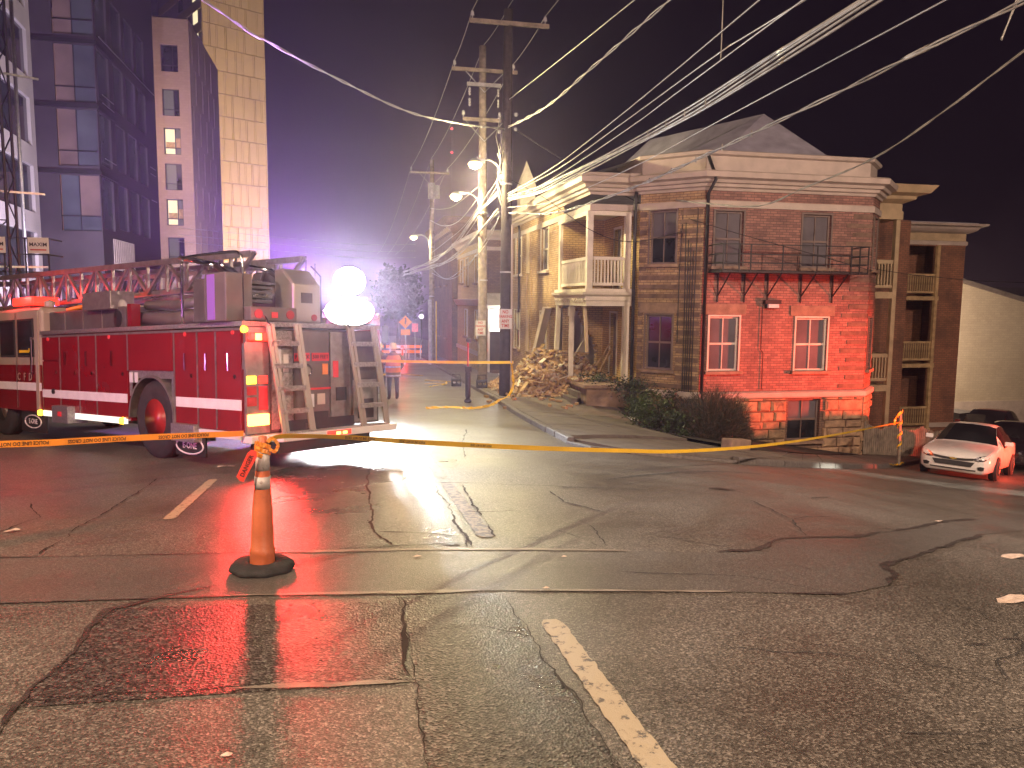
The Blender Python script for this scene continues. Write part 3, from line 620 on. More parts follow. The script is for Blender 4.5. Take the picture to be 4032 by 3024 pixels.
# rough stone blocks of the basement
def stones(p0, p1, z0, z1, hole=()):
    P0, d, n, R = axes(p0, p1); L = (Vector((p1[0], p1[1], 0)) - P0).length; z = z0
    while z < z1 - 0.08:
        h = min(random.choice((0.24, 0.3, 0.34)), z1 - z); u = 0.0
        while u < L - 0.05:
            w = min(random.uniform(0.38, 0.8), L - u)
            if L - u - w < 0.15: w = L - u
            segs = [(u, u + w)]
            for a, c, e, f in hole:
                if z + h > e + 0.02 and z < f - 0.02: segs = [q for (s, t) in segs for q in ((s, min(t, a - 0.02)), (max(s, c + 0.02), t)) if q[1] - q[0] > 0.08]
            for s, t in segs:
                b = B(); o = random.uniform(0.05, 0.10); g = 0.013; C0 = [(s + g, z + g), (t - g, z + g), (t - g, z + h - g), (s + g, z + h - g)]
                pt = lambda uu, zz, oo: P0 + d * uu + n * oo + Vector((0, 0, zz)); m = (s + t) / 2, z + h / 2
                k = 0.72
                b.v = [tuple(pt(a, c, 0.005)) for a, c in C0] + [tuple(pt(a, c, o * 0.55)) for a, c in C0] + [tuple(pt(m[0] + (a - m[0]) * k * random.uniform(.9, 1.1), m[1] + (c - m[1]) * k * random.uniform(.85, 1.1), o + random.uniform(-.02, .025))) for a, c in C0]
                b.f = [(i, (i + 1) % 4, 4 + (i + 1) % 4, 4 + i) for i in range(4)] + [(4 + i, 4 + (i + 1) % 4, 8 + (i + 1) % 4, 8 + i) for i in range(4)] + [(8, 9, 10, 11)]; b.mi = [0] * 9
                b.build('stone', M['stone'], H)
            u += w
        z += h
stones(CH1, SE, -3.75, -1.26, [(2.9, 4.12, -2.72, -1.26)]); stones(SE, CE, -3.85, -1.26)
B().molding([CH0, CH1, SE, CE, (16.5, 22.6)], [(0, -1.26), (0.10, -1.26), (0.12, -1.22), (0.12, -1.10), (0.03, -1.06), (0, -1.06)]).build('water_table', M['trim'], H)
# bands, friezes, cornices
B().molding([NW, PW, (8.6, 22.75), CH0, CH1, SE, CE, (16.5, 26)], [(0, 4.33), (0.05, 4.33), (0.05, 4.50), (0.03, 4.53), (0, 4.53)]).build('frieze_band', M['trim'], H)
B().molding([NW, PW, (8.6, 22.75), CH0, CH1, SE, CE, (16.5, 26)], [(0, 4.80), (0.05, 4.80), (0.08, 4.87), (0.16, 4.90), (0.18, 4.98), (0.26, 5.00), (0.30, 5.08), (0.44, 5.13), (0.47, 5.27), (0.42, 5.31), (0.0, 5.34)]).build('cornice', M['trim'], H)
B().molding([(7.25, 34.4), (7.25, 22.85), (8.6, 22.85), (8.7, 22.5)], [(0.40, 5.30), (0.44, 5.34), (0.40, 5.42), (0.0, 5.44)]).build('gutter', M['trim'], H)
me = B().box(-0.03, -0.04, 0, 0.03, 0.04, 0.07).mesh('dentil'); me.materials.append(M['trim'])
for i in range(20): place(me, 'dentil', H, Matrix.Translation((7.3 + i * 0.068, 22.64, 4.915)))
par = [(8.72, 24.5), (8.72, 22.52), (10.1, 21.12), (15.48, 21.12), (16.38, 22.02), (16.38, 25)]
B().molding(par, [(0, 5.28), (0.0, 5.80), (0.10, 5.84), (0.13, 5.93), (0.0, 5.97), (-0.25, 5.97), (-0.25, 5.28)]).build('parapet', M['trim'], H, label='stained cream parapet above the cornice')
b = B(); base = [(8.9, 22.8), (10.25, 21.5), (15.4, 21.5), (16.3, 22.4), (16.3, 29), (8.9, 29)]; ap = (13.6, 24.2, 7.85)
b.add([(x, y, 5.45) for x, y in base] + [ap, (11.5, 29, 7.85)], [(0, 1, 6), (1, 2, 6), (2, 3, 6), (3, 4, 6), (4, 7, 6), (4, 5, 7), (5, 0, 6, 7)])
b.add([(7.1, 34.4, 5.40), (7.1, 22.7, 5.40), (8.9, 22.7, 6.0), (11, 34.4, 6.3)], [(0, 1, 2, 3)])
b.add([(8.9, 22.7, 5.4), (16.4, 22.7, 5.4), (16.4, 34.4, 5.4), (7.2, 34.4, 5.4)], [(0, 1, 2, 3)])
b.build('roof', M['roof'], H)
T = B().box(7.3, 33.2, 5.3, 7.96, 33.86, 6.45).molding([(7.3, 33.86), (7.3, 33.2), (7.96, 33.2), (7.96, 33.86)], [(0, 6.38), (0.06, 6.40), (0.06, 6.48), (0, 6.5)], closed=True)
T.add([(7.25, 33.15, 6.48), (8.01, 33.15, 6.48), (8.01, 33.91, 6.48), (7.25, 33.91, 6.48), (7.63, 33.53, 7.65)], [(0, 1, 4), (1, 2, 4), (2, 3, 4), (3, 0, 4)]).build('pinnacle', M['trim_w'], H)
# stone stripes
skipc = [(0.22, 1.27, 2.6, 4.4), (0.15, 1.25, -0.6, 1.6)]
bands(H, CH0, CH1, -1.0, 4.3, 0.27, 0.14, M['band'], skipc, 0.0, 1.95)
bands(H, CH1, SE, -1.0, 4.25, 0.27, 0.13, M['band'], [], 4.62, 5.47, 0.22)
bands(H, SE, CE, -1.0, 4.25, 0.27, 0.13, M['band'], [(0.2, 1.1, 2.5, 4.3), (0.2, 1.1, -0.6, 1.3)], 0.02, 1.33)
# windows
win(H, NW, (7.2, 25.8), 0.94, 2.0, 2.72, 4.33, M['glass_blind'], M['trim_w'], cols=1, sm=M['trim']); win(H, NW, (7.2, 25.8), 5.47, 6.58, 2.72, 4.33, M['glass_blind'], M['trim_w'], cols=1, sm=M['trim'])
win(H, NW, (7.2, 25.8), 0.69, 1.78, -0.5, 1.17, M['glass_white'], M['trim_w'], cols=1, lintel=0.28, gl2=M['glass_red']); win(H, NW, (7.2, 25.8), 5.44, 6.40, -0.47, 1.17, M['glass_white'], M['trim_w'], cols=1, lintel=0.28)
win(H, CH0, CH1, 0.33, 1.16, 2.72, 4.3, M['glass_blind'], M['frame'], gl2=M['glass']); win(H, CH0, CH1, 0.27, 1.12, -0.45, 1.2, M['glass'], M['frame'], lintel=0.3)
win(H, CH1, SE, 0.33, 1.23, 2.65, 4.23, M['glass_blind'], M['frame']); win(H, CH1, SE, 3.15, 4.09, 2.64, 4.21, M['glass_blind'], M['frame'])
win(H, CH1, SE, 0.27, 1.22, -0.43, 1.18, M['glass_blind'], M['trim_w'], lintel=0.3); win(H, CH1, SE, 3.09, 4.15, -0.45, 1.15, M['glass_blind'], M['trim_w'], lintel=0.3)
win(H, CH1, SE, 2.96, 4.05, -2.6, -1.32, M['glass_blind'], M['frame'], inset=0.16, casing=0, gl2=M['glass'])
win(H, SE, CE, 0.35, 1.0, 2.65, 4.2, M['glass'], M['frame'], cols=1); win(H, SE, CE, 0.35, 1.0, -0.45, 1.15, M['glass'], M['frame'], cols=1)
for y in (31.3, 30.5):
    B().box(7.17, y, -2.0, 7.2, y + 0.28, 4.33).build('brick_pilaster', M['brick_tan'], H)
for z0, z1 in ((2.7, 4.33), (-0.5, 1.2)): B().box(7.15, 30.8, z0, 7.198, 31.28, z1).build('blind_panel', M['wood_tan'], H)
# wall iron: downspouts, conduits, lamp, fire escape
for pts, r in (([(7.05, 32.35, 4.75), (7.08, 32.35, 4.5), (7.08, 32.35, 1.1)], 0.05), ([(8.55, 22.5, 4.95), (8.5, 22.45, 4.7), (8.5, 22.45, -1.5)], 0.055), ([(10.12, 20.98, 5.75), (10.2, 20.78, 5.3), (10.16, 20.55, 5.05), (10.12, 20.92, 4.7), (10.12, 20.92, -1.4)], 0.05)):
    B().path(pts, r, 8).build('downspout', M['iron'], H, smooth=True)
for i, (u, z0, z1) in enumerate(((1.5, -1.5, 3.9), (1.57, -1.5, 3.4), (1.63, -1.5, 3.3), (1.70, -1.5, 3.1), (1.78, -1.5, 4.3), (1.3, 0.4, 4.2))):
    q = Vector((8.65, 22.41, 0)) + Vector((0.707, -0.707, 0)) * u + Vector((-0.707, -0.707, 0)) * 0.04
    B().path([(q.x, q.y, z0), (q.x, q.y, (z0 + z1) / 2), (q.x + 0.02 * (i - 2), q.y, z1)], 0.014, 6).build('conduit', M['iron'], H)
B().obox((12.29, 20.93, 1.62), (0.52, 0.16, 0.12)).obox((12.29, 20.95, 1.5), (0.40, 0.10, 0.14)).build('wall_lamp', M['iron'], H)
B().obox((12.29, 20.87, 1.50), (0.34, 0.10, 0.11)).build('lamp_glass', M['sign_w'], H)
B().path([(12.0, 20.96, 1.5), (12.0, 20.96, 0.2), (12.08, 20.96, 0.1), (12.08, 20.96, -1.0)], 0.012).build('wall_cable', M['iron'], H)
FE = B().box(10.24, 20.18, 2.44, 14.9, 21.0, 2.50)
for i in range(24): FE.box(10.26 + i * 0.193, 20.2, 2.50, 10.30 + i * 0.193, 21, 2.52)
FE = FE.build('fire_escape', M['iron'], H)
for z in (2.70, 2.95, 3.22): B().box(10.24, 20.18, z, 14.9, 20.21, z + 0.03).build('rail', M['iron'], FE)
for x in (10.24, 14.87):
    for z in (2.70, 2.95, 3.22): B().box(x, 20.212, z, x + 0.03, 20.99, z + 0.03).build('rail', M['iron'], FE)
for x in (10.26, 10.75, 11.1, 12.1, 13.2, 14.3, 14.58, 14.86): B().box(x, 20.16, 2.44, x + 0.035, 20.178, 3.25).build('post', M['iron'], FE)
for x in (10.55, 11.4, 12.15, 13.25, 14.3):
    B().bar((x, 20.25, 2.44), (x, 20.98, 1.78), 0.03).bar((x, 20.97, 2.44), (x, 20.97, 1.6), 0.035).build('bracket', M['iron'], FE)
# porch
PO = B().box(7.08, 22.72, -1.10, 8.64, 26.3, -1.0).box(7.2, 22.85, -2.2, 8.64, 25.8, -1.1).build('porch', M['lintel'], H)
B().box(7.06, 22.7, 1.88, 8.64, 26.4, 1.98).build('deck', M['trim_w'], PO)
B().molding([(7.12, 26.4), (7.12, 22.78), (8.6, 22.78)], [(-0.1, 1.45), (0.02, 1.45), (0.03, 1.60), (0.06, 1.62), (0.06, 1.74), (0.16, 1.80), (0.18, 1.878), (-0.1, 1.878)]).build('entablature', M['trim_w'], PO)
B().box(7.2, 22.9, 1.46, 8.64, 25.79, 1.50).build('ceiling', M['trim_w'], PO); B().box(7.2, 22.8, 4.36, 8.64, 25.79, 4.42).build('ceiling', M['trim_w'], PO)
B().molding([(7.12, 26.2), (7.12, 22.78), (8.6, 22.78)], [(-0.1, 4.20), (0.02, 4.20), (0.02, 4.33), (-0.1, 4.33)]).build('beam', M['trim_w'], PO)
me = B().tube((0, 0, 0), (-0.02, 0, 0), 0.07, n=12).mesh('scallop'); me.materials.append(M['trim'])
for i in range(14): place(me, 'scallop', PO, Matrix.Translation((7.058, 22.95 + i * 0.25, 1.62)))
for x, y in ((7.2, 22.86), (8.42, 22.86), (7.2, 26.0)):
    B().box(x - 0.09, y - 0.09, 1.98, x + 0.09, y + 0.09, 4.2).build('post', M['trim_w'], PO)
for a, c, n_ in (((7.2, 23.0), (7.2, 25.88), 17), ((7.32, 22.86), (8.3, 22.86), 9)):
    for z, hgt in ((2.08, 0.09), (2.86, 0.10)):
        B().bar((a[0], a[1], z + hgt / 2), (c[0], c[1], z + hgt / 2), 0.09, hgt).build('railing', M['trim_w'], PO)
    balusters(PO, (a[0], a[1], 0), (c[0], c[1], 0), 2.17, 2.86, n_, M['trim_w'], 0.045)
B().box(8.33, 22.77, -1.0, 8.51, 22.95, 1.45).build('post', M['trim_w'], PO)
B().box(7.12, 24.62, -1.0, 7.21, 24.71, 1.45).box(7.22, 24.72, -1.0, 7.30, 24.80, 1.45).box(7.1, 24.6, 1.1, 7.3, 24.8, 1.40).build('post', M['trim_w'], PO)
B().bar((7.2, 26.3, 1.45), (7.14, 26.34, -0.35), 0.15).bar((7.14, 26.3, -0.3), (7.08, 26.4, -0.75), 0.06).build('broken_post', M['trim_w'], PO)
B().bar((7.2, 23.2, 1.45), (7.32, 23.3, 0.0), 0.09).bar((7.22, 23.5, 1.45), (7.5, 23.9, 0.35), 0.05).build('broken_post', M['wood_tan'], PO)
for i in range(3): B().box(6.55 + i * 0.2, 23.0, -2.2, 7.06, 24.48, -1.62 + i * 0.19).build('step', M['concrete'], PO)
B().box(6.3, 24.5, -1.95, 7.2, 24.72, -1.38).build('plinth', M['trim_w'], PO)
B().box(7.35, 26.6, -1.9, 9.6, 28.6, -1.0).box(9.4, 26.1, -1.9, 9.5, 28.6, 3.0).box(7.5, 28.55, -1.9, 9.5, 28.6, 3.0).box(7.3, 26.03, 1.40, 9.5, 28.6, 1.45).build('room', M['trim'], H, label='dim room exposed behind the torn wall')
B().obox((8.35, 26.7, -0.5), (1.0, 0.08, 1.3), (0.15, 0.5, 0.3)).build('loose_plaster', M['trim'], H)
# ------------------------------------------------------------------ wooden rear porch stack and its picket fence
PS = empty('porch_stack', (17.4, 24.5, -3.6), 'tan three level wooden porch stack at the back of the brick house', 'porch')
X0, X1, YF, YB = 16.52, 18.45, 23.45, 25.6
B().box(X0, YB, -4.2, 20.6, YB + 0.2, 4.7).build('back_wall', M['brick_b'], PS)
for z in (2.0, -1.22):
    B().box(X0, YF, z - 0.22, X1, YB, z).build('deck', M['wood_tan'], PS)
    for zz, hh_ in ((z + 0.14, 0.10), (z + 0.96, 0.13)):
        B().box(X0, YF + 0.03, zz, X1 - 0.16, YF + 0.10, zz + hh_).build('railing', M['wood_tan'], PS); B().box(X1 - 0.10, YF + 0.17, zz, X1 - 0.03, YB, zz + hh_).build('railing', M['wood_tan'], PS)
    balusters(PS, (X0, YF + 0.065, 0), (X1 - 0.16, YF + 0.065, 0), z + 0.24, z + 0.96, 15, M['wood_tan'], 0.05); balusters(PS, (X1 - 0.065, YF + 0.2, 0), (X1 - 0.065, YB, 0), z + 0.24, z + 0.96, 12, M['wood_tan'], 0.05)
for x, y in ((X1 - 0.15, YF), (X1 - 0.15, YB - 0.16), (X0 + 0.02, YF)): B().box(x, y - 0.004, -4.3, x + 0.154, y + 0.16, 4.45).build('post', M['wood_tan'], PS)
B().box(X0, YF - 0.05, 4.45, X1 + 0.06, YB, 4.72).build('beam', M['wood_tan'], PS)
B().molding([(X0, YF), (X1, YF), (X1, YB)], [(0, 4.72), (0.02, 4.72), (0.02, 4.98), (0.12, 5.02), (0.30, 5.10), (0.34, 5.2), (0.62, 5.28), (0.78, 5.52), (-0.3, 5.56)]).build('cornice', M['wood_tan'], PS)
B().add([(X0, YF - 0.6, 5.55), (X1 + 0.6, YF - 0.6, 5.55), (X1 + 0.6, YB + 2, 5.6), (X0, YB + 2, 6.3)], [(0, 1, 2, 3)]).build('roof', M['roof'], PS)
win(PS, (X0, YB), (20.6, YB), 0.9, 1.5, 2.2, 3.7, M['glass'], M['frame_dark'], cols=1); win(PS, (X0, YB), (20.6, YB), 0.9, 1.5, -1.1, 0.9, M['glass'], M['frame_dark'], cols=1)
FN = empty('picket_fence', (17, 21.3, -3.5), 'weathered grey picket fence with a scalloped top below the porches', 'fence')
F0, F1 = Vector((15.75, 21.05, 0)), Vector((19.6, 21.95, 0))
for i in range(44):
    t = i / 43; p = F0.lerp(F1, t); zb = gz(p.x, p.y) + 0.14; s = (t * 3.0) % 1.0; top = zb + 1.02 - 0.16 * math.sin(math.pi * s) + random.uniform(-.02, .02)
    w = 0.034; b = B(); dx = (F1 - F0).normalized(); n = Vector((dx.y, -dx.x, 0)) * 0.012
    L_, R_ = p - dx * w, p + dx * w
    b.add([tuple(L_ + n + Vector((0, 0, zb))), tuple(R_ + n + Vector((0, 0, zb))), tuple(R_ + n + Vector((0, 0, top - .05))), tuple(p + n + Vector((0, 0, top))), tuple(L_ + n + Vector((0, 0, top - .05))),
           tuple(L_ - n + Vector((0, 0, zb))), tuple(R_ - n + Vector((0, 0, zb))), tuple(R_ - n + Vector((0, 0, top - .05))), tuple(p - n + Vector((0, 0, top))), tuple(L_ - n + Vector((0, 0, top - .05)))],
          [(0, 1, 2, 3, 4), (9, 8, 7, 6, 5), (0, 5, 6, 1), (1, 6, 7, 2), (2, 7, 8, 3), (3, 8, 9, 4), (4, 9, 5, 0)])
    b.build('picket', M['pole_grey'], FN)
for zo in (0.25, 0.75): B().bar((F0.x, F0.y + 0.03, gz(F0.x, F0.y) + 0.14 + zo), (F1.x, F1.y + 0.03, gz(F1.x, F1.y) + 0.14 + zo), 0.04, 0.07).build('rail', M['pole_grey'], FN)

# ------------------------------------------------------------------ second brick house with inset porches on the side street
HB = empty('brick_house', (22, 28, -4.0), 'weathered three level brick house with stacked inset porches behind the fence', 'house')
A_, C_ = (19.3, 26.5), (23.85, 26.5)
B().wall(A_, C_, -5.0, 4.05, [(1.5, 3.28, 1.9, 3.86), (1.5, 3.28, -0.75, 1.75), (1.5, 3.28, -3.3, -0.9)], 0.2).wall(C_, (23.85, 33), -5, 4.05).build('wall', M['brick_b'], HB)
B().wall((19.3, 28.2), (23.6, 28.2), -5.0, 4.0).box(19.4, 26.7, -5, 19.5, 28.2, 4).box(23.5, 26.7, -5, 23.6, 28.2, 4).build('porch_wall', M['brick_b'], HB)
for z in (1.9, -0.75, -3.35):
    B().box(20.6, 26.46, z - 0.16, 22.75, 28.2, z).build('deck', M['wood'], HB)
    for zz in (z + 0.12, z + 0.80): B().box(20.82, 26.5, zz, 22.56, 26.56, zz + 0.08).build('railing', M['wood'], HB)
    balusters(HB, (20.82, 26.53, 0), (22.56, 26.53, 0), z + 0.2, z + 0.8, 17, M['wood'], 0.04)
for x in (20.72, 22.56): B().box(x, 26.44, -4.6, x + 0.12, 26.57, 3.9).build('post', M['wood'], HB)
B().molding([A_, C_, (23.85, 30)], [(0, 3.90), (0.05, 3.90), (0.06, 4.05), (0.0, 4.07)]).molding([A_, C_, (23.85, 30)], [(0, 4.36), (0.05, 4.36), (0.2, 4.42), (0.3, 4.5), (0.34, 4.58), (0.52, 4.62), (0.55, 4.70), (0, 4.72)]).build('cornice', M['trim'], HB)
B().wall(A_, C_, 4.07, 4.36).build('frieze', M['wood_tan'], HB)
B().box(19.3, 26.4, 4.70, 24.3, 34, 4.78).build('roof', M['roof'], HB)
B().molding([(22.6, 26.5), C_, (23.85, 30)], [(0, -3.32), (0.05, -3.32), (0.05, -3.14), (0, -3.14)]).build('water_table', M['trim'], HB)
for z0, z1 in ((2.2, 3.7), (-0.4, 1.3), (-3.0, -1.2)): win(HB, (19.3, 28.2), (23.6, 28.2), 2.55, 3.2, z0, z1, M['glass_blind'], M['trim_w'], cols=1)
for z0, z1 in ((1.95, 3.6), (-0.7, 1.2), (-3.3, -1.2)): B().box(21.0, 28.1, z0, 21.35, 28.19, z1).build('door', M['frame_dark'], HB)
# third, pale building at the bottom of the side street, dumpster
BE = empty('painted_building', (40, 38, -4.5), 'large beige painted brick building at the foot of the side street', 'building')
BG = brick_mat('beige_painted_brick', (0.51, 0.44, 0.32), (0.46, 0.39, 0.285), (0.38, 0.325, 0.235), (0.37, 0.30, 0.215), 0.4, 0.14)
b = B(); b.yprism([(35.2, -7), (60, -7), (60, -3.0), (35.2, 3.05)][::1], 40, 52); b.build('wall', BG, BE)
B().yprism([(35.1, 3.05), (60, -3.0), (60, -2.75), (35.1, 3.32)], 39.85, 52.1).build('coping', M['concrete'], BE)
B().box(35.1, 39.9, -7, 60, 39.99, -4.3).build('plinth', M['trim'], BE)
g = gz(29.6, 32.0)
DU = empty('dumpster', (29.6, 32, g), 'dark steel dumpster beyond the parked cars', 'dumpster')
B().yprism([(28.8, g + 0.15), (30.4, g + 0.15), (30.55, g + 1.05), (28.65, g + 1.15)], 31.5, 32.6).build('bin', M['black'], DU); B().obox((29.1, 32.05, g + 1.2), (0.9, 1.15, 0.06), (0, -0.06, 0)).obox((30.1, 32.05, g + 1.12), (0.95, 1.15, 0.06), (0, 0.02, 0)).build('lid', M['iron'], DU)
for x in (28.95, 30.2): B().box(x, 31.6, g - 0.05, x + 0.12, 31.75, g + 0.15).build('caster', M['rubber'], DU)
# ------------------------------------------------------------------ houses farther down the main street
HC = empty('shop_house', (9, 43, -2.1), 'pale two storey shop house with a bright entrance beyond the utility poles', 'house')
CW0, CW1 = (6.5, 47.3), (6.5, 38.0)
B().wall(CW0, CW1, -2.6, 5.0, [(1.4, 2.5, 2.6, 3.9), (3.6, 4.5, 2.4, 3.9), (3.2, 4.2, -0.45, 1.05), (6.8, 7.9, 2.5, 3.9), (6.8, 7.9, -0.45, 1.05)], 0.15).build('wall', M['brick_yel'], HC)
B().wall(CW1, (14, 38), -2.6, 5.0, [(0.3, 1.15, -1.9, 0.0)], 0.2).build('side_wall', M['brick_dark'], HC)
for u0, u1, z0, z1 in ((1.4, 2.5, 2.6, 3.9), (3.6, 4.5, 2.4, 3.9), (3.2, 4.2, -0.45, 1.05), (6.8, 7.9, 2.5, 3.9), (6.8, 7.9, -0.45, 1.05)): win(HC, CW0, CW1, u0, u1, z0, z1, M['glass'], M['trim_w'], cols=1)
B().molding([CW0, CW1, (14, 38)], [(0, 4.05), (0.06, 4.05), (0.06, 4.22), (0, 4.24)]).molding([CW0, CW1, (14, 38)], [(0, 4.55), (0.08, 4.58), (0.16, 4.7), (0.34, 4.8), (0.38, 4.98), (0, 5.04)]).molding([CW0, CW1], [(0, 1.3), (0.1, 1.32), (0.2, 1.5), (0.28, 1.62), (0, 1.66)]).molding([CW0, CW1], [(0, -1.28), (0.08, -1.28), (0.08, -1.08), (0, -1.06)]).build('cornice', M['trim'], HC)
B().box(6.5, 38, 5.0, 14, 47.3, 5.06).build('roof', M['roof'], HC)
B().add([(6.55, 37.1, 1.35), (7.9, 37.1, 1.35), (7.9, 38, 1.95), (6.55, 38, 1.95), (6.55, 37.1, 1.2), (7.9, 37.1, 1.2), (7.9, 38, 1.2), (6.55, 38, 1.2)], [(0, 1, 2, 3), (7, 6, 5, 4), (4, 5, 1, 0), (5, 6, 2, 1), (6, 7, 3, 2), (7, 4, 0, 3)]).build('canopy', M['white'], HC)
o = B().box(6.62, 37.2, 0.08, 7.75, 37.3, 1.15).build('fascia_sign', GLOW['sign'], HC, label='brightly lit white entrance fascia')
for i in range(7): B().box(6.7 + i * 0.09, 37.18, 0.2, 6.74 + i * 0.09, 37.198, 0.95).build('bar', M['dull'], o)
B().box(6.75, 38.05, -1.9, 7.6, 38.1, 0.0).build('door', M['frame_dark'], HC)
B().box(6.6, 37.15, -2.2, 6.7, 37.25, 1.2).build('canopy_post', M['white'], HC)
lamp('entrance_light', 'POINT', (7.2, 36.9, 0.8), (1, 0.93, 0.85), 110, size=0.2)
HD = empty('dark_house', (10, 56, -2.5), 'dark tall house with a bracketed cornice at the end of the row', 'house')
B().wall((6.5, 62), (6.5, 50), -3.4, 6.0).wall((6.5, 50), (15, 50), -3.4, 6.0).build('wall', M['brick_dark'], HD)
B().molding([(6.5, 62), (6.5, 50), (15, 50)], [(0, 5.9), (0.08, 5.95), (0.2, 6.2), (0.5, 6.45), (0.6, 6.85), (0, 6.95)]).build('cornice', M['brick_dark'], HD)
me = B().box(-0.3, -0.08, 0, 0, 0.08, 0.4).mesh('bracket'); me.materials.append(M['wood_tan'])
for i in range(14): place(me, 'bracket', HD, Matrix.Translation((6.5, 50.5 + i * 0.85, 6.0)))
B().box(6.5, 50, 6.85, 15, 62, 6.95).build('roof', M['roof'], HD)
for z0 in (-1.0, 2.6):
    for u in (1.5, 5, 8.5): win(HD, (6.5, 62), (6.5, 50), u, u + 1.0, z0, z0 + 1.8, M['glass'], M['frame'], cols=1)

# ------------------------------------------------------------------ city blocks on the far left
DK = mat('dark_cladding', (0.055, 0.045, 0.055), 0.55, var=0.3, scale=0.6); DKP = mat('plywood_infill', (0.17, 0.115, 0.105), 0.7, var=0.25, scale=0.8); DKG = mat('grey_glazing', (0.075, 0.085, 0.105), 0.18, var=0.35, scale=0.5)
T1 = empty('dark_block', (-16, 46, -2.6), 'dark unfinished block with plywood and glass bays behind the ladder', 'building')
E1 = (-12.0, 54.5)
B().wall((-16.6, 42.4), (-12.0, 42.4), -3.4, 21, [(2.75, 4.55, z, z + 2.7) for z in (4.85, 8.0, 11.05, 14.2, 17.3)], 0.12).wall((-12.0, 42.4), E1, -3.4, 21, [(0.35, 2.2, z, z + 2.55) for z in (5.0, 8.15, 11.2, 14.3, 17.4)] + [(3.0 + 2.4 * k, 4.8 + 2.4 * k, z, z + 2.4) for z in (5.2, 8.3, 11.4, 14.5) for k in range(3)], 0.12).wall(E1, (-16.6, 54.5), -3.4, 21).build('wall', DK, T1)
for k, z in enumerate((4.85, 8.0, 11.05, 14.2, 17.3)):
    B().box(-13.8, 42.5, z, -13.0, 42.56, z + 2.7).build('infill_panel', DKP if k else DKG, T1); B().box(-12.98, 42.5, z + 0.75, -12.06, 42.56, z + 2.7).build('glass_panel', DKG if k else DKP, T1); B().box(-12.98, 42.5, z, -12.06, 42.56, z + 0.7).build('glass_panel', DKG, T1)
    B().box(-13.0, 42.46, z, -12.965, 42.58, z + 2.7).box(-13.85, 42.46, z + 0.70, -12.05, 42.58, z + 0.75).build('mullion', M['iron'], T1)
    B().box(-12.12, 42.8, z + 0.15, -12.09, 44.55, z + 2.65).build('glass_panel', DKG, T1)
    for q in range(3):
        if z < 17: B().box(-12.12, 45.4 + 2.4 * q, z + 0.3, -12.09, 47.2 + 2.4 * q, z + 2.7).build('glass_panel', DKG, T1)
    B().box(-16.6, 42.3, z + 2.75, -11.9, 42.39, z + 2.95).box(-11.99, 42.4, z + 2.75, -11.9, 45.2, z + 2.95).build('slab_edge', M['iron'], T1)
B().bar((-11.94, 43.0, 14.35), (-11.94, 54.0, 14.3), 0.05).build('edge_rail', M['galv'], T1)
for z in (11.6, 11.2, 8.5): B().bar((-11.9, 43.0, z), (-11.9, 44.9, z - 0.02), 0.035).build('edge_rail', M['galv'], T1)
for z in (9.6, 9.2, 7.6): B().bar((-11.92, 52.3, z), (-11.92, 53.6, z), 0.035).build('edge_rail', M['galv'], T1)
VT = B()
for i in range(12): VT.box(-11.98, 44.0 + i * 0.34, 3.0, -11.93, 44.16 + i * 0.34, 4.6)
VT.build('louvre_vent', M['trim'], T1)
T2 = empty('brown_block', (-15, 72, -3), 'brown brick apartment block with lit square windows behind the dark block', 'building')
S0, S1, N1 = (-22, 66.5), (-12.0, 66.5), (-12.0, 80.4)
sw = [(7.9 - 0.0, 9.15, z, z + 2.05) for z in (4.3, 7.3, 10.05, 12.8, 15.75, 19.1)]
ew = [(0.9 + 2.9 * k + (0.0 if (j % 2) else 1.3), 1.25 + 2.9 * k + (0.0 if (j % 2) else 1.3), z, z + 2.6) for j, z in enumerate((5.2, 8.2, 11.2, 14.2, 17.2, 20.0)) for k in range(4)]
B().wall(S0, S1, -4, 23.2, sw, 0.3).wall(S1, N1, -4, 23.2, ew, 0.2).wall(N1, (-22, 80.4), -4, 23.2).build('wall', M['brick_city'], T2)
B().box(-22, 66.5, 23.1, -12, 80.4, 23.2).build('roof', M['roof'], T2)
for i, (u0, u1, z0, z1) in enumerate(sw):
    xa = -22 + u0; fr = B().box(xa, 66.7, z0, xa + 0.07, 66.78, z1).box(xa + 1.18, 66.7, z0, xa + 1.25, 66.78, z1).box(xa, 66.7, z0, xa + 1.25, 66.78, z0 + 0.07).box(xa, 66.7, z1 - 0.07, xa + 1.25, 66.78, z1).box(xa + 0.78, 66.7, z0, xa + 0.84, 66.78, z1).box(xa, 66.7, z0 + 0.5, xa + 1.25, 66.78, z0 + 0.56).build('window', M['iron'], T2)
    lit = i in (1, 3); B().box(xa, 66.79, z0, xa + 0.8, 66.8, z1).build('pane', GLOW['room'] if lit else (GLOW['room_dim'] if i in (0, 2, 4) else M['glass']), fr); B().box(xa + 0.82, 66.79, z0, xa + 1.25, 66.8, z1).build('pane', GLOW['room_dim'] if lit else M['glass'], fr)
    if lit: B().box(xa + 0.1, 66.782, z0 + 0.56, xa + 0.75, 66.788, z0 + 1.0).box(xa + 0.84, 66.782, z0 + 0.5, xa + 1.2, 66.788, z0 + 1.3).build('furniture', M['wood'], fr)
for (u0, u1, z0, z1) in ew: B().box(-12.12, 66.5 + u0, z0, -12.1, 66.5 + u1, z1).build('window', M['glass'], T2)
T3 = empty('pale_tower', (-17, 106, -4), 'tall pale yellow panelled tower rising out of the frame', 'building')
PAN = mat('yellow_precast', (0.52, 0.40, 0.21), 0.7, var=0.1, scale=0.3, stain=((0.44, 0.34, 0.2), 0.3, 0.55))
tc_, td, te = Vector((-17.3, 105, 0)), Vector((0.866, 0.5, 0)), Vector((-0.5, 0.866, 0)); tn = Vector((0.5, -0.866, 0))
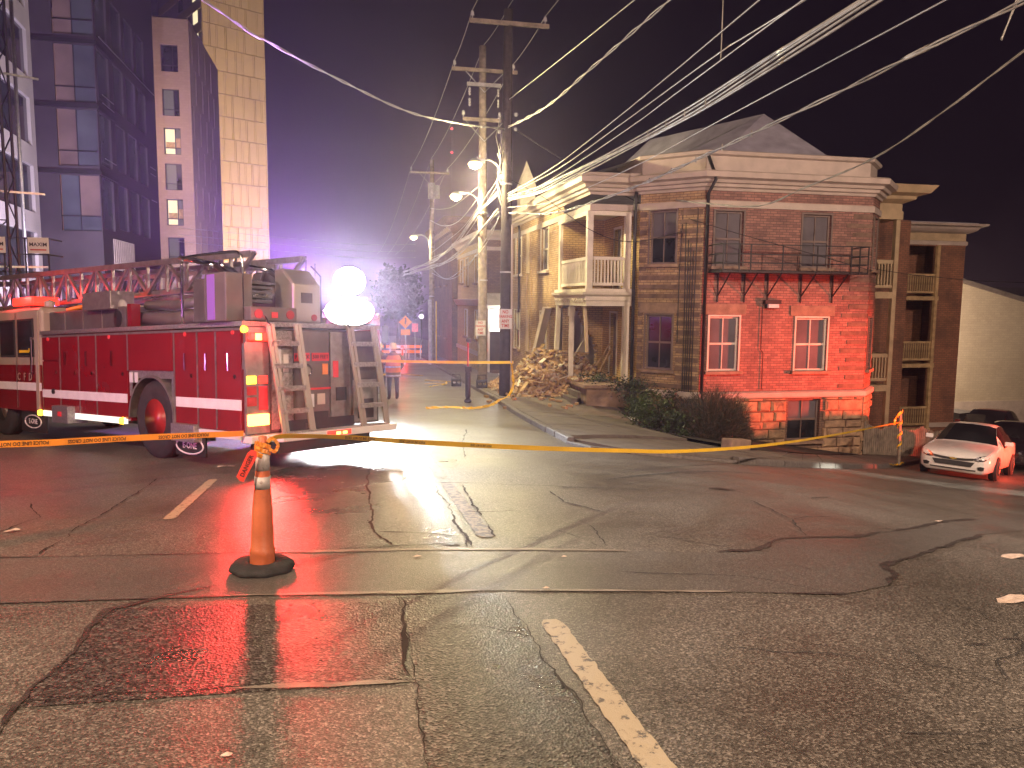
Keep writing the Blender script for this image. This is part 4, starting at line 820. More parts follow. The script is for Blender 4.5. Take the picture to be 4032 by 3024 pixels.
TR = Matrix((td, te, Vector((0, 0, 1)))).transposed()
B().obox(tc_ + td * 4.0 + te * 8.1 + Vector((0, 0, 22)), (8.0, 15.8, 56), TR).build('core', M['trim'], T3)
rows_ = [-3 + 2.75 * k for k in range(19)]
for z in rows_:
    u = 0.0; k = 0
    while u < 7.9:
        w = random.choice((0.9, 1.15, 1.5)); w = min(w, 8.0 - u)
        if 8.0 - u - w < 0.5: w = 8.0 - u
        B().obox(tc_ + td * (u + w / 2) + te * 0.1 + Vector((0, 0, z + 1.35)), (w - 0.05, 0.2 + 0.08 * (k % 2), 2.66), TR).build('panel', PAN, T3)
        B().obox(tc_ + td * (u + w - 0.16) - te * 0.05 + Vector((0, 0, z + 1.35)), (0.12, 0.14, 2.6), TR).build('fin', PAN, T3)
        u += w; k += 1
for j, z in enumerate(rows_):
    B().obox(tc_ - td * 0.02 + te * 8.0 + Vector((0, 0, z + 2.2)), (0.06, 15.8, 1.0), TR).build('panel', PAN, T3)
    for q in (2.2, 7.2):
        B().obox(tc_ - td * 0.03 + te * q + Vector((0, 0, z + 0.95)), (0.05, 1.5, 1.4), TR).build('window', GLOW['room'] if (q < 3 and 10 <= j <= 15) else M['glass'], T3)
lamp('unseen_tower_fill', 'SPOT', (-6, 84, -2), (1.0, 0.72, 0.42), 85000, (-14, 107, 24), 0.5, 95, 0.6)  # unseen spot added at street level to brighten the tower face
lamp('unseen_block_fill', 'SPOT', (-8.3, 30.5, -1.1), (0.82, 0.70, 1.0), 14000, (-12.4, 45, 9.5), 0.3, 100, 0.8)  # added light hidden behind the ladder truck, brightens the dark block
lamp('unseen_block_fill', 'SPOT', (-6, 60, -1.3), (0.92, 0.76, 0.88), 11000, (-12, 74, 13), 0.3, 90, 0.8)  # second added light, unseen, lifts the side of the brown block
lamp('yard_light', 'POINT', (29, 36.5, 0.6), (1.0, 0.74, 0.52), 6500, None, 0.3)
lamp('unseen_gap_fill', 'POINT', (-15.4, 59.5, 13), (1.0, 0.66, 0.50), 2600, None, 0.4)  # added light hidden behind the dark block, brightens the brown wall
# lighter grey block with window bands at the edge of the frame
GR = mat('pale_grey_concrete', (0.40, 0.37, 0.36), 0.7, var=0.12, scale=0.5); 
T4 = empty('grey_block', (-20, 34, -2.4), 'pale grey block with dark window bands at the edge of the frame', 'building')
g0, g1 = Vector((-13.4, 32.8, 0)), Vector((-14.1, 40.4, 0))
holes = [(0.6, 7.0, z, z + 2.1) for z in (2.4, 5.4, 8.4, 11.4, 14.4)]
B().wall(g0, g1, -3, 19, holes, 0.2).wall((-24, 32.8), g0, -3, 19).wall(g1, (-24, 40.4), -3, 19).build('wall', GR, T4)
for h_ in holes:
    for k in range(4):
        pa = g0.lerp(g1, (0.6 + k * 1.6 + 0.03) / 7.63); pb = g0.lerp(g1, (0.6 + k * 1.6 + 1.55) / 7.63); dd = (pb - pa).normalized(); nn = Vector((dd.y, -dd.x, 0))
        B().obox((pa + pb) / 2 - nn * 0.15 + Vector((0, 0, h_[2] + 1.05)), ((pb - pa).length, 0.03, 2.08), Matrix((dd, -nn, Vector((0, 0, 1)))).transposed()).build('window', M['glass'], T4)
B().tube((-12.1, 33.0, -2), (-12.1, 33.0, 16), 0.07, n=8).build('standpipe', M['galv'], T4, smooth=True)
# hoist mast and the aerial basket with its name boards
HM = empty('hoist_mast', (-11.9, 30, -2), 'black lattice hoist mast standing at the edge of the frame', 'hoist')
mx_, my_ = -12.25, 30.0
for dx, dy in ((0, 0), (0.75, 0), (0, 0.75), (0.75, 0.75)): B().tube((mx_ + dx, my_ + dy, -2), (mx_ + dx, my_ + dy, 16), 0.05, n=6).build('chord', M['iron'], HM)
for k in range(24):
    z = -1.8 + k * 0.75
    B().bar((mx_, my_, z), (mx_ + .75, my_, z + (0.75 if k % 2 else 0)), 0.035).bar((mx_ + .75, my_, z + (0 if k % 2 else .75)), (mx_ + .75, my_ + .75, z + (.75 if k % 2 else 0)), 0.035).bar((mx_, my_, z), (mx_ + .75, my_, z), 0.04).build('lattice', M['iron'], HM)
for z in (9.2, 5.2, 2.6): B().bar((mx_, my_, z), (-10.7, 31.2, z + 0.05), 0.07).build('wall_tie', M['galv'], HM)
BK = empty('work_basket', (-10, 27, 1.6), 'crane work basket with white name boards above the cab roof', 'basket')
b = B()
for z in (2.35, 2.9, 3.4): b.bar((-11.2, 27, z), (-9.25, 27, z), 0.04).bar((-9.25, 27, z), (-9.25, 28.2, z), 0.04)
for x in (-11.2, -10.5, -9.9, -9.25): b.bar((x, 27, 2.0), (x, 27, 3.4), 0.04)
b.build('rail', M['iron'], BK); B().box(-11.3, 26.95, 1.9, -9.2, 28.3, 2.05).build('floor', M['dull'], BK)
for x0, x1 in ((-11.0, -10.42), (-9.78, -9.2)):
    o = B().box(x0, 26.88, 2.93, x1, 26.92, 3.42).build('name_board', M['sign_w'], BK)
    text('MAXIM', 0.16, frame3(((x0 + x1) / 2, 26.875, 3.2), (1, 0, 0), (0, 0, 1)), M['ink'], 'lettering', o); B().box(x0 + 0.06, 26.872, 3.02, x1 - 0.06, 26.879, 3.06).build('underline', M['sign_red'], o)
B().bar((-10.2, 28.2, 1.9), (-11.6, 31, -2.2), 0.25).build('boom', M['dull'], BK)
# ------------------------------------------------------------------ utility poles with lamps
def utility_pole(x, y, top, m, label, arms, lampz, lamp_head, r0=0.17, transformer=False):
    g = gz(x, y) + 0.1
    o = empty('utility_pole', (x, y, g), label, 'utility pole', 'utility poles along the kerb')
    lean = random.uniform(-0.05, 0.05)
    b = B(); n = 14; N = 9
    b.path([(x + lean * k / N, y, lerp(g - 0.3, top, k / N)) for k in range(N + 1)], [lerp(r0, r0 * 0.68, k / N) for k in range(N + 1)], n)
    b.build('shaft', m, o, smooth=True)
    for (xa, xb, z, pins, brace) in arms:
        a = B().bar((xa, y - 0.2, z), (xb, y - 0.2, z + 0.0), 0.10, 0.12).build('crossarm', M['pole_grey'] if pins else M['galv'], o)
        if brace:
            for s in (-1, 1): B().bar((x, y - 0.16, z - 0.75), (x + s * 0.7, y - 0.2, z - 0.05), 0.025).build('brace', M['galv'], a)
        for px in pins: B().lathe([(0.02, 0), (0.02, 0.08), (0.07, 0.09), (0.05, 0.15), (0.06, 0.16), (0.035, 0.23), (0, 0.25)], (px, y - 0.2, z + 0.06), n=10).build('insulator', M['porcelain'], a, smooth=True)
    # lamp bracket, head and lens
    hx, hy, hz = lamp_head
    B().path(smooth_pts([(x - 0.1, y, lampz - 0.55), (x - 0.22, y, lampz - 0.1), (x - 0.55, hy, hz + 0.06), (hx + 0.25, hy, hz + 0.02)], 6), 0.03, 8).build('lamp_bracket', M['galv'], o, smooth=True)
    hd = B().lathe([(0.0, 0.11), (0.10, 0.10), (0.17, 0.04), (0.18, 0.0), (0.16, -0.01)], (hx, hy, hz - 0.02), n=16).obox((hx + 0.2, hy, hz + 0.03), (0.22, 0.12, 0.1)).build('lamp_head', M['galv'], o)
    B().lathe([(0.175, -0.0), (0.23, -0.07), (0.17, -0.17), (0, -0.23)], (hx, hy, hz - 0.02), n=16).build('lamp_lens', GLOW['lamp'], hd, smooth=True)  # lens enlarged so the lamp's glare is drawn into its shape
    for z in (lampz - 0.6, g + 4.0): B().tube((x, y, z), (x, y, z + 0.05), r0 * 0.95, n=14).build('steel_band', M['galv'], o)
    if transformer:
        B().lathe([(0.0, 0.0), (0.2, 0.02), (0.22, 0.06), (0.22, 0.85), (0.19, 0.93), (0, 0.96)], (x - 0.02, y - 0.42, top - 2.35), n=18).build('transformer', M['galv'], o, smooth=True)
        B().lathe([(0.0, 0.0), (0.17, 0.02), (0.17, 0.75), (0, 0.8)], (x + 0.3, y - 0.3, top - 2.3), n=14).build('transformer', M['galv'], o, smooth=True)
    return o
p1 = utility_pole(4.95, 24.6, 10.6, M['pole_dark'], 'dark creosoted utility pole nearest the fire truck with a purple lit sign', [(3.7, 6.22, 10.12, (3.8, 6.1), False)], 5.85, LAMP_HEADS[0], 0.2)
p2 = utility_pole(4.9, 28.7, 10.75, M['pole_grey'], 'pale weathered utility pole with three stacked crossarms and a no parking sign', [(3.7, 6.1, 9.85, (3.8, 5.95), True), (4.25, 5.5, 9.35, (), False), (4.1, 5.5, 8.12, (4.12, 5.45), True)], 5.4, LAMP_HEADS[1], 0.19)
p3 = utility_pole(4.85, 46.8, 9.85, M['pole_grey'], 'distant utility pole carrying grey transformers and a lit lamp', [(3.58, 5.9, 9.05, (3.65, 5.8), True)], 5.3, LAMP_HEADS[2], 0.18, True)
for z in (7.35, 6.9): B().lathe([(0.02, 0), (0.06, 0.02), (0.06, 0.1), (0.02, 0.12)], (5.2, 24.45, z), n=8).build('insulator', M['porcelain'], p1); B().lathe([(0.02, 0), (0.06, 0.02), (0.06, 0.1), (0.02, 0.12)], (4.68, 24.45, z - 0.1), n=8).build('insulator', M['porcelain'], p1)
for x in (4.35, 5.4):
    for k in range(2): B().lathe([(0.015, 0.0), (0.05, 0.05), (0.03, 0.1), (0.05, 0.15), (0.03, 0.2), (0.05, 0.25), (0.015, 0.3)], (x, 28.5, 8.95 - 0.38 * k - 0.0), n=8).build('fuse_cutout', M['porcelain'], p2)
b = B()
for k in range(7): b.tube((4.62 + random.uniform(-.1, .1), 24.42, 6.8 - k * 0.3), (4.75, 24.42, 6.5 - k * 0.32), 0.02, n=5)
b.path([(4.7, 24.4, 7.3), (4.55, 24.35, 6.7), (4.72, 24.4, 6.0), (4.6, 24.38, 5.2), (4.75, 24.4, 4.6)], 0.02, 5); b.build('jumper_cable', M['cable'], p1)
B().box(5.08, 24.38, -1.4, 5.13, 24.43, 4.0).build('ground_wire_moulding', M['trim'], p1)
B().path([(4.75, 46.6, -2.3), (4.72, 46.62, 1.6)], 0.12, 10).build('conduit_guard', M['galv'], p3)
B().box(5.05, 46.4, -2.3, 5.12, 46.47, 1.5).build('guy_guard', M['tape'], p3)
def pole_sign(pole, x, y, z0, z1, w, label):
    s = B().box(x - w / 2, y - 0.012, z0, x + w / 2, y, z1).build('no_parking_sign', M['sign_w'], pole, label=label)
    h = (z1 - z0)
    for i, t in enumerate(('NO', 'PARKING', 'ANY', 'TIME')): text(t, h * (0.24 if i != 1 else 0.2), frame3((x, y - 0.014, z1 - h * (0.15 + 0.23 * i)), (1, 0, 0), (0, 0, 1)), M['sign_red'], 'lettering', s, xscale=0.8)
    return s
pole_sign(p1, 4.9, 24.38, 0.68, 1.32, 0.42, 'no parking sign strapped to the dark pole'); pole_sign(p2, 4.78, 28.49, 0.28, 0.84, 0.38, 'red and white no parking sign on the pale pole')
# the street lamps that stand behind the viewer
for (x, y, z), lb in zip(LAMP_BACK, ('street lamp behind the viewer on the kerb line', 'street lamp on the far side of the side street', 'street lamp on the opposite kerb beside the viewer')):
    px = x + (1.4 if x > -5 else -1.4); g = gz(px, y); o = empty('street_lamp', (px, y, g), lb, 'street lamp')
    B().path([(px, y, g - 0.2), (px, y, g + 4), (px, y, z + 0.2)], [0.13, 0.11, 0.08], 12).build('post', M['galv'], o, smooth=True)
    B().path([(px, y, z + 0.1), ((px + x) / 2, y, z + 0.35), (x, y, z + 0.25)], 0.035, 8).build('arm', M['galv'], o, smooth=True)
    B().lathe([(0, 0.12), (0.16, 0.1), (0.2, 0.0), (0.19, -0.02)], (x, y, z + 0.2), n=14).build('lamp_head', M['galv'], o)
# ------------------------------------------------------------------ overhead wires
def sag(a, c, s, n=14):
    a = Vector(a); c = Vector(c); return [a.lerp(c, k / n) - Vector((0, 0, s * 4 * (k / n) * (1 - k / n))) for k in range(n + 1)]
def wire(pts, r, m, label, group='overhead wires', strands=1, wob=0.0, smoothn=7, name='overhead_wire', beads=0, freq=3.2):
    P = smooth_pts(pts, smoothn) if len(pts) < 14 else [Vector(p) for p in pts]
    b = B(); P = resample(P, 0.3) if (strands > 1 or wob) else P
    L = 0
    for s in range(strands):
        Q = []; L = 0; ph = s * 2 * math.pi / max(1, strands)
        for k, p in enumerate(P):
            if k: L += (p - P[k - 1]).length
            o = wob if strands == 1 else wob
            Q.append(p + Vector((0.6 * o * math.cos(L * freq + ph), 0, o * math.sin(L * freq + ph) + (0.04 * (s - strands / 2) if strands > 2 else 0))))
        b.path(Q, r, 5)
    if beads:
        for k in [q for q in range(2, len(P) - 1, beads) if P[q].y > 11.5]: b.tube(P[k] + Vector((0, 0, -0.05)), P[k] + Vector((0, 0, 0.06)), 0.014, n=4)
    return b.build(name, m, smooth=True, label=label, cat='wire', group=group)
def ext(pts, y=-8):
    a, c = Vector(pts[-2]), Vector(pts[-1]); t = (y - c.y) / (c.y - a.y) if abs(c.y - a.y) > 1e-3 else 0
    return list(pts) + [tuple(c + (c - a) * t + Vector((0, 0, 0.0)))]
PL = [(3.8, 24.4, 10.42), (4.98, 24.55, 10.7), (6.1, 24.4, 10.42)]; P2 = [(3.8, 28.5, 10.14), (4.9, 28.65, 10.8), (5.95, 28.5, 10.14)]; P3 = [(3.65, 46.6, 9.34), (4.85, 46.75, 9.9), (5.8, 46.6, 9.34)]
for i, nm in enumerate(('left hand', 'middle', 'right hand')):
    wire(sag(PL[i], (PL[i][0] + 0.3, -14, 11.2), 0.6), 0.014, M['wire'], f'{nm} top wire running overhead from the dark pole', 'primary wires')
    wire(sag(PL[i], P2[i], 0.08, 5), 0.013, M['wire'], f'{nm} top wire between the dark and the pale pole', 'primary wires'); wire(sag(P2[i], P3[i], 0.35), 0.013, M['wire'], f'{nm} top wire from the pale pole to the distant pole', 'primary wires')
    wire(sag(P3[i], (P3[i][0] - 0.3, 95, 7.0), 0.8), 0.015, M['cable'], f'{nm} top wire leading away beyond the distant pole', 'primary wires')
wire(ext([(4.97, 24.37, 7.84), (5.4, 18.88, 7.69), (5.67, 15.35, 7.61)]), 0.014, M['wire'], 'single bare wire rising from the middle of the dark pole')
wire(ext([(4.93, 24.88, 7.05), (5.25, 20.76, 6.79), (5.5, 17.51, 6.91), (5.79, 13.86, 7.08)]), 0.015, M['wire'], 'twisted cable rising steeply from the dark pole', strands=2, wob=0.03)
wire([(4.84, 24.46, 6.96), (3.21, 22.28, 6.55), (1.48, 19.97, 6.27), (-0.28, 17.63, 6.36), (-1.46, 16.06, 6.5), (-2.4, 14.8, 6.73), (-9, 6, 8.9)], 0.013, M['wire'], 'twisted cable sagging across the street above the fire truck', strands=2, wob=0.02)
wire(ext([(4.92, 25.16, 4.96), (5.16, 20.09, 5.0), (5.33, 16.53, 5.22), (5.5, 12.97, 5.52), (5.63, 10.28, 5.78)]), 0.012, M['wire'], 'upper of two thin wires above the cable bundle')
wire(ext([(4.94, 24.84, 4.92), (5.23, 19.63, 4.93), (5.47, 15.44, 5.19), (5.69, 11.47, 5.46), (5.81, 9.42, 5.49)]), 0.012, M['wire'], 'lower of two thin wires above the cable bundle')
wire(ext([(4.91, 25.48, 4.92), (5.09, 21.61, 4.64), (5.25, 18.38, 4.63), (5.42, 14.73, 4.66), (5.55, 12.08, 4.73), (5.66, 9.77, 4.89), (5.74, 8.08, 5.0)]), 0.018, M['cable'], 'thick bundle of lashed communication cables', strands=5, wob=0.022, beads=2, freq=0.7)
wire(ext([(4.98, 24.3, 4.35), (5.34, 20.98, 3.98), (5.58, 18.85, 3.92), (5.94, 15.53, 4.01), (6.27, 12.5, 4.23), (6.56, 9.83, 4.45), (6.73, 8.3, 4.61), (6.84, 7.24, 4.7)]), 0.014, M['cable'], 'lower lashed cable pair passing in front of the house', strands=2, wob=0.022, beads=2)
wire(ext([(9.44, 21.64, 4.58), (9.72, 20.08, 4.3), (10.09, 17.99, 4.01), (10.37, 16.43, 4.26), (10.71, 14.5, 4.61), (11.0, 12.86, 5.25), (11.24, 11.52, 5.88)], 2), 0.013, M['cable'], 'twisted service drop hooked to the house cornice', strands=2, wob=0.012)
wire([(5.1, 24.47, 7.0), (6.4, 24.04, 6.15), (7.63, 23.57, 5.35), (9.12, 22.99, 4.52), (9.75, 21.3, 4.0), (10.9, 20.3, 3.5), (13.04, 20.1, 2.99), (14.8, 20.0, 2.57), (17.1, 22.9, 2.75), (19.15, 22.8, 2.53), (23.6, 22.4, 2.36), (40, 22, 2.6)], 0.011, M['cable_dark'], 'thin dark wire drooping past the fire escape')
wire([(5.1, 24.45, 5.38), (6.05, 23.78, 4.75), (7.17, 22.6, 3.72), (8.23, 22.0, 3.36), (9.5, 21.25, 3.63)], 0.011, M['cable_dark'], 'thin dark wire drooping across the upper porch')
for i, pts in enumerate(([(4.95, 24.7, 5.05), (4.95, 29.39, 4.75), (4.95, 34.29, 4.21), (4.95, 41.14, 3.86), (4.9, 46.7, 3.81), (4.9, 95, 4.2)], [(4.95, 24.7, 4.5), (4.95, 28.35, 4.11), (4.95, 33.59, 3.66), (4.95, 41.14, 3.44), (4.9, 46.7, 3.52), (4.9, 95, 4.0)])):
    wire([(p[0] - 0.25, p[1], p[2]) for p in pts], 0.022, M['cable'], ('upper', 'lower')[i] + ' cable bundle slung between the kerb poles', strands=4, wob=0.03, freq=0.5)
wire([(4.75, 24.7, 4.3), (4.75, 27.38, 3.54), (4.75, 32.9, 2.94), (4.75, 39.19, 2.66), (4.8, 46.7, 3.54)], 0.014, M['cable'], 'slack drop cable hanging lowest between the kerb poles')
for i, (za, zm, zb) in enumerate(((5.6, 4.5, 4.4), (5.3, 4.0, 4.1), (4.0, 2.6, 3.2))):
    wire([(4.8 - .1 * i, 24.7, za), (4.75, 32, lerp(za, zm, .8)), (4.75, 38, zm), (4.85, 46.7, zb)], 0.013, M['cable'], ('highest', 'middle', 'lowest')[i] + ' of three single cables draped between the kerb poles')
for i, (z0, pts) in enumerate(((4.7, [(5.2, 20.0, 4.75), (5.45, 15.0, 5.0), (5.62, 11.0, 5.3)]), (4.55, [(5.35, 20.5, 4.25), (5.75, 15.5, 4.35), (6.1, 11.0, 4.65)]))):
    wire(ext([(4.95, 24.6, z0)] + pts), 0.011, M['wire'], ('thin wire running just above the thick cable bundle', 'thin wire running just below the thick cable bundle')[i])
wire([(4.7, 28.6, 5.35), (4.75, 34.31, 5.05), (4.75, 40.13, 5.38), (4.8, 46.7, 6.3)], 0.014, M['wire'], 'sagging lamp feed from the pale pole')
wire([(4.7, 28.6, 5.75), (4.75, 35.8, 5.89), (4.75, 41.12, 6.33), (4.8, 46.7, 7.0)], 0.012, M['wire'], 'second lamp feed just above the sagging one')
for i, z in enumerate((5.7, 5.2, 4.7)): wire([(5.0, 60, z + 0.1), (1.6, 60, z), (-1.8, 60, z + 0.15), (-12, 60, z + 0.9)], 0.016, M['cable'], ('highest', 'middle', 'lowest')[i] + ' of three wires crossing the far end of the street')
wire([(5.68, 11.6, 7.9), (5.71, 11.55, 6.6), (5.69, 11.5, 5.62), (5.66, 11.45, 5.3)], 0.009, M['cable'], 'short tag end dangling from the thin wires', smoothn=5)
wire([(8.0, 8.2, 5.6), (7.9, 8.3, 5.15), (7.82, 8.35, 4.85)], 0.007, M['cable'], 'frayed loose strands dangling at the top corner', strands=3, wob=0.03)
for x, y, z, lb in ((31.2, 240, 53, 'upper red beacon of a far mast'), (31.2, 240, 46, 'lower red beacon of a far mast')):
    B().lathe([(0, 0), (0.35, 0.2), (0.35, 0.5), (0, 0.7)], (x + 0.0, y, z), n=8).build('mast_beacon', GLOW['tiny_red'], label=lb, cat='beacon', group='red beacons on a far mast')
B().path([(31.2, 240, -4), (31.2, 240, 54)], 0.1, 6).build('radio_mast', M['iron'], label='thin dark radio mast far beyond the street', cat='mast')
# ------------------------------------------------------------------ ladder truck (local frame: x to the rear, y to its right side, z up; origin at the left rear wheel's foot)
azr = rad(41); th = math.atan(0.07)
Rx = Matrix(((1, 0, 0), (0, math.cos(th), math.sin(th)), (0, -math.sin(th), math.cos(th))))
ex = Rx @ Vector((math.sin(azr), -math.cos(azr), 0)); ey = Rx @ Vector((math.cos(azr), math.sin(azr), 0)); ez = ex.cross(ey)
TM = Matrix(((ex.x, ey.x, ez.x, -2.93), (ex.y, ey.y, ez.y, 12.50), (ex.z, ey.z, ez.z, -0.875), (0, 0, 0, 1)))
TK = empty('fire_truck', None, 'red and white ladder fire truck parked slantwise across the street', 'fire truck', matrix=TM)
W = 2.45
def tb(b, name, m, parent=TK, **k): return b.build(name, m, parent, world=False, **k)
tb(B().box(-8.2, 0.55, 0.42, 2.35, 1.9, 0.66), 'chassis', M['black'])
# cab
b = B(); prof = [(-7.9, 0.55), (-7.9, 1.6), (-7.75, 2.42), (-7.55, 2.50), (-4.1, 2.50), (-4.02, 2.44), (-4.02, 0.55)]
b.yprism(prof, 0.0, W); tb(b, 'cab', M['cream'], bevel=0.05)
tb(B().box(-7.92, -0.012, 0.56, -4.02, 0.0 - 0.002, 1.43), 'lower_cab_panel', M['red']); tb(B().box(-7.925, -0.02, 0.95, -4.02, -0.012, 1.10), 'cab_stripe', M['stripe'])
for s0, s1 in ((-5.84, -5.20), (-5.0, -4.36), (-7.3, -6.5)):
    d = tb(B().box(s0 - 0.04, -0.022, 1.58, s1 + 0.04, -0.003, 2.30), 'window_seal', M['rubber'], bevel=0.008); tb(B().box(s0, -0.028, 1.62, s1, -0.0225, 2.26), 'pane', M['glass'], d, bevel=0.004)
tb(B().box(-4.52, -0.029, 1.68, -4.38, -0.0285, 1.74).box(-4.95, -0.029, 1.66, -4.5, -0.0285, 1.71), 'reflective_label', M['tape'])
tb(B().box(-5.115, -0.024, 0.6, -5.095, -0.0205, 2.42), 'door_seam', M['alu']); tb(B().tube((-4.33, -0.06, 1.25), (-4.33, -0.06, 1.95), 0.018).box(-4.345, -0.06, 1.28, -4.315, 0, 1.32).box(-4.345, -0.06, 1.9, -4.315, 0, 1.94), 'grab_handle', M['chrome'])
tb(B().box(-4.22, -0.03, 0.55, -4.1, -0.003, 2.42), 'cab_pillar', M['cream'])
for k, ch in enumerate('CFD'): ltext(ch, 0.20, frame3((-4.98 + k * 0.26, -0.031, 1.20), (1, 0, 0), (0, 0, 1)), M['cream'], TK)
bar_ = tb(B().box(-6.3, 0.2, 2.52, -5.0, 2.2, 2.58), 'light_bar', M['dull']); tb(B().box(-5.7, 0.15, 2.58, -4.75, 0.65, 2.74), 'beacon', GLOW['red'], bar_, bevel=0.03); tb(B().box(-6.25, 1.75, 2.58, -5.3, 2.25, 2.74), 'beacon', GLOW['red'], bar_, bevel=0.03)
tb(B().lathe([(0, 0), (0.1, 0.02), (0.1, 0.12), (0, 0.16)], (-4.6, 0.4, 2.52), n=12), 'air_horn', M['cream'])
# body with compartment doors
tb(B().box(-3.98, 0.02, 0.55, -0.82, W - 0.02, 1.98).box(-0.82, 0.02, 1.25, 0.56, W - 0.02, 1.98).box(0.56, 0.02, 0.52, 2.30, W - 0.02, 1.96).box(-0.82, 0.5, 0.6, 0.56, W - 0.5, 1.25), 'body', M['red'])
for s0, s1, z0, z1 in ((-3.96, -3.26, 1.52, 1.96), (-3.96, -3.26, 0.58, 1.50), (-3.22, -2.52, 0.58, 1.96), (-2.48, -1.89, 0.58, 1.96), (-1.85, -0.83, 0.58, 1.96), (-0.79, 0.54, 1.36, 1.94), (0.60, 1.19, 0.56, 1.92), (1.22, 1.66, 0.56, 1.92), (1.69, 2.27, 0.56, 1.92)):
    d = tb(B().box(s0, -0.012, z0, s1, 0.018, z1), 'compartment_door', M['red'], bevel=0.006)
    if z0 < 1.0 and s1 - s0 > 0.5: tb(B().tube((s1 - 0.12, -0.03, 1.30), (s1 - 0.12, -0.012, 1.30), 0.03, n=10), 'latch', M['chrome'], d)
    if s0 < -3.3: continue
    tb(B().box(s0 - 0.028, -0.018, z0, s0 - 0.006, 0.0, z1), 'hinge_trim', M['alu'], d)
for s0, s1 in ((-3.98, -0.83), (0.62, 2.28)): tb(B().box(s0, -0.019, 0.84, s1, -0.0135, 0.985), 'reflective_stripe', M['stripe'])
tb(B().tube((-3.5, -0.04, 0.96), (-3.5, -0.012, 0.96), 0.05, n=14), 'fuel_cap', M['black'])
# wheel arch panel and fender
def arc(r, n=16): return [(r * math.cos(math.pi * i / n), 0.61 + r * math.sin(math.pi * i / n)) for i in range(n + 1)]
A = arc(0.685); Bq = arc(0.65); b = B()
for i in range(16): b.add([(A[i][0] - 0.1, -0.03, A[i][1]), (A[i + 1][0] - 0.1, -0.03, A[i + 1][1]), (Bq[i + 1][0] - 0.1, -0.03, Bq[i + 1][1]), (Bq[i][0] - 0.1, -0.03, Bq[i][1]), (A[i][0] - 0.1, 0.5, A[i][1]), (A[i + 1][0] - 0.1, 0.5, A[i + 1][1])], [(0, 3, 2, 1), (0, 1, 5, 4)])
tb(b, 'fender', M['alu'])
tb(B().box(-0.8, 0.01, 0.95, -0.74, 0.03, 1.36).box(0.48, 0.0, 0.55, 0.56, 0.03, 1.36).box(-0.78, 0.012, 1.24, 0.5, 0.02, 1.36), 'arch_panel', M['tread'])
for s0 in (-0.76, -0.6): tb(B().box(s0, -0.012, 1.17, s0 + 0.1, 0.0, 1.33), 'marker_plate', M['white'])
def truck_wheel(s, t, side=1, rim=M['rim_red']):
    w = tb(B().lathe([(0.30, 0.03), (0.42, 0.0), (0.53, 0.01), (0.60, 0.05), (0.618, 0.09), (0.618, 0.25), (0.60, 0.29), (0.53, 0.33), (0.3, 0.33)], (s, t, 0.61), 'Y', 36), 'wheel', M['rubber'], smooth=True)
    for k in range(4): tb(B().lathe([(0.615, 0.10 + k * 0.04), (0.624, 0.103 + k * 0.04), (0.624, 0.127 + k * 0.04), (0.615, 0.13 + k * 0.04)], (s, t, 0.61), 'Y', 36), 'tread_rib', M['rubber'], w)
    tb(B().lathe([(0.315, 0.0), (0.295, 0.02), (0.275, 0.15), (0.15, 0.19), (0.14, 0.08), (0.09, 0.05), (0, 0.05)], (s, t + 0.02, 0.61), 'Y', 24), 'rim', rim, w, smooth=True)
    bl = B()
    for k in range(10): a = 2 * math.pi * k / 10; bl.tube((s + 0.2 * math.cos(a), t + 0.12, 0.61 + 0.2 * math.sin(a)), (s + 0.2 * math.cos(a), t + 0.19, 0.61 + 0.2 * math.sin(a)), 0.016, n=6)
    tb(bl, 'wheel_nuts', M['chrome'], w)
truck_wheel(-0.12, 0.03); truck_wheel(-6.1, 0.03, rim=M['chrome']); truck_wheel(-0.12, W - 0.36); truck_wheel(-6.1, W - 0.36, rim=M['chrome'])
for s0, s1, e in ((-5.08, -3.98, 0), (0.50, 1.3, 1)):
    f = tb(B().box(s0, 0.03, 0.16 if not e else 0.12, s1, 0.06, 0.56), 'mud_flap', M['black'])
    R_ = B(); n = 24; cx = (s0 + s1) / 2; cz = 0.36 if not e else 0.27
    R_.path([(cx + 0.36 * math.cos(2 * math.pi * i / n), 0.02, cz + 0.12 * math.sin(2 * math.pi * i / n)) for i in range(n + 1)], 0.012, 5); tb(R_, 'oval_badge', M['stripe'], f)
    ltext('E-ONE', 0.13, frame3((cx, 0.02, cz), (1, 0, 0), (0, 0, 1)), M['stripe'], f)
# running board lights, step boxes
for s0, s1 in ((-3.95, -3.35), (-2.66, -0.9)): tb(B().box(s0, -0.03, 0.50, s1, 0.02, 0.60), 'running_strip', GLOW['strip'])
tb(B().box(-3.32, -0.14, 0.42, -2.69, 0.2, 0.72), 'step_box', M['tread'], bevel=0.01); tb(B().box(-3.06, -0.15, 0.54, -2.92, -0.142, 0.62), 'reflector', M['sign_keep'])
for s in (-4.05, -0.98): tb(B().lathe([(0, -0.06), (0.05, -0.05), (0.06, 0)], (s, -0.02, 0.55), 'Y', 12), 'marker_light', GLOW['amber'], smooth=True)
tb(B().box(0.60, -0.10, 0.34, 1.22, 0.25, 0.60), 'rear_step_box', M['tread'], bevel=0.01)
tb(B().box(0.58, -0.02, 0.44, 2.3, 0.02, 0.54), 'rub_rail', M['white'])
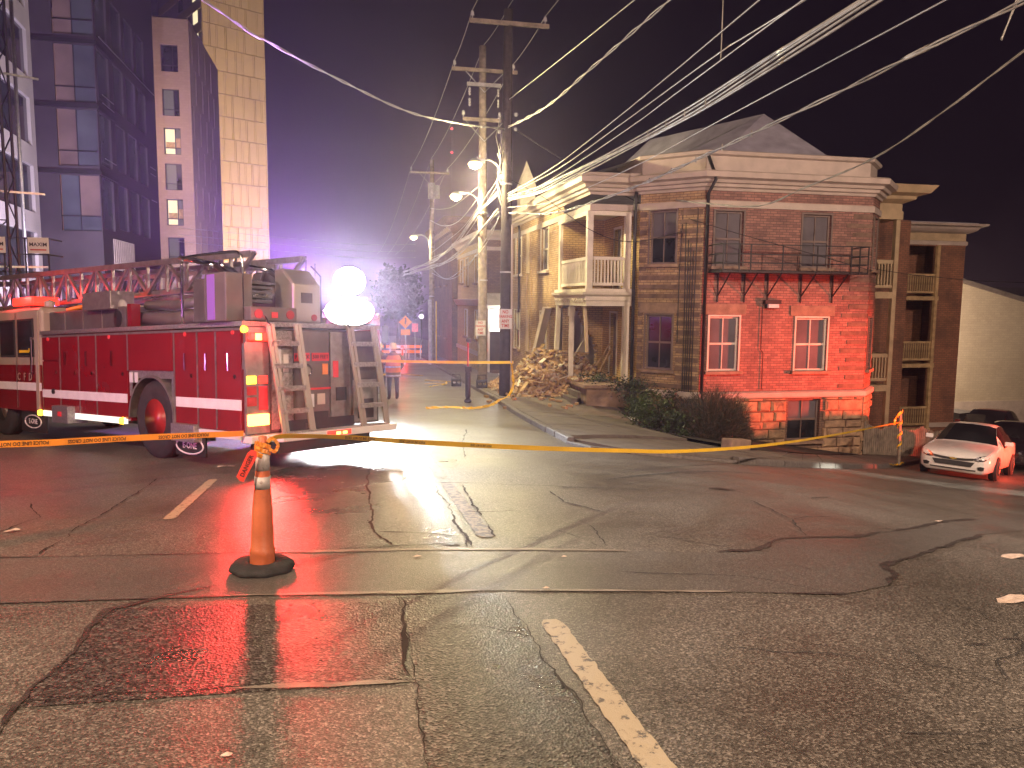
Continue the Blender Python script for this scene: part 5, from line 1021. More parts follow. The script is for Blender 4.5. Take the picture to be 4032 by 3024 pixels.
# upper body: tread boxes, deck, hoses
tb(B().box(-3.95, 0.12, 1.98, -1.1, W - 0.12, 2.40), 'hose_box', M['dull'], bevel=0.02)
for s in (-3.3, -2.6, -1.9): tb(B().box(s, 0.108, 2.02, s + 0.02, 0.118, 2.36), 'box_seam', M['alu'])
tb(B().lathe([(0, -0.01), (0.14, 0), (0.14, 0.02)], (-1.35, 0.11, 2.2), 'Y', 16), 'vent', M['black']); tb(B().box(-2.35, 0.0, 2.36, -1.35, 0.4, 2.66), 'tool_box', M['alu'], bevel=0.01)
tb(B().box(-4.0, -0.03, 1.985, 2.35, W + 0.02, 2.05), 'deck', M['tread'])
for k, (z, r) in enumerate(((2.2, 0.11), (2.42, 0.08))): tb(B().path([(-1.0, 0.35 + 0.1 * k, z), (0.1, 0.3, z - 0.05), (1.2, 0.36, z)], r, 10), 'outrigger_tube', M['alu'] if k else M['machine'], smooth=True)
tb(B().box(-0.9, 0.05, 2.06, -0.78, 0.2, 2.42), 'stanchion', M['red'])
# ladder: two side trusses with rungs
LD = tb(B().box(-8.6, 0.80, 2.62, 1.5, 0.88, 2.70).box(-8.6, 1.60, 2.62, 1.5, 1.68, 2.70), 'ladder', M['alu'])
for y in (0.76, 1.66):
    tb(B().bar((-8.6, y, 3.34), (1.45, y, 3.10), 0.07, 0.09), 'top_rail', M['alu'], LD)
    ss_ = [-8.4 + 0.62 * k for k in range(17)]
    for k, s in enumerate(ss_[:-1]):
        zt = lerp(3.34, 3.10, (s + 8.6) / 10.05)
        tb(B().bar((s, y, 2.66), (s, y, zt), 0.045), 'strut', M['alu'], LD); tb(B().bar((s, y, 2.66 if k % 2 else zt), (s + 0.62, y, zt if k % 2 else 2.66), 0.05), 'diagonal', M['alu'], LD)
for y in (0.95, 1.5):       # inner fly sections
    tb(B().bar((-8.6, y, 3.22), (1.0, y, 3.0), 0.05, 0.07), 'inner_rail', M['alu'], LD)
    for k in range(20): tb(B().bar((-8.4 + 0.47 * k, y, 2.68), (-8.17 + 0.47 * k, y, 3.1), 0.03), 'inner_strut', M['alu'], LD)
for k in range(26): tb(B().tube((-8.5 + 0.38 * k, 0.84, 2.72), (-8.5 + 0.38 * k, 1.64, 2.72), 0.018, n=6), 'rung', M['alu'], LD)
# turntable, pedestal, lift cylinders, operator console
tb(B().lathe([(0.0, 0.0), (0.95, 0.0), (0.95, 0.12), (0.0, 0.12)], (1.05, 1.22, 2.05), n=32), 'turntable', M['dull'])
tb(B().yprism([(-0.1, 2.12), (1.0, 2.12), (0.9, 2.55), (0.7, 2.95), (0.3, 2.95)], 1.55, 1.8), 'pedestal', M['machine'], bevel=0.03); tb(B().yprism([(0.2, 2.12), (1.3, 2.12), (1.2, 2.5), (0.9, 2.95), (0.5, 2.9)], 0.6, 0.75), 'pedestal', M['dull'], bevel=0.03)
for y in (0.45, 0.62, 1.4): tb(B().tube((1.95, y, 2.42), (1.0, y, 2.92), 0.05, n=12).tube((1.0, y, 2.92), (0.0, y, 3.12), 0.035, n=10), 'lift_cylinder', M['chrome'], smooth=True)
for k in range(5): tb(B().box(1.7, 0.35, 2.34 + 0.065 * k, 1.95, 0.74, 2.38 + 0.065 * k), 'cooling_fin', M['dull'])
tb(B().box(1.62, -0.12, 2.05, 2.12, 0.30, 2.72), 'console', M['machine'], bevel=0.02); tb(B().box(1.30, -0.11, 2.05, 1.61, 0.3, 2.66), 'hydraulic_tank', M['dull'], bevel=0.02)
o_ = tb(B().box(1.68, -0.128, 2.08, 1.86, -0.121, 2.70), 'perforated_step_panel', GLOW['violet'], label='perforated step panel with violet light painted on as glow');  # no lamp; emission paints the violet light that falls on the panel
tb(B().path(smooth_pts([(1.0, -0.1, 2.05), (1.0, -0.1, 2.8), (1.02, -0.1, 2.93), (1.12, -0.08, 2.99), (1.9, 0.1, 3.02), (2.05, 0.14, 2.98), (2.1, 0.15, 2.85), (2.1, 0.15, 2.05)], 5), 0.022, 8), 'guard_rail', M['chrome'], smooth=True)
c_ = tb(B().box(2.14, 0.14, 2.06, 2.30, 0.90, 2.26), 'speaker_box', M['machine'], bevel=0.015)
for t in (0.26, 0.78): tb(B().lathe([(0.065, 0.0), (0.065, 0.012), (0, 0.012)], (2.30, t, 2.16), 'X', 16), 'round_lamp', M['rim_red'], c_)
tb(B().box(2.302, 0.47, 2.11, 2.31, 0.57, 2.19), 'label_plate', M['sign_keep'], c_)
rc = tb(B().yprism([(1.75, 2.06), (2.2, 2.06), (2.2, 2.62), (1.95, 2.86), (1.75, 2.86)], 0.92, 1.42), 'rear_cabinet', M['step'], bevel=0.03); tb(B().box(2.2, 1.05, 2.35, 2.21, 1.25, 2.5), 'panel', M['dull'], rc); tb(B().path([(2.22, 1.4, 2.08), (2.22, 1.4, 2.75), (2.0, 1.4, 2.92)], 0.015), 'hand_rail', M['chrome'], rc); tb(B().lathe([(0.05, 0.0), (0.05, 0.012), (0, 0.012)], (2.20, 1.28, 2.14), 'X', 14), 'round_lamp', M['rim_red'], rc)
for s0, z in ((-3.0, 1.55), (-2.2, 1.55), (-1.3, 1.55), (0.9, 1.5), (1.45, 1.5), (2.0, 1.5)): tb(B().tube((s0, -0.035, z - 0.12), (s0, -0.035, z + 0.12), 0.012, n=6).box(s0 - .012, -0.035, z + .1, s0 + .012, -0.01, z + .125).box(s0 - .012, -0.035, z - .125, s0 + .012, -0.01, z - .1), 'door_handle', M['chrome'])
for k in range(5): tb(B().path(smooth_pts([(-3.7 + k * .1, 0.35 + .22 * k, 2.44), (-2.9, 0.3 + .24 * k, 2.47), (-2.1 + .07 * k, 0.34 + .22 * k, 2.44)], 5), 0.045, 8), 'folded_hose', M['trim'] if k % 2 else M['tape_or'], smooth=True)
tb(B().box(-3.98, -0.015, 1.93, 2.3, 0.0, 1.965), 'drip_rail', M['alu'])
for s0 in (-3.7, -1.4, 0.9, 2.1): tb(B().lathe([(0, -.02), (.03, -.015), (.035, 0)], (s0, -0.012, 1.90), 'Y', 10), 'side_marker', M['sign_keep'])
# rear face
RS = 2.30
tb(B().box(RS, 0.02, 0.52, RS + 0.02, W - 0.02, 1.96), 'rear_panel', M['dull'])
tp = tb(B().box(RS + 0.02, 0.0, 0.52, RS + 0.07, 0.36, 1.97), 'tail_panel', M['alu'])
tb(B().box(RS + 0.07, 0.02, 1.78, RS + 0.13, 0.33, 1.90), 'top_red_light', GLOW['red'], tp, bevel=0.02); tb(B().obox((RS + 0.135, 0.16, 1.84), (0.02, 0.09, 0.09)), 'bulb', GLOW['brake'], tp)
tb(B().lathe([(0, 0.06), (0.04, 0.05), (0.05, 0)], (RS + 0.06, -0.02, 1.94), 'X', 12), 'corner_marker', GLOW['amber'], tp)
tb(B().box(RS + 0.07, 0.0, 1.20, RS + 0.09, 0.15, 1.31), 'turn_lamp', GLOW['amber'], tp, bevel=0.01); tb(B().box(RS + 0.07, 0.19, 1.20, RS + 0.09, 0.33, 1.31), 'tail_lamp', GLOW['red'], tp, bevel=0.01)
for z in (1.05, 0.90): tb(B().box(RS + 0.07, 0.01, z, RS + 0.085, 0.15, z + 0.12), 'unlit_lamp', M['sign_red'], tp)
tb(B().box(RS + 0.07, 0.19, 0.84, RS + 0.08, 0.33, 1.17), 'honeycomb_reflector', M['sign_keep'], tp)
tb(B().box(RS + 0.07, 0.0, 0.63, RS + 0.11, 0.34, 0.79), 'brake_lamp', GLOW['brake'], tp, bevel=0.02)
tb(B().box(RS + 0.02, -0.02, 1.4, RS + 0.075, 0.0, 1.75), 'corner_trim', M['alu'], tp)
def access_ladder(t0, t1, sh, label):
    a = tb(B().bar((RS + 0.30, t0, 0.45), (RS + 0.12, t0 + sh, 2.02), 0.03, 0.055).bar((RS + 0.3, t0 + 0.06, 0.45), (RS + 0.14, t0 + sh + 0.06, 2.02), 0.02, 0.05), 'access_ladder', M['step'], label=label)
    tb(B().bar((RS + 0.30, t1, 0.45), (RS + 0.12, t1 + sh, 2.02), 0.03, 0.055).bar((RS + 0.3, t1 + 0.05, 0.45), (RS + 0.14, t1 + sh + 0.05, 2.02), 0.02, 0.05), 'stile', M['step'], a)
    for k in range(5):
        f = 0.03 + k * 0.2; tb(B().bar((lerp(RS + 0.3, RS + 0.12, f), lerp(t0, t0 + sh, f), lerp(0.45, 2.02, f)), (lerp(RS + 0.3, RS + 0.12, f), lerp(t1, t1 + sh, f), lerp(0.45, 2.02, f)), 0.05, 0.07), 'tread', M['tread'], a)
    tb(B().path(smooth_pts([(RS + 0.16, t0 + sh, 2.0), (RS + 0.05, t0 + sh, 2.12), (RS - 0.1, t0 + sh, 2.1), (RS - 0.15, t0 + sh, 2.05)], 4), 0.018, 6), 'hand_hoop', M['chrome'], a, smooth=True)
access_ladder(0.44, 0.90, -0.12, 'cream access ladder beside the tail lights'); access_ladder(1.86, 2.34, -0.12, 'cream access ladder at the right rear corner')
for t0, t1, z0, z1, m_ in ((0.80, 1.42, 0.55, 1.93, M['machine']), (0.42, 0.78, 0.55, 1.93, M['tread']), (1.46, 1.84, 0.55, 1.93, M['alu']), (1.9, 2.38, 0.55, 1.2, M['alu']), (1.9, 2.38, 1.22, 1.93, M['dull'])):
    tb(B().box(RS + 0.02, t0, z0, RS + 0.045, t1, z1), 'locker_door', m_, bevel=0.006)
for t0, t1, tx in ((0.80, 1.07, 'P BACK'), (1.11, 1.42, '500 FEET')):
    q = tb(B().box(RS + 0.046, t0, 1.50, RS + 0.056, t1, 1.62), 'warning_sign', M['sign_keep'], label='red warning sign reading ' + tx)
    ltext(tx, 0.075, frame3((RS + 0.058, (t0 + t1) / 2, 1.56), (0, 1, 0), (0, 0, 1)), M['ink'], q)
tb(B().path([(RS + 0.07, 1.0 + 0.085 * math.cos(2 * math.pi * k / 20), 1.36 + 0.085 * math.sin(2 * math.pi * k / 20)) for k in range(21)], 0.018, 6), 'hose_coupling', M['chrome'], smooth=True)
tb(B().tube((RS + 0.05, 1.0, 1.36), (RS + 0.09, 1.0, 1.36), 0.06, n=14), 'hose_cap', M['alu'])
for t0, t1, z0, z1, m_ in ((1.0, 1.14, 0.83, 1.02, M['sign_w']), (1.2, 1.34, 0.86, 1.02, M['trim']), (1.14, 1.40, 0.62, 0.76, M['black']), (0.98, 1.12, 0.52, 0.60, M['dull']), (0.95, 1.45, 1.08, 1.11, M['sign_keep']), (1.5, 1.6, 1.25, 1.5, M['sign_keep']), (1.3, 1.4, 1.3, 1.46, M['sign_or']), (0.5, 0.58, 1.1, 1.8, M['sign_w']), (0.62, 0.70, 1.35, 1.6, M['stripe']), (1.55, 1.75, 0.9, 1.1, M['black']), (1.98, 2.3, 0.6, 0.9, M['black'])):
    tb(B().box(RS + 0.046, t0, z0, RS + 0.054, t1, z1), 'label_plate', m_)
BU = tb(B().box(RS - 0.05, 0.36, 0.40, RS + 0.36, W + 0.06, 0.50).box(RS - 0.05, -0.02, 0.40, RS + 0.2, 0.36, 0.50), 'rear_bumper', M['white'], bevel=0.01); tb(B().box(RS - 0.3, 0.3, 0.25, RS + 0.35, W - 0.5, 0.40), 'tow_frame', M['black'])
for t in (1.28, 1.40): tb(B().box(RS + 0.361, t, 0.43, RS + 0.375, t + 0.08, 0.47), 'bumper_lamp', GLOW['brake'], BU)
tb(B().box(RS + 0.361, 1.12, 0.42, RS + 0.37, 1.56, 0.49), 'lamp_bar', GLOW['red'], BU)
tb(B().path([(RS + 0.3, 1.0, 0.4), (RS + 0.32, 1.1, 0.30), (RS + 0.32, 1.25, 0.32), (RS + 0.3, 1.35, 0.40)], 0.012, 5), 'dangling_wire', M['black'])
def tl(p): return TM @ Vector(p)
lamp('tail_light', 'SPOT', tl((RS + 0.17, 0.17, 0.71)), REDC, 800, tl((RS + 6, -2.0, 1.25)), 0.20, 122, 1.0)
lamp('upper_tail_light', 'POINT', tl((RS + 0.24, 0.16, 1.85)), REDC, 20, None, 0.05)
lamp('roof_beacon_light', 'POINT', tl((-5.2, -0.0, 2.78)), REDC, 90, None, 0.08)
lamp('patrol_beacon_light', 'SPOT', (27, 12.5, gz(27, 12.5) + 1.6), (1.0, 0.07, 0.03), 50000, (13.9, 21, -1.5), 0.3, 33, 1.0)
# ------------------------------------------------------------------ second engine with the work lights
EG = empty('fire_engine', (-0.35, 22.3, hh(22.3)), 'second fire engine facing the viewer behind blazing work lights', 'fire engine')
gE = hh(22.3)
b = B(); b.xprism([(22.4, gE + 0.55), (22.25, gE + 1.5), (22.45, gE + 2.55), (22.75, gE + 2.7), (25.2, gE + 2.7), (25.2, gE + 0.55)], -1.55, 0.85); b.build('cab', M['red'], EG, bevel=0.06)
B().box(-1.5, 25.3, gE + 0.6, 0.8, 30.5, gE + 2.75).build('body', M['red'], EG, bevel=0.03)
B().add([(-1.42, 22.30, gE + 1.6), (0.72, 22.30, gE + 1.6), (0.72, 22.42, gE + 2.4), (-1.42, 22.42, gE + 2.4)], [(0, 1, 2, 3)]).build('windscreen', M['glass'], EG)
B().box(-1.6, 21.85, gE + 0.45, 0.9, 22.35, gE + 0.8).build('front_bumper', M['chrome'], EG, bevel=0.03); B().box(-0.95, 22.18, gE + 0.85, 0.25, 22.26, gE + 1.35).build('grille', M['chrome'], EG)
for x in (-1.75, 0.98): B().tube((x, 22.4, gE + 1.7), (x, 22.4, gE + 2.4), 0.03).obox((x, 22.36, gE + 2.1), (0.2, 0.08, 0.5)).build('mirror', M['black'], EG)
for x in (-1.35, 0.35):
    for y in (23.4, 28.6): B().lathe([(0.25, 0), (0.5, 0), (0.52, 0.05), (0.52, 0.25), (0.5, 0.3), (0.25, 0.3)], (x + 0.1, y, gE + 0.48 - (y - 22) * 0.06), 'X', 24).build('wheel', M['rubber'], EG, smooth=True)
B().tube((-1.2, 22.9, gE + 2.7), (-1.2, 22.9, gE + 4.3), 0.025).tube((-0.95, 22.9, gE + 2.7), (-0.95, 22.9, gE + 4.1), 0.025).build('antenna_mast', M['chrome'], EG)
LTW = B().tube((0.0, 22.7, gE + 2.7), (0.0, 22.7, gE + 3.5), 0.06).box(-0.5, 22.5, gE + 3.1, 0.5, 22.62, gE + 3.16).build('light_tower', M['galv'], EG)
def glare_sized_light(name, x, y, z, rx, rz):
    """oval flood head swollen to the size of its glare: dark housing and a domed lens"""
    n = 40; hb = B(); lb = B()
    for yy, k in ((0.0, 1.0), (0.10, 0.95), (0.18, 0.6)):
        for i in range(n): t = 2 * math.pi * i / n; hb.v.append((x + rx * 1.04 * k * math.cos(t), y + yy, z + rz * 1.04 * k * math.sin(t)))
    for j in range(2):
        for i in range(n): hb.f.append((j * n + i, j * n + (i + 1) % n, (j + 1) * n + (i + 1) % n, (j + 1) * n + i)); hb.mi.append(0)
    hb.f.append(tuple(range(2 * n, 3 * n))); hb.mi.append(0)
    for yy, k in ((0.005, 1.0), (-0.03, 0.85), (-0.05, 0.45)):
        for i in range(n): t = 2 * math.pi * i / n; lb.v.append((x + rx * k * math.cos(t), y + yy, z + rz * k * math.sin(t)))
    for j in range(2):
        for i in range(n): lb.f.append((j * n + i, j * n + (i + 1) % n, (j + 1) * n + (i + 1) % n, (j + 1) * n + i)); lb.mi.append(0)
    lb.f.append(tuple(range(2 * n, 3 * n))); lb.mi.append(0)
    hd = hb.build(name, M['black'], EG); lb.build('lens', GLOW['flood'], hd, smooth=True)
glare_sized_light('work_light', 0.0, 22.5, gE + 3.60, 0.44, 0.40); glare_sized_light('scene_light', 0.0, 22.05, gE + 2.76, 0.66, 0.40)  # lenses oversized so their shape takes in the glare round the lamps
lamp('work_light_beam', 'SPOT', (0.0, 22.2, gE + 3.6), FLOODC, 5600, (0.9, 3, 1.2), 0.3, 76, 1.0)
lamp('scene_light_beam', 'SPOT', (0.0, 21.8, gE + 2.75), FLOODC, 4200, (1.6, 3, 0.6), 0.35, 76, 1.0)
lamp('violet_haze_fill', 'SPOT', (-1.25, 22.2, gE + 3.3), (0.55, 0.22, 1.0), 22000, (-10, 8, 6), 0.2, 95, 0.9)  # added to tint the haze like purple lens flare; no beacon stands here
lamp('patrol_blue_red_light', 'SPOT', (-9.0, 4.0, 1.9), (0.80, 0.26, 0.85), 2600, (-3.2, 12.6, 1.6), 0.2, 62, 0.9)
# ------------------------------------------------------------------ traffic post with its tape knot
cx, cyy = -0.66, 5.78; cg = gz(cx, cyy) + 0.004
CN = empty('traffic_post', (cx, cyy, cg), 'scuffed orange traffic post on a black rubber ring with tape tied round it', 'traffic post')
CN.rotation_euler = (0, rad(1.6), 0); WM[CN.name] = Matrix.Translation((cx, cyy, cg)) @ Matrix.Rotation(rad(1.6), 4, 'Y')
b = B(); n = 28; prof = [(0.10, 0.0), (0.205, 0.0), (0.228, 0.02), (0.222, 0.045), (0.19, 0.068), (0.12, 0.075), (0.095, 0.07)]
for r, z in prof:
    for i in range(n):
        t = 2 * math.pi * i / n; k = 1 + 0.035 * math.sin(8 * t) * (r > 0.15); b.v.append((r * k * math.cos(t), r * k * math.sin(t), z + 0.004 * math.sin(3 * t) * (r > .15)))
for j in range(len(prof) - 1):
    for i in range(n): b.f.append((j * n + i, j * n + (i + 1) % n, (j + 1) * n + (i + 1) % n, (j + 1) * n + i)); b.mi.append(0)
b.build('rubber_ring', M['rubber'], CN, world=False, smooth=True)
b = B(); prof = [(0.0, 0.03), (0.088, 0.03), (0.090, 0.05), (0.086, 0.13), (0.091, 0.16), (0.082, 0.17), (0.078, 0.33), (0.0765, 0.335), (0.072, 0.47), (0.0705, 0.475), (0.060, 0.60), (0.0575, 0.615), (0.054, 0.72), (0.050, 0.75), (0.045, 0.90), (0.043, 0.95), (0.028, 0.965), (0.03, 1.0), (0.0, 1.01)]
n = 26
for j, (r, z) in enumerate(prof):
    for i in range(n):
        t = 2 * math.pi * i / n; dent = 1 + (0.10 * math.sin(2 * t + z * 22) if 0.06 < z < 0.15 else 0.012 * math.sin(3 * t + z * 9)); b.v.append((r * dent * math.cos(t), r * dent * math.sin(t), z))
for j in range(len(prof) - 1):
    for i in range(n): b.f.append((j * n + i, j * n + (i + 1) % n, (j + 1) * n + (i + 1) % n, (j + 1) * n + i)); b.mi.append(0)
b.build('post', M['orange'], CN, world=False, smooth=True)
for z0, z1, r0, r1 in ((0.62, 0.71, 0.0595, 0.0565), (0.755, 0.895, 0.0525, 0.0475)): B().lathe([(r0 - .004, z0), (r0, z0), (r1, z1), (r1 - .004, z1)], n=26).build('reflective_band', M['reflect'], CN, world=False, smooth=True)
def tape(pts, w, m, name, label=None, parent=None, twist=0.0, tilt=0.0, n=8, crumple=0.0, cat='tape', group=None):
    """flat plastic ribbon hung on edge, with twist and sag"""
    P = smooth_pts(pts, n); b = B(); N = len(P)
    for k, p in enumerate(P):
        d = (P[min(k + 1, N - 1)] - P[max(0, k - 1)]).normalized(); up = Vector((0, 0, 1)); up = (up - d * up.dot(d)); up = up.normalized() if up.length > .1 else Vector((1, 0, 0)); sd = d.cross(up)
        a = tilt + twist * math.sin(k / N * math.pi * 2.3) + crumple * random.uniform(-1, 1)
        q = (up * math.cos(a) + sd * math.sin(a)) * (w / 2) * (1 - abs(crumple) * random.random() * 0.5)
        b.v += [tuple(p - q), tuple(p + q)]
    for k in range(N - 1): b.f.append((2 * k, 2 * k + 1, 2 * k + 3, 2 * k + 2)); b.mi.append(0)
    o = b.build(name, m, parent)
    so = o.modifiers.new('thick', 'SOLIDIFY'); so.thickness = 0.0015
    if label: meta(o, label, cat, group)
    return o
def cpt(x, y, z): return tuple(wm(CN) @ Vector((x, y, z)))
for k in range(4):
    a = k * 1.3; q = [cpt(0.055 * math.cos(a + t), 0.055 * math.sin(a + t), 0.92 + 0.016 * k - 0.02 * t) for t in (0, .7, 1.4, 2.1, 2.8, 3.5)]
    tape(q, 0.035, M['tape_or'], 'tape_wrap', parent=CN, crumple=0.35)
for q in ([(0.04, -0.05, 0.97), (0.07, -0.06, 1.0), (0.11, -0.04, 0.95), (0.09, -0.05, 0.90), (0.05, -0.05, 0.92)], [(0.02, -0.05, 0.95), (-0.03, -0.06, 0.92), (-0.06, -0.07, 0.88)]):
    tape([cpt(*p) for p in q], 0.028, M['tape_or'], 'tape_loop', parent=CN, crumple=0.5)
mt = wm(CN) @ frame3((-0.10, -0.075, 0.80), (0.45, 0, 1), (-1, 0, 0.45))
b = B(); b.prism([(-0.115, -0.028), (0.09, -0.036), (0.125, -0.015), (0.12, 0.02), (0.09, 0.036), (-0.10, 0.034), (-0.12, 0.0)], -0.001, 0.001)
tg = place(b.mesh('danger_tag'), 'danger_tag', CN, mt); tg.data.materials.append(mat('danger_red', (0.85, 0.07, 0.05), 0.4, var=0.1)); tg['label'] = 'red danger tag dangling from the tape knot'
tx = text('DANGER', 0.042, mt @ Matrix.Translation((0, 0, 0.002)), M['ink'], 'lettering', tg)
# police tape spans
LT = [(-4.9, 8.52, 0.05), (-4.27, 8.92, 0.02), (-3.75, 9.25, -0.01), (-3.38, 9.49, -0.05), (-2.76, 9.88, -0.09), (-2.07, 10.32, -0.15), (-1.42, 10.74, -0.21)]
t1_ = tape(LT, 0.075, M['tape_or'], 'police_tape', 'orange police line tape stretched from the edge of the frame to the fire truck', n=6)
for f in (0.14, 0.39, 0.62, 0.83):
    k = f * 6; i = int(k); p = Vector(LT[i]).lerp(Vector(LT[min(i + 1, 6)]), k - i); d = (Vector(LT[-1]) - Vector(LT[0])).normalized(); nn = Vector((d.y, -d.x, 0)).normalized()
    text('POLICE LINE DO NOT CROSS', 0.058, frame3(p + nn * 0.004, -d, (0, 0, -1)), M['ink'], 'lettering', t1_, ext=0.0005, xscale=0.82)
RT = [(-0.60, 5.76, 0.56), (-0.52, 5.88, 0.58), (-0.28, 6.08, 0.54), (0.0, 6.31, 0.48), (0.57, 6.78, 0.34), (1.88, 7.86, 0.04), (3.39, 9.1, -0.28), (4.71, 10.19, -0.54), (7.1, 12.16, -0.9), (10.29, 14.78, -1.26), (15.24, 18.86, -1.74)]
t2_ = tape(RT, 0.05, M['tape'], 'police_tape', 'long yellow police tape sagging from the traffic post to the leaning post', n=8, twist=0.5, tilt=0.3)
for k, sz in ((3.1, 0.03), (3.9, 0.03), (4.5, 0.03)):
    i = int(k); p = Vector(RT[i]).lerp(Vector(RT[i + 1]), k - i); d = (Vector(RT[i + 1]) - Vector(RT[i])).normalized(); nn = Vector((d.y, -d.x, 0)).normalized()
    text('POLICE LINE DO NOT CROSS', sz, frame3(p + nn * 0.02, -d, (0, 0, -1)), M['ink'], 'lettering', t2_, ext=0.0005, xscale=0.8)
tape([(0.82, 24.15, -0.30), (2.05, 24.2, -0.34), (3.53, 24.3, -0.38), (5.0, 24.37, -0.40), (5.2, 24.5, -0.4)], 0.09, M['tape'], 'police_tape', 'yellow tape strung level across the street behind the firefighter', twist=0.4)
tape([(5.10, 24.34, -0.42), (5.15, 24.33, -0.8), (5.16, 24.33, -1.18), (4.9, 24.0, -1.50), (4.5, 23.2, -1.47), (4.1, 22.55, -1.53), (3.4, 21.7, -1.49), (2.78, 21.95, -1.48), (2.07, 21.6, -1.45)], 0.10, M['tape'], 'police_tape', 'yellow tape hanging down the dark pole and trailing over the kerb', crumple=0.5, n=8, tilt=0.8)
tape([(3.0, 30.0, -1.79), (3.4, 30.3, -1.76), (3.8, 31.0, -1.8), (3.9, 32.0, -1.82)], 0.10, M['tape'], 'police_tape', 'crumpled yellow tape lying by the far kerb', crumple=0.6, tilt=1.1)
# leaning post with tape
gp = gz(15.3, 18.9) + 0.12
PR = empty('sign_post', (15.3, 18.9, gp), 'leaning steel post wrapped in yellow tape beside the white car', 'post')
B().bar((15.3, 18.9, gp - 0.05), (15.22, 18.86, gp + 1.52), 0.07, 0.05).build('post', M['pole_grey'], PR)
for k in range(4): tape([(15.27 - .012 * k + 0.06 * math.cos(t), 18.88 + 0.06 * math.sin(t), gp + 0.35 + 0.3 * k + 0.05 * t) for t in (0, 1.2, 2.4, 3.6, 4.8, 6.0)], 0.06, M['tape'], 'tape_wrap', parent=PR, crumple=0.3)
tape([(15.2, 18.8, gp + 1.5), (15.0, 18.75, gp + 1.35), (14.95, 18.74, gp + 1.15)], 0.08, M['tape'], 'tape_tail', parent=PR, crumple=0.4)
tape([(14.4, 18.5, gp + 0.02), (14.7, 18.6, gp + 0.06), (15.0, 18.65, gp + 0.02), (15.3, 18.75, gp + 0.05)], 0.12, M['tape'], 'police_tape', 'heap of yellow tape at the foot of the leaning post', crumple=0.7, tilt=1.2)

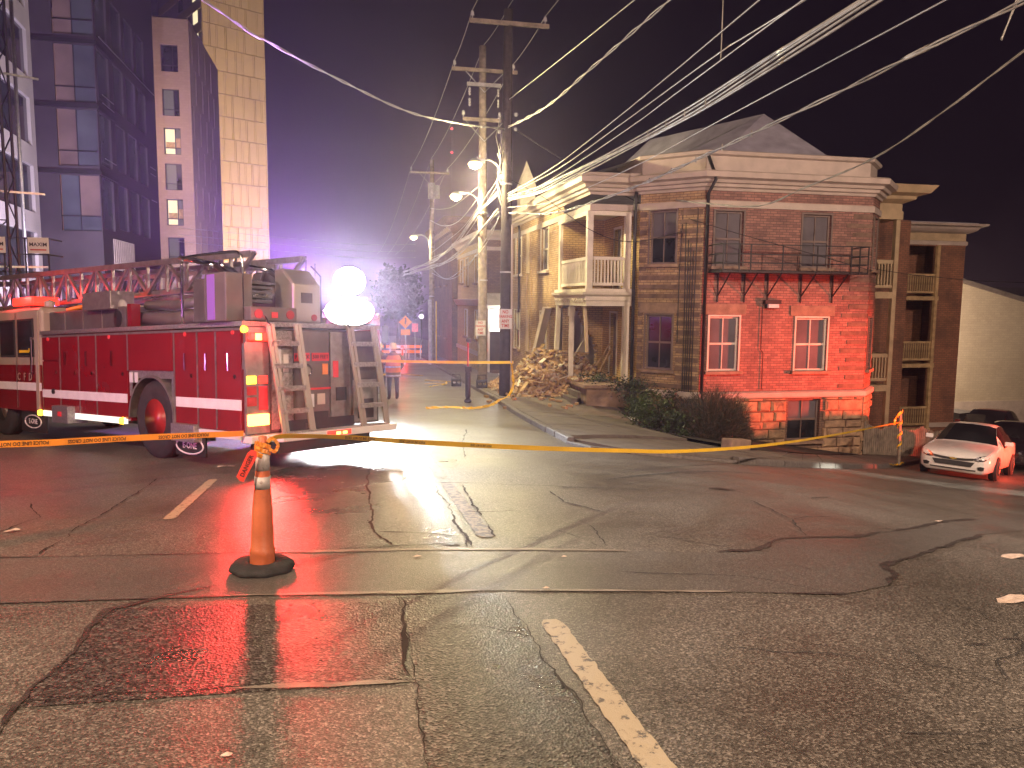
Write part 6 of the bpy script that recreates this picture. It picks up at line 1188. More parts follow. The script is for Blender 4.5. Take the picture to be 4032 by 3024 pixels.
# ------------------------------------------------------------------ cars
def car(name, label, pos, az, paint, suv=0.0, badge=False, detail=True):
    r = Vector((math.sin(rad(az)), math.cos(rad(az)), 0)); y = Vector((-r.y, r.x, 0)); c = Vector((pos[0], pos[1], 0))
    zf, zr = gz(*pos), gz(pos[0] + r.x * 2.7, pos[1] + r.y * 2.7); q = c + y * 0.8; q2 = c - y * 0.8
    X = (r * 2.7 + Vector((0, 0, zr - zf))).normalized(); Yv = (y * 1.6 + Vector((0, 0, gz(q.x, q.y) - gz(q2.x, q2.y)))).normalized(); Z = X.cross(Yv).normalized(); Yv = Z.cross(X)
    mt = Matrix(((X.x, Yv.x, Z.x, pos[0]), (X.y, Yv.y, Z.y, pos[1]), (X.z, Yv.z, Z.z, zf + 0.01), (0, 0, 0, 1)))
    o = empty(name, None, label, 'car', 'cars parked on the side street', matrix=mt); s = suv
    ST = [(-0.94, .50, .30, .48, .585, .46), (-0.91, .66, .21, .54, .63, .60), (-0.84, .77, .17, .60, .675, .68), (-0.68, .84, .16, .665, .735, .73), (-0.40, .88, .17, .72, .79 + s * .1, .76), (0.0, .895, .19, .76, .84 + s * .15, .78), (0.40, .895, .20, .80, .89 + s * .2, .78), (0.66, .895, .20, .83, .93 + s * .2, .77), (1.0, .895, .20, .85 + s * .1, 1.20 + s * .3, .66), (1.42, .895, .20, .87 + s * .1, 1.40 + s * .3, .59), (1.8, .895, .20, .88 + s * .1, 1.45 + s * .3, .57), (2.3, .895, .20, .90 + s * .1, 1.45 + s * .3, .57), (2.7, .895, .22, .91 + s * .1, 1.39 + s * .36, .57), (3.1, .89, .24, .92 + s * .1, 1.22 + s * .48, .59), (3.4, .87, .27, .93 + s * .1, 1.06 + s * .5, .62), (3.62, .82, .32, .90, 1.0 + s * .3, .66), (3.7, .72, .40, .80, .92 + s * .2, .6)]
    def sec(t):
        x, hw, zs, zb, zt, tw = t
        return [(0, zs), (hw * .82, zs), (hw * .97, zs + .09), (hw, lerp(zs, zb, .6)), (hw * .975, zb), (lerp(hw * .975, tw, .52), lerp(zb, zt, .55)), (tw, zt - .035), (tw * .72, zt), (0, zt + .018)]
    S = [sec(t) for t in ST]; body = B(); gl = {1: B(), -1: B()}; ws = B(); rw = B(); K = 9
    for i in range(len(ST) - 1):
        xa, xb = ST[i][0], ST[i + 1][0]
        for j in range(K - 1):
            for sd in (1, -1):
                q = [(xa, sd * S[i][j][0], S[i][j][1]), (xb, sd * S[i + 1][j][0], S[i + 1][j][1]), (xb, sd * S[i + 1][j + 1][0], S[i + 1][j + 1][1]), (xa, sd * S[i][j + 1][0], S[i][j + 1][1])]
                f = (0, 1, 2, 3) if sd < 0 else (3, 2, 1, 0); up = lambda P, d: [(p[0], p[1] + sd * d, p[2] + d * .6) for p in P]
                body.add(q, [f])
                if j in (4, 5) and 0.95 < xa < 2.75: gl[sd].add(up(q, .006), [f])
                if j in (6, 7) and 0.5 < xa < 1.3: ws.add([(p[0] - .008, p[1], p[2] + .010) for p in q], [f])
                if j in (5,) and 0.5 < xa < 1.3 and j == 5 and xa < 0.95: pass
                if j in (6, 7) and 2.65 < xa < 3.2 + s * .2: rw.add([(p[0] + .006, p[1], p[2] + .010) for p in q], [f])
    for i in (0, len(ST) - 1):
        P = [(ST[i][0], a, z) for a, z in S[i]] + [(ST[i][0], -a, z) for a, z in S[i][-2:0:-1]]; body.add(P, [tuple(range(len(P))) if i else tuple(range(len(P) - 1, -1, -1))])
    bo = body.build('body', paint, o, world=False, smooth=True)
    wd = bo.modifiers.new('weld', 'WELD'); wd.merge_threshold = 0.002
    [gl[k].build('side_window', M['glass'], o, world=False, smooth=True) for k in (1, -1)]; ws.build('windscreen', M['glass'], o, world=False, smooth=True); rw.build('rear_window', M['glass'], o, world=False, smooth=True)
    for x in (0.0, 2.7):
        for sd in (1, -1):
            B().lathe([(0.0, 0), (0.37, 0), (0.37, 0.03), (0.34, 0.035)], (x, sd * 0.875 - (0.0 if sd > 0 else 0.0), 0.33), 'Y', 24).build('wheel_arch', M['black'], o, world=False)
            w = B().lathe([(0.2, -0.1), (0.30, -0.1), (0.325, -0.07), (0.325, 0.07), (0.30, 0.1), (0.2, 0.1)], (x, sd * 0.83, 0.325), 'Y', 28).build('wheel', M['rubber'], o, world=False, smooth=True)
            rb = B().lathe([(0.205, 0.06), (0.215, 0.108), (0.19, 0.10), (0.19, 0.07)], (x, sd * 0.83, 0.325), 'Y', 24) if sd > 0 else B().lathe([(0.205, -0.06), (0.215, -0.108), (0.19, -0.10), (0.19, -0.07)], (x, sd * 0.83, 0.325), 'Y', 24)
            for k in range(5): a = 2 * math.pi * k / 5; rb.bar((x, sd * 0.925, 0.325), (x + 0.2 * math.cos(a), sd * 0.925, 0.325 + 0.2 * math.sin(a)), 0.03, 0.05, up=(0, 1, 0))
            rb.build('rim', M['alu'], w, world=False)
    for sd in (1, -1): B().obox((0.95, sd * 0.99, 0.98 + s * .15), (0.12, 0.2, 0.13)).build('mirror', paint, o, world=False, bevel=0.03)
    def wat(i, z):
        P = S[i]; best = 0.0
        for (a0, z0), (a1, z1) in zip(P, P[1:]):
            if (z0 - z) * (z1 - z) <= 0 and abs(z1 - z0) > 1e-6: best = max(best, lerp(a0, a1, (z - z0) / (z1 - z0)))
        return best
    def fx(y, z):
        pw = 0.0
        for i in range(len(ST)):
            w_ = wat(i, z)
            if w_ >= abs(y): return ST[0][0] if i == 0 else lerp(ST[i - 1][0], ST[i][0], (abs(y) - pw) / max(1e-4, w_ - pw))
            pw = w_
        return 0.0
    def patch(pts_top, pts_bot, m, name, off=0.012):
        off = 0.012; b = B(); n = len(pts_top)
        for y_, z_ in pts_top + pts_bot: b.v.append((fx(y_, z_) - off, y_, z_))
        for k in range(n - 1): b.f.append((k, k + 1, n + k + 1, n + k)); b.mi.append(0)
        q = b.build(name, m, o, world=False); so = q.modifiers.new('t', 'SOLIDIFY'); so.thickness = 0.02; so.offset = 0
        return q
    ys = [-.5, -.42, -.28, -.12, 0, .12, .28, .42, .5]
    patch([(y_ * .98,   .582 - .035 * (1 - (y_ / .5) ** 2)) for y_ in ys], [(y_ * .92, .522 - .035 * (1 - (y_ / .5) ** 2)) for y_ in ys], M['black'], 'upper_grille')
    patch([(y_ * 1.0, .475) for y_ in ys], [(y_ * .84, .345) for y_ in ys], M['black'], 'lower_grille'); patch([(y_ * 1.1, .275) for y_ in ys], [(y_ * 1.05, .245) for y_ in ys], M['black'], 'air_dam')
    patch([(y_ * 1.02, .585 - .035 * (1 - (y_ / .5) ** 2)) for y_ in ys], [(y_ * 1.02, .577 - .035 * (1 - (y_ / .5) ** 2)) for y_ in ys], M['chrome'], 'grille_trim')
    for sd in (1, -1):
        patch([(sd * .50, .60), (sd * .58, .635), (sd * .66, .66), (sd * .73, .68), (sd * .79, .70)], [(sd * .47, .525), (sd * .58, .51), (sd * .66, .52), (sd * .74, .555), (sd * .80, .61)], M['chrome'], 'headlight')
        patch([(sd * .56, .36), (sd * .64, .385), (sd * .72, .37)], [(sd * .58, .29), (sd * .64, .28), (sd * .70, .29)], M['black'], 'fog_lamp_recess')
    if badge:
        b = B(); b.v = [(fx(0, .53) - .03, a, z - .09) for a, z in ((-.09, .635), (-.03, .635), (-.03, .65), (.03, .65), (.03, .635), (.09, .635), (.075, .605), (.03, .605), (.03, .59), (-.03, .59), (-.03, .605), (-.075, .605))]; b.f = [tuple(range(12))]; b.mi = [0]
        q = b.build('badge', mat('gold_badge', (0.5, 0.36, 0.08), 0.3, 0.8), o, world=False)
    return o
CARW = mat('white_car_paint', (0.80, 0.78, 0.75), 0.22, var=0.04, coat=0.5); CARR = mat('maroon_car_paint', (0.16, 0.012, 0.015), 0.2, var=0.06, coat=0.5); CARD = mat('dark_car_paint', (0.025, 0.02, 0.028), 0.18, var=0.1, coat=0.5)
car('parked_car', 'white sedan parked nearest the leaning taped post', (16.35, 17.85), 52, CARW, badge=True)
car('parked_car', 'dark car parked directly behind the white sedan', (20.9, 20.95), 52, CARD)
car('parked_car', 'maroon sport utility car parked farther down beyond the dark car', (24.2, 25.6), 56, CARR, suv=0.7)
lamp('headlight_beam', 'SPOT', (24.5, 14.2, gz(24.5, 14.2) + 0.95), (1.0, 0.97, 0.80), 26000, (14.6, 14.9, gz(14.6, 14.9) - 0.1), 0.1, 9, 0.6)

# ------------------------------------------------------------------ firefighters
COAT = mat('tan_turnout_coat', (0.17, 0.11, 0.06), 0.85, var=0.25, scale=8); VEST = mat('orange_safety_vest', (0.70, 0.20, 0.06), 0.7, var=0.15, scale=6); TROU = mat('dark_turnout_trousers', (0.035, 0.03, 0.03), 0.85, var=0.3, scale=8); SKIN = mat('skin', (0.42, 0.24, 0.17), 0.55); HELM = mat('cream_helmet', (0.5, 0.40, 0.22), 0.35)
def person(label, x, y, rz, vest):
    g = gz(x, y); mt = Matrix.Translation((x, y, g)) @ Matrix.Rotation(rz, 4, 'Z'); o = empty('person', None, label, 'person', matrix=mt)
    V = [(0, 0, .98), (0, 0, 1.18), (0, 0, 1.38), (0, .0, 1.50), (0, -.02, 1.62), (0, -.03, 1.72), (.11, 0, .92), (.12, .02, .50), (.125, -.01, .09), (.13, .13, .04), (-.11, 0, .92), (-.13, .0, .50), (-.14, -.03, .09), (-.15, .10, .04), (.21, 0, 1.43), (.29, .03, 1.15), (.25, .18, .98), (.22, .27, .95), (-.21, 0, 1.43), (-.29, .02, 1.15), (-.27, .14, .95), (-.26, .22, .90)]
    E_ = [(0, 1), (1, 2), (2, 3), (3, 4), (4, 5), (0, 6), (6, 7), (7, 8), (8, 9), (0, 10), (10, 11), (11, 12), (12, 13), (2, 14), (14, 15), (15, 16), (16, 17), (2, 18), (18, 19), (19, 20), (20, 21)]
    Rr = [.17, .19, .20, .08, .09, .08, .12, .09, .07, .055, .12, .09, .07, .055, .09, .07, .055, .04, .09, .07, .055, .04]
    me = D.meshes.new('body'); me.from_pydata(V, E_, []); me.materials.append(TROU); bo = D.objects.new('body', me); COL.objects.link(bo); bo.parent = o
    sk = bo.modifiers.new('skin', 'SKIN'); sv = me.skin_vertices[0].data if me.skin_vertices else None
    if sv is None:
        bm = bmesh.new(); bm.from_mesh(me); bm.verts.layers.skin.verify(); bm.to_mesh(me); bm.free(); sv = me.skin_vertices[0].data
    for k, v in enumerate(sv): v.radius = (Rr[k], Rr[k] * .85); v.use_root = (k == 0)
    su = bo.modifiers.new('sub', 'SUBSURF'); su.levels = 2; su.render_levels = 2
    def loft(rows, m, name):
        b = B(); n = 16
        for z, rx, ry, ox in rows:
            for i in range(n): t = 2 * math.pi * i / n; b.v.append((rx * math.cos(t), ox + ry * math.sin(t), z))
        for j in range(len(rows) - 1):
            for i in range(n): b.f.append((j * n + i, j * n + (i + 1) % n, (j + 1) * n + (i + 1) % n, (j + 1) * n + i)); b.mi.append(0)
        return b.build(name, m, o, world=False, smooth=True)
    loft([(.74, .23, .17, 0), (.95, .235, .185, 0), (1.2, .245, .185, 0), (1.38, .265, .175, 0), (1.47, .21, .13, 0), (1.53, .10, .095, 0), (1.57, .08, .08, 0)], COAT, 'coat')
    for sd in (1, -1): B().path(smooth_pts([(sd * .18, 0, 1.44), (sd * .27, .01, 1.34), (sd * .31, .03, 1.15), (sd * .26, .16, 1.0)], 4), [.10] * 6 + [.085] * 4 + [.07] * 3, 10).build('sleeve', COAT, o, world=False, smooth=True)
    if vest:
        loft([(.90, .245, .195, 0), (1.2, .255, .197, 0), (1.38, .272, .187, 0), (1.45, .235, .15, 0)], VEST, 'vest')
    for z in (.80, 1.08): loft([(z - .025, .252, .203, 0), (z + .025, .254, .205, 0)], M['reflect'] if vest else M['tape'], 'reflective_stripe')
    B().lathe([(0, .0), (.085, .02), (.095, .1), (.085, .17), (0, .22)], (0, -.02, 1.57), n=16).build('head', SKIN, o, world=False, smooth=True)
    hb = B().lathe([(.105, .0), (.12, .05), (.11, .12), (.06, .175), (0, .185)], (0, -.02, 1.68), n=18); hb.lathe([(.10, 0), (.17, -.012), (.165, .008), (.10, .02)], (0, -.045, 1.685), n=18); hb.build('helmet', HELM, o, world=False, smooth=True)
    return o
person('firefighter in orange vest and cream helmet standing with their back turned', 1.35, 25.1, rad(8), True)
person('dark coated firefighter half hidden behind the fire truck corner', 0.95, 25.9, rad(-25), False)
# ------------------------------------------------------------------ equipment on the road edge
gS = gz(3.6, 23.8); ST_ = empty('light_stand', (3.6, 23.8, gS), 'tall black pole stand with a round head on the road beside the kerb', 'stand')
B().lathe([(0, 0), (.11, 0), (.12, .05), (.07, .1), (.06, .16)], (3.6, 23.8, gS), n=16).build('foot', M['black'], ST_, smooth=True); B().lathe([(.07, 0), (.085, .06), (.085, .75), (.06, .9), (0.05, .95)], (3.6, 23.8, gS + 0.14), n=12).build('lower_tube', M['black'], ST_, smooth=True)
B().tube((3.6, 23.8, gS + 1.05), (3.6, 23.8, gS + 1.9), 0.025).build('upper_tube', M['sign_red'], ST_); B().lathe([(0, -.09), (.07, -.06), (.09, 0), (.07, .06), (0, .09)], (3.63, 23.8, gS + 1.95), n=14).build('head', M['black'], ST_, smooth=True)
B().obox((3.6, 23.72, gS + 1.05), (.2, .06, .16)).build('control_box', M['black'], ST_)
for x, y, lb in ((4.15, 30.6, 'black battery lamp case standing on the road by the far kerb'), (4.75, 28.0, 'black battery lamp case at the foot of the pale pole')):
    g = gz(x, y) + (0.12 if x > 4.6 else 0); o = empty('lamp_case', (x, y, g), lb, 'lamp case')
    B().box(x - .2, y - .12, g, x + .2, y + .12, g + .30).build('case', M['black'], o, bevel=.02); B().path([(x - .17, y, g + .3), (x - .15, y, g + .48), (x + .15, y, g + .48), (x + .17, y, g + .3)], .018).build('handle', M['black'], o)
    for s in (-.09, .09): B().lathe([(0, -.03), (.06, -.02), (.06, 0)], (x + s, y - .12, g + .17), 'Y', 12).build('reflector', M['chrome'], o)
# ------------------------------------------------------------------ rubble of the collapsed porch
def mh(x, y):
    d1 = max(0, 1 - (((x - 7.45) / 1.75) ** 2 + ((y - 26.4) / 2.6) ** 2)); d2 = max(0, 1 - (((x - 6.3) / 1.3) ** 2 + ((y - 27.4) / 3.0) ** 2)); d3 = max(0, 1 - (((x - 7.9) / 1.0) ** 2 + ((y - 25.0) / 1.2) ** 2))
    return (0.92 * d1 + 0.5 * d2 + 0.3 * d3) * (1 + 0.16 * math.sin(x * 4.1 + y * 2.3) + 0.12 * math.sin(y * 5.7 - x * 3.1))
b = B(); xs = [5.0 + .15 * i for i in range(26)]; ys = [23.6 + .2 * j for j in range(36)]
for y in ys:
    for x in xs: b.v.append((x, y, gz(x, y) + 0.06 + mh(x, y) - 0.03 + random.uniform(-.03, .03)))
for j in range(len(ys) - 1):
    for i in range(len(xs) - 1):
        if mh(xs[i] + .07, ys[j] + .1) > 0.03: b.f.append((j * 26 + i, j * 26 + i + 1, (j + 1) * 26 + i + 1, (j + 1) * 26 + i)); b.mi.append(1)
n_ = 0
while n_ < 1900:
    x = random.uniform(4.95, 8.6); y = random.uniform(23.8, 30.2); m_ = mh(x, y)
    if m_ < 0.02 and random.random() > 0.10: continue
    if x > 7.1 and y > 26.2: continue
    z = gz(x, y) + 0.13 + m_ + random.uniform(-.05, .06)
    if x > 7.1 and y < 25.8: z = max(z, -0.95)
    b.obox((x, y, z), (random.choice((.2, .2, .1, .14)), .095, .065), (random.uniform(-.9, .9), random.uniform(-.9, .9), random.uniform(0, 3.14)), random.choice((0, 0, 0, 2, 3))); n_ += 1
b.build('rubble_pile', [mat('loose_tan_brick', (0.38, 0.245, 0.125), 0.85, var=0.35, scale=4), mat('mortar_dust', (0.20, 0.13, 0.08), 0.95, var=0.4, scale=6), mat('mortar_caked_brick', (0.40, 0.32, 0.23), 0.9, var=0.25, scale=9), mat('dark_loose_brick', (0.22, 0.12, 0.07), 0.9, var=0.3, scale=4)], label='heap of tumbled tan bricks spilling from the torn porch', cat='rubble', kind='stuff')
me = B().box(-.1, -.05, -.033, .1, .05, .033).mesh('brick'); me.materials.append(MATS['loose_tan_brick'])
for i in range(14):
    x, y = random.uniform(4.2, 6.6), random.uniform(21.8, 25.6)
    if i < 3: x, y = (6.9 - .5 * i, 22.9 + .3 * i)
    o = D.objects.new('loose_brick', me); COL.objects.link(o); o.location = (x, y, gz(x, y) + (0.155 if x > 4.75 else 0.04)); o.rotation_euler = (0, 0, random.uniform(0, 3)); meta(o, 'single loose brick lying on the pavement before the rubble', 'brick', 'loose bricks scattered on the sidewalk')
PLK = [((7.0, 27.6, 0.0), (5.2, 25.3, -1.62), .13, 'long pale plank running down the front of the rubble'), ((6.75, 26.6, -0.45), (5.35, 24.6, -1.6), .12, 'pale plank lying just below the longest one on the rubble'), ((6.2, 27.3, -0.5), (6.6, 25.2, -1.05), .16, 'wide board lying crosswise over the middle of the rubble'), ((6.0, 24.7, -1.35), (7.3, 24.9, -0.98), .09, 'short plank resting on the porch floor edge'), ((8.2, 24.6, -0.75), (8.45, 24.2, 0.05), .10, 'broken board leaning on the yellow porch wall'), ((8.0, 24.9, -0.8), (8.5, 24.5, 0.2), .05, 'thin lath leaning beside the broken board'), ((5.4, 24.2, -1.5), (7.0, 24.4, -1.42), .08, 'thin plank lying flat before the porch plinth'), ((7.05, 27.35, 1.35), (6.72, 28.0, -0.75), .32, 'heavy split pilaster leaning on the torn wall'), ((5.9, 29.0, -1.6), (5.2, 27.4, -1.62), .1, 'plank end sticking out by the pale pole'), ((2.4, 37.5, -2.0), (3.3, 36.4, -1.98), .2, 'pale board lying in the street beyond the firefighter'), ((3.2, 33.6, -1.9), (4.2, 32.4, -1.86), .12, 'narrow board lying near the far kerb'), ((3.0, 31.8, -1.86), (3.9, 31.6, -1.84), .07, 'thin lath lying in the gutter')]
for i in range(16):
    x = random.uniform(5.4, 7.9); y = random.uniform(24.3, 28.6) if x < 7 else random.uniform(24.2, 25.7); z = max(gz(x, y) + 0.14 + mh(x, y) + 0.05, -0.93 if x > 7 else -9); L = random.uniform(.5, 1.3); az_ = random.uniform(0, 6.28); el = random.uniform(-.15, .45)
    B().bar((x - L / 2 * math.cos(az_), y - L / 2 * math.sin(az_), z - L / 2 * math.sin(el) + .04), (x + L / 2 * math.cos(az_), y + L / 2 * math.sin(az_), z + L / 2 * math.sin(el) + .06), random.uniform(.05, .13), .025).build('splintered_board', M['wood'] if i % 3 else M['trim_w'], label='short splintered board jutting from the brick rubble', cat='board', group='splintered boards in the rubble')
for a, c, w, lb in PLK: B().bar(a, c, w, 0.04 if w < .3 else .16).build('plank', M['wood'] if w < .3 else M['trim'], label=lb, cat='plank')
B().obox((8.05, 21.0, gz(8.05, 21.0) + .25), (.35, .2, .03), (.4, .2, .5)).build('litter_scrap', M['sign_w'], label='white scrap caught in the shrubs', cat='litter')
B().obox((8.7, 16.1, gz(8.7, 16.1) + .19), (.75, .3, .28), (0, .12, .45)).build('edging_stone', M['lintel'], label='rough stone block at the corner of the planting bed', cat='stone', bevel=.03)
# ------------------------------------------------------------------ shrubs
LEAF = mat('leaf_green', (0.075, 0.115, 0.040), 0.5, var=0.5, scale=7); LEAFD = mat('dark_leaf', (0.034, 0.044, 0.026), 0.6, var=0.4, scale=7); BLADE = mat('dry_grass_blade', (0.10, 0.068, 0.042), 0.8, var=0.5, scale=5)
def shrub(x, y, r, h, n, label, m, m2):
    g = gz(x, y) + 0.12; o = empty('shrub', (x, y, g), label, 'shrub', 'leafy shrubs in the planting bed'); b = B()
    for k in range(9): a = random.uniform(0, 6.28); b.path([(x + .05 * math.cos(a), y + .05 * math.sin(a), g - .05), (x + r * .35 * math.cos(a), y + r * .35 * math.sin(a), g + h * .5), (x + r * .8 * math.cos(a), y + r * .8 * math.sin(a), g + h * random.uniform(.6, .95))], [.014, .01, .005], 4)
    b.build('stem', M['pole_dark'], o); b = B()
    cl = [(random.gauss(0, .45), random.gauss(0, .45), random.random()) for _ in range(14)]
    for k in range(n):
        c = random.choice(cl); px = x + r * (c[0] + random.gauss(0, .2)); py = y + r * (c[1] + random.gauss(0, .2)); pz = g + h * max(.03, min(1, c[2] * .85 + random.gauss(0, .1)))
        d = Vector((random.gauss(0, 1), random.gauss(0, 1), random.gauss(.2, .6))).normalized(); u = d.cross(Vector((random.random(), random.random(), 1))).normalized(); L = random.uniform(.05, .11); p = Vector((px, py, pz)); w = L * .32
        b.add([p, p + d * L * .45 + u * w, p + d * L, p + d * L * .45 - u * w], [(0, 1, 2, 3)], 0 if random.random() < .6 else 1)
    b.build('foliage', [m, m2], o)
shrub(7.75, 24.0, .6, .85, 1500, 'leafy shrub beside the porch steps', LEAF, LEAFD); shrub(8.55, 22.0, .8, 1.25, 2600, 'tallest leafy shrub under the bay window', LEAFD, LEAF); shrub(8.45, 20.2, .85, 1.0, 2600, 'bright green spreading shrub by the white scrap', LEAF, LEAF); shrub(9.2, 20.6, .8, 1.25, 2200, 'dark shrub behind the brown twiggy bush', LEAFD, LEAFD); shrub(8.25, 18.6, .5, .6, 900, 'low green weed clump at the sidewalk edge', LEAF, LEAFD)
GX, GY = 9.45, 18.75; g = gz(GX, GY) + .12
GG = empty('twiggy_bush', (GX, GY, g), 'big rounded brown twiggy bush at the house corner', 'bush'); b = B()
for k in range(15000):
    long_ = k < 1600
    while True:
        v = Vector((random.uniform(-1, 1), random.uniform(-1, 1), random.uniform(0, 1)))
        if 0.30 < v.length < 1.0: break
    lump = 1 + 0.10 * math.sin(5 * math.atan2(v.y, v.x) + 3 * v.z) + 0.06 * math.sin(11 * math.atan2(v.y, v.x) - 4 * v.z)
    p = Vector((GX + v.x * 1.0 * lump, GY + v.y * 1.0 * lump, g + v.z * 1.28 * lump)); o_ = Vector((v.x, v.y, v.z * .9 + .25)).normalized()
    d = (o_ * 1.1 + Vector((random.gauss(0, .55), random.gauss(0, .55), random.gauss(.15, .45)))).normalized(); L = random.uniform(.10, .24) * (1.6 if long_ else 1); sdv = d.cross(Vector((random.gauss(0, 1), random.gauss(0, 1), random.gauss(0, 1)))).normalized() * random.uniform(.003, .0065)
    m_ = p + d * L * .55; e_ = p + d * L + Vector((0, 0, -.25 * L * random.random())); k0 = len(b.v)
    b.v += [tuple(p - sdv), tuple(p + sdv), tuple(m_ + sdv * .8), tuple(m_ - sdv * .8), tuple(e_)]
    q = 0 if random.random() < .6 else 1; b.f += [(k0, k0 + 1, k0 + 2, k0 + 3), (k0 + 3, k0 + 2, k0 + 4)]; b.mi += [q, q]
for k in range(160):
    a = random.uniform(0, 6.283); d = Vector((math.cos(a), math.sin(a), 0)); B_ = Vector((GX, GY, g)); rr = random.uniform(.2, .9); hh2 = random.uniform(.4, 1.15)
    b.path([B_ + d * .1, B_ + d * rr * .45 + Vector((0, 0, hh2 * .55)), B_ + d * rr + Vector((random.gauss(0, .06), random.gauss(0, .06), hh2))], [.009, .006, .003], 3, 1)
b.build('twigs', [BLADE, LEAFD], GG)
# ------------------------------------------------------------------ things far down the street
def diamond(x, y, z, s, label, arrow=False, plate=True):
    g = gz(x, y); o = empty('road_sign', (x, y, g), label, 'road sign', 'orange road work signs')
    B().bar((x, y + .03, g - .1), (x, y + .03, z + s * .4), .06).build('post', M['galv'], o)
    f = B(); h = s * .707; f.yprism([(x - h, z), (x, z - h), (x + h, z), (x, z + h)], y - .01, y + .01); q = f.build('panel', M['sign_or'], o)
    if arrow: B().yprism([(x - .12, z), (x + .02, z + .12), (x + .02, z + .04), (x + .15, z + .04), (x + .15, z - .04), (x + .02, z - .04), (x + .02, z - .12)], y - .016, y - .011).build('symbol', M['ink'], q)
    else: B().obox((x, y - .014, z + .02), (.08, .006, .28), (0, .15, 0)).obox((x, y - .014, z + .22), (.1, .006, .1)).bar((x, y - .014, z - .1), (x + .12, y - .014, z - .3), .05, .006).bar((x, y - .014, z - .1), (x - .1, y - .014, z - .3), .05, .006).bar((x - .12, y - .014, z - .02), (x + .16, y - .014, z + .08), .04, .006).build('symbol', M['ink'], q)
    if plate: B().box(x - .3, y - .012, z - s * .7 - .42, x + .3, y + .008, z - s * .7 - .04).build('plate', M['sign_or'], o)
diamond(3.5, 50, 0.15, .6, 'orange pedestrian work sign beyond the firefighter'); diamond(-1.9, 33, 2.0, .6, 'orange arrow sign glimpsed over the fire truck deck', True)
o = empty('road_sign', (4.15, 50.5, gz(4.15, 50.5)), 'small pink lit sign plate beside the orange work sign', 'road sign'); B().bar((4.15, 50.53, -2.5), (4.15, 50.53, .1), .06).build('post', M['galv'], o); B().box(3.95, 50.48, -.5, 4.35, 50.5, .05).build('panel', mat('pink_sign', (.8, .15, .25), .5), o)
for i, (x, lb) in enumerate(((2.3, 'red lit barricade nearest the fire engine'), (3.4, 'red lit barricade below the orange work sign'), (4.4, 'red lit barricade beside the distant pole'))):
    y = 54; g = gz(x, y); o = empty('barricade', (x, y, g), lb, 'barricade')
    for z in (.4, .75): B().box(x - .5, y - .02, g + z, x + .5, y + .02, g + z + .2).build('board', M['sign_w'] if i % 2 else M['sign_or'], o)
    for s in (-.4, .4): B().bar((x + s, y - .2, g), (x + s, y, g + 1.0), .05).bar((x + s, y + .2, g), (x + s, y, g + 1.0), .05).build('leg', M['galv'], o)
lamp('far_red_light', 'POINT', (3.4, 51.6, gz(3.4, 51.6) + .9), REDC, 380, None, .15)
B().lathe([(0, 0), (.12, .02), (.12, .14), (0, .2)], (3.4, 51.7, gz(3.4, 51.7) + .8), n=12).tube((3.4, 51.7, gz(3.4, 51.7)), (3.4, 51.7, gz(3.4, 51.7) + .82), .04).build('road_beacon', GLOW['red'], label='glowing red beacon in the street before the barricades', cat='beacon')
def tree(x, y, h, r, label):
    g = gz(x, y) - .1; o = empty('tree', (x, y, g), label, 'tree', 'dark trees at the end of the street'); b = B()
    b.path([(x, y, g), (x + .1, y, g + h * .3), (x - .1, y + .1, g + h * .55), (x, y, g + h * .85)], [.22, .17, .1, .03], 8)
    for k in range(9): a = random.uniform(0, 6.28); z = random.uniform(.3, .7) * h; b.path([(x, y, g + z), (x + r * .5 * math.cos(a), y + r * .5 * math.sin(a), g + z + h * .12), (x + r * .85 * math.cos(a), y + r * .85 * math.sin(a), g + z + h * .2)], [.07, .04, .015], 5)
    b.build('trunk', M['pole_dark'], o); b = B(); cl = []
    for _ in range(46):
        v = Vector((random.gauss(0, 1), random.gauss(0, 1), random.gauss(0, 1))).normalized() * random.uniform(.35, 1); cl.append((x + v.x * r * .85, y + v.y * r * .85, g + h * .64 + v.z * h * .33))
    for k in range(9000):
        c = random.choice(cl); p = Vector((c[0] + random.gauss(0, r * .14), c[1] + random.gauss(0, r * .14), c[2] + random.gauss(0, r * .12))); d = Vector((random.gauss(0, 1), random.gauss(0, 1), random.gauss(0, .7))).normalized(); u = d.cross(Vector((.3, .2, 1))).normalized(); L = random.uniform(.26, .5)
        b.add([p, p + d * L * .5 + u * L * .3, p + d * L, p + d * L * .5 - u * L * .3], [(0, 1, 2, 3)])
    b.build('crown', LEAFD, o)
tree(4.2, 70, 7.5, 2.8, 'dark tree overhanging the street beside the distant pole'); 
o = empty('street_lantern', (5.6, 62, gz(5.6, 62)), 'small glowing globe lantern beyond the distant pole', 'lantern'); B().tube((5.6, 62, gz(5.6, 62)), (5.6, 62, .1), .05).build('post', M['iron'], o); B().lathe([(0, -.16), (.13, -.1), (.17, 0), (.13, .1), (0, .16)], (5.6, 62, .25), n=14).build('globe', glow('lit_globe', (1, .95, .9), 8), o, smooth=True)
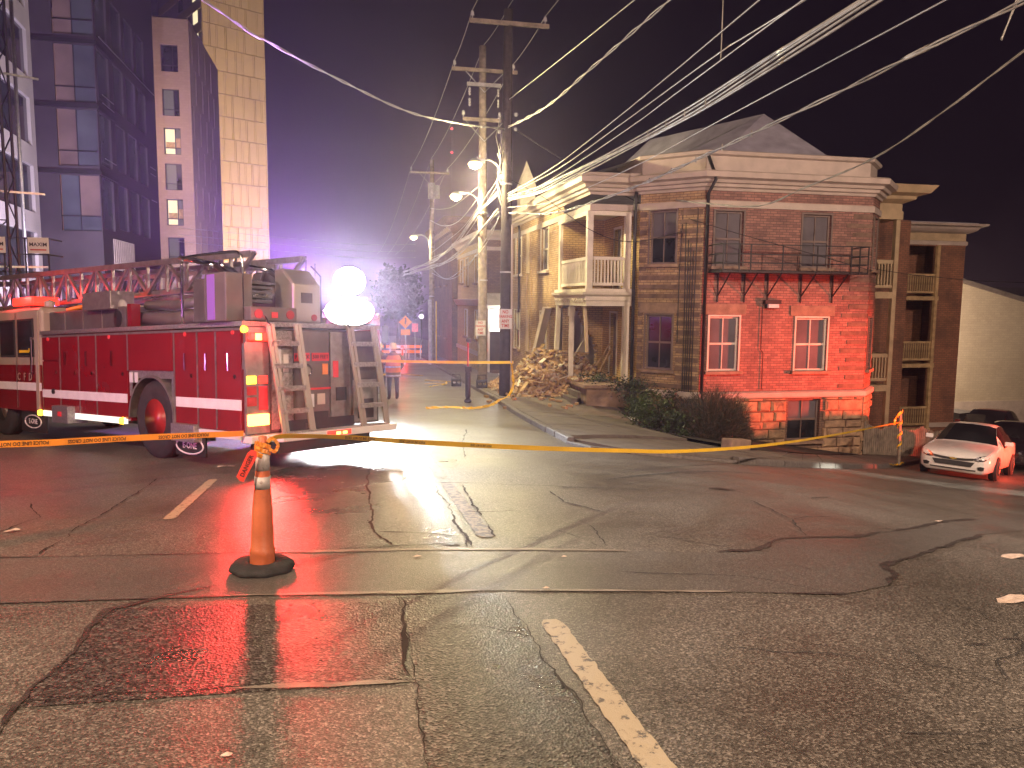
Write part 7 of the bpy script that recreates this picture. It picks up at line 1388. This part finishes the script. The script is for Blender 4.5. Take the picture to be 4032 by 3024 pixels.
# ------------------------------------------------------------------ litter on the near road
LIT = [(4.46, 4.28, .34, .14, 'torn pinkish paper flattened at the frame edge'), (5.94, 5.76, .32, .12, 'curled pale scrap farther up at the frame edge'), (6.77, 7.62, .12, .05, 'tiny pale scrap by the tar seam'), (-3.01, 7.57, .14, .08, 'crushed silvery litter on the shaded asphalt'), (-1.73, 11.32, .26, .07, 'white litter under the fire truck tail'), (0.49, 5.89, .08, .02, 'small white chip on the trench patch'), (1.62, 5.65, .05, .02, 'small greenish chip on the trench patch'), (1.28, 4.89, .06, .02, 'small white chip on the pale seam'), (-0.5, 3.05, .05, .03, 'dry leaf lying in the shadow of the post')]
for x, y, L, w, lb in LIT:
    b = B(); z = gz(x, y) + .012; pts = []
    for i in range(9): a = 2 * math.pi * i / 9; k = random.uniform(.7, 1.1); pts.append((x + L / 2 * k * math.cos(a) + .1 * w * math.sin(3 * a), y + w / 2 * k * math.sin(a), z + random.uniform(0, .02) * (L > .1)))
    b.v = pts + [(x, y, z + .012)]; b.f = [(i, (i + 1) % 9, 9) for i in range(9)]; b.mi = [0] * 9
    o = b.build('litter_scrap', mat('pale_litter', (0.62, 0.50, 0.42), 0.6, var=0.25, scale=20), label=lb, cat='litter')
# hillside lights far off to the side
b = B(); b.add([(40, 130, -30), (400, 130, -30), (400, 260, 6), (160, 240, 9), (90, 200, 8), (40, 180, 6)], [(0, 1, 2, 3, 4, 5)]); b.build('hill', M['earth'], label='black hillside beyond the side street', kind='structure')
for x, y, z, lb in ((150, 190, 7.2, 'pinprick light on the far hillside nearest the brick house'), (178, 200, 7.6, 'second pinprick light on the far hillside')): B().lathe([(0, 0), (.3, .1), (.3, .4), (0, .5)], (x, y, z), n=8).build('hillside_light', GLOW['far'], label=lb, cat='light')
# ------------------------------------------------------------------ night air
hz = B().box(-620, -60, -40, 620, 320, 62).build('haze', None, label='thin misty night air tinted violet like lens flare round the lights', kind='stuff')
hz.data.materials.clear(); hm = D.materials.new('flare_tinted_haze'); hm.use_nodes = True; hn = hm.node_tree.nodes; hn.clear(); ho = hn.new('ShaderNodeOutputMaterial'); hv = hn.new('ShaderNodeVolumePrincipled')
hv.inputs['Color'].default_value = (0.88, 0.70, 1.0, 1); hv.inputs['Density'].default_value = 0.0015; hv.inputs['Anisotropy'].default_value = 0.82  # violet tint stands in for purple lens flare round the lights
hm.node_tree.links.new(hv.outputs[0], ho.inputs['Volume']); hz.data.materials.append(hm)
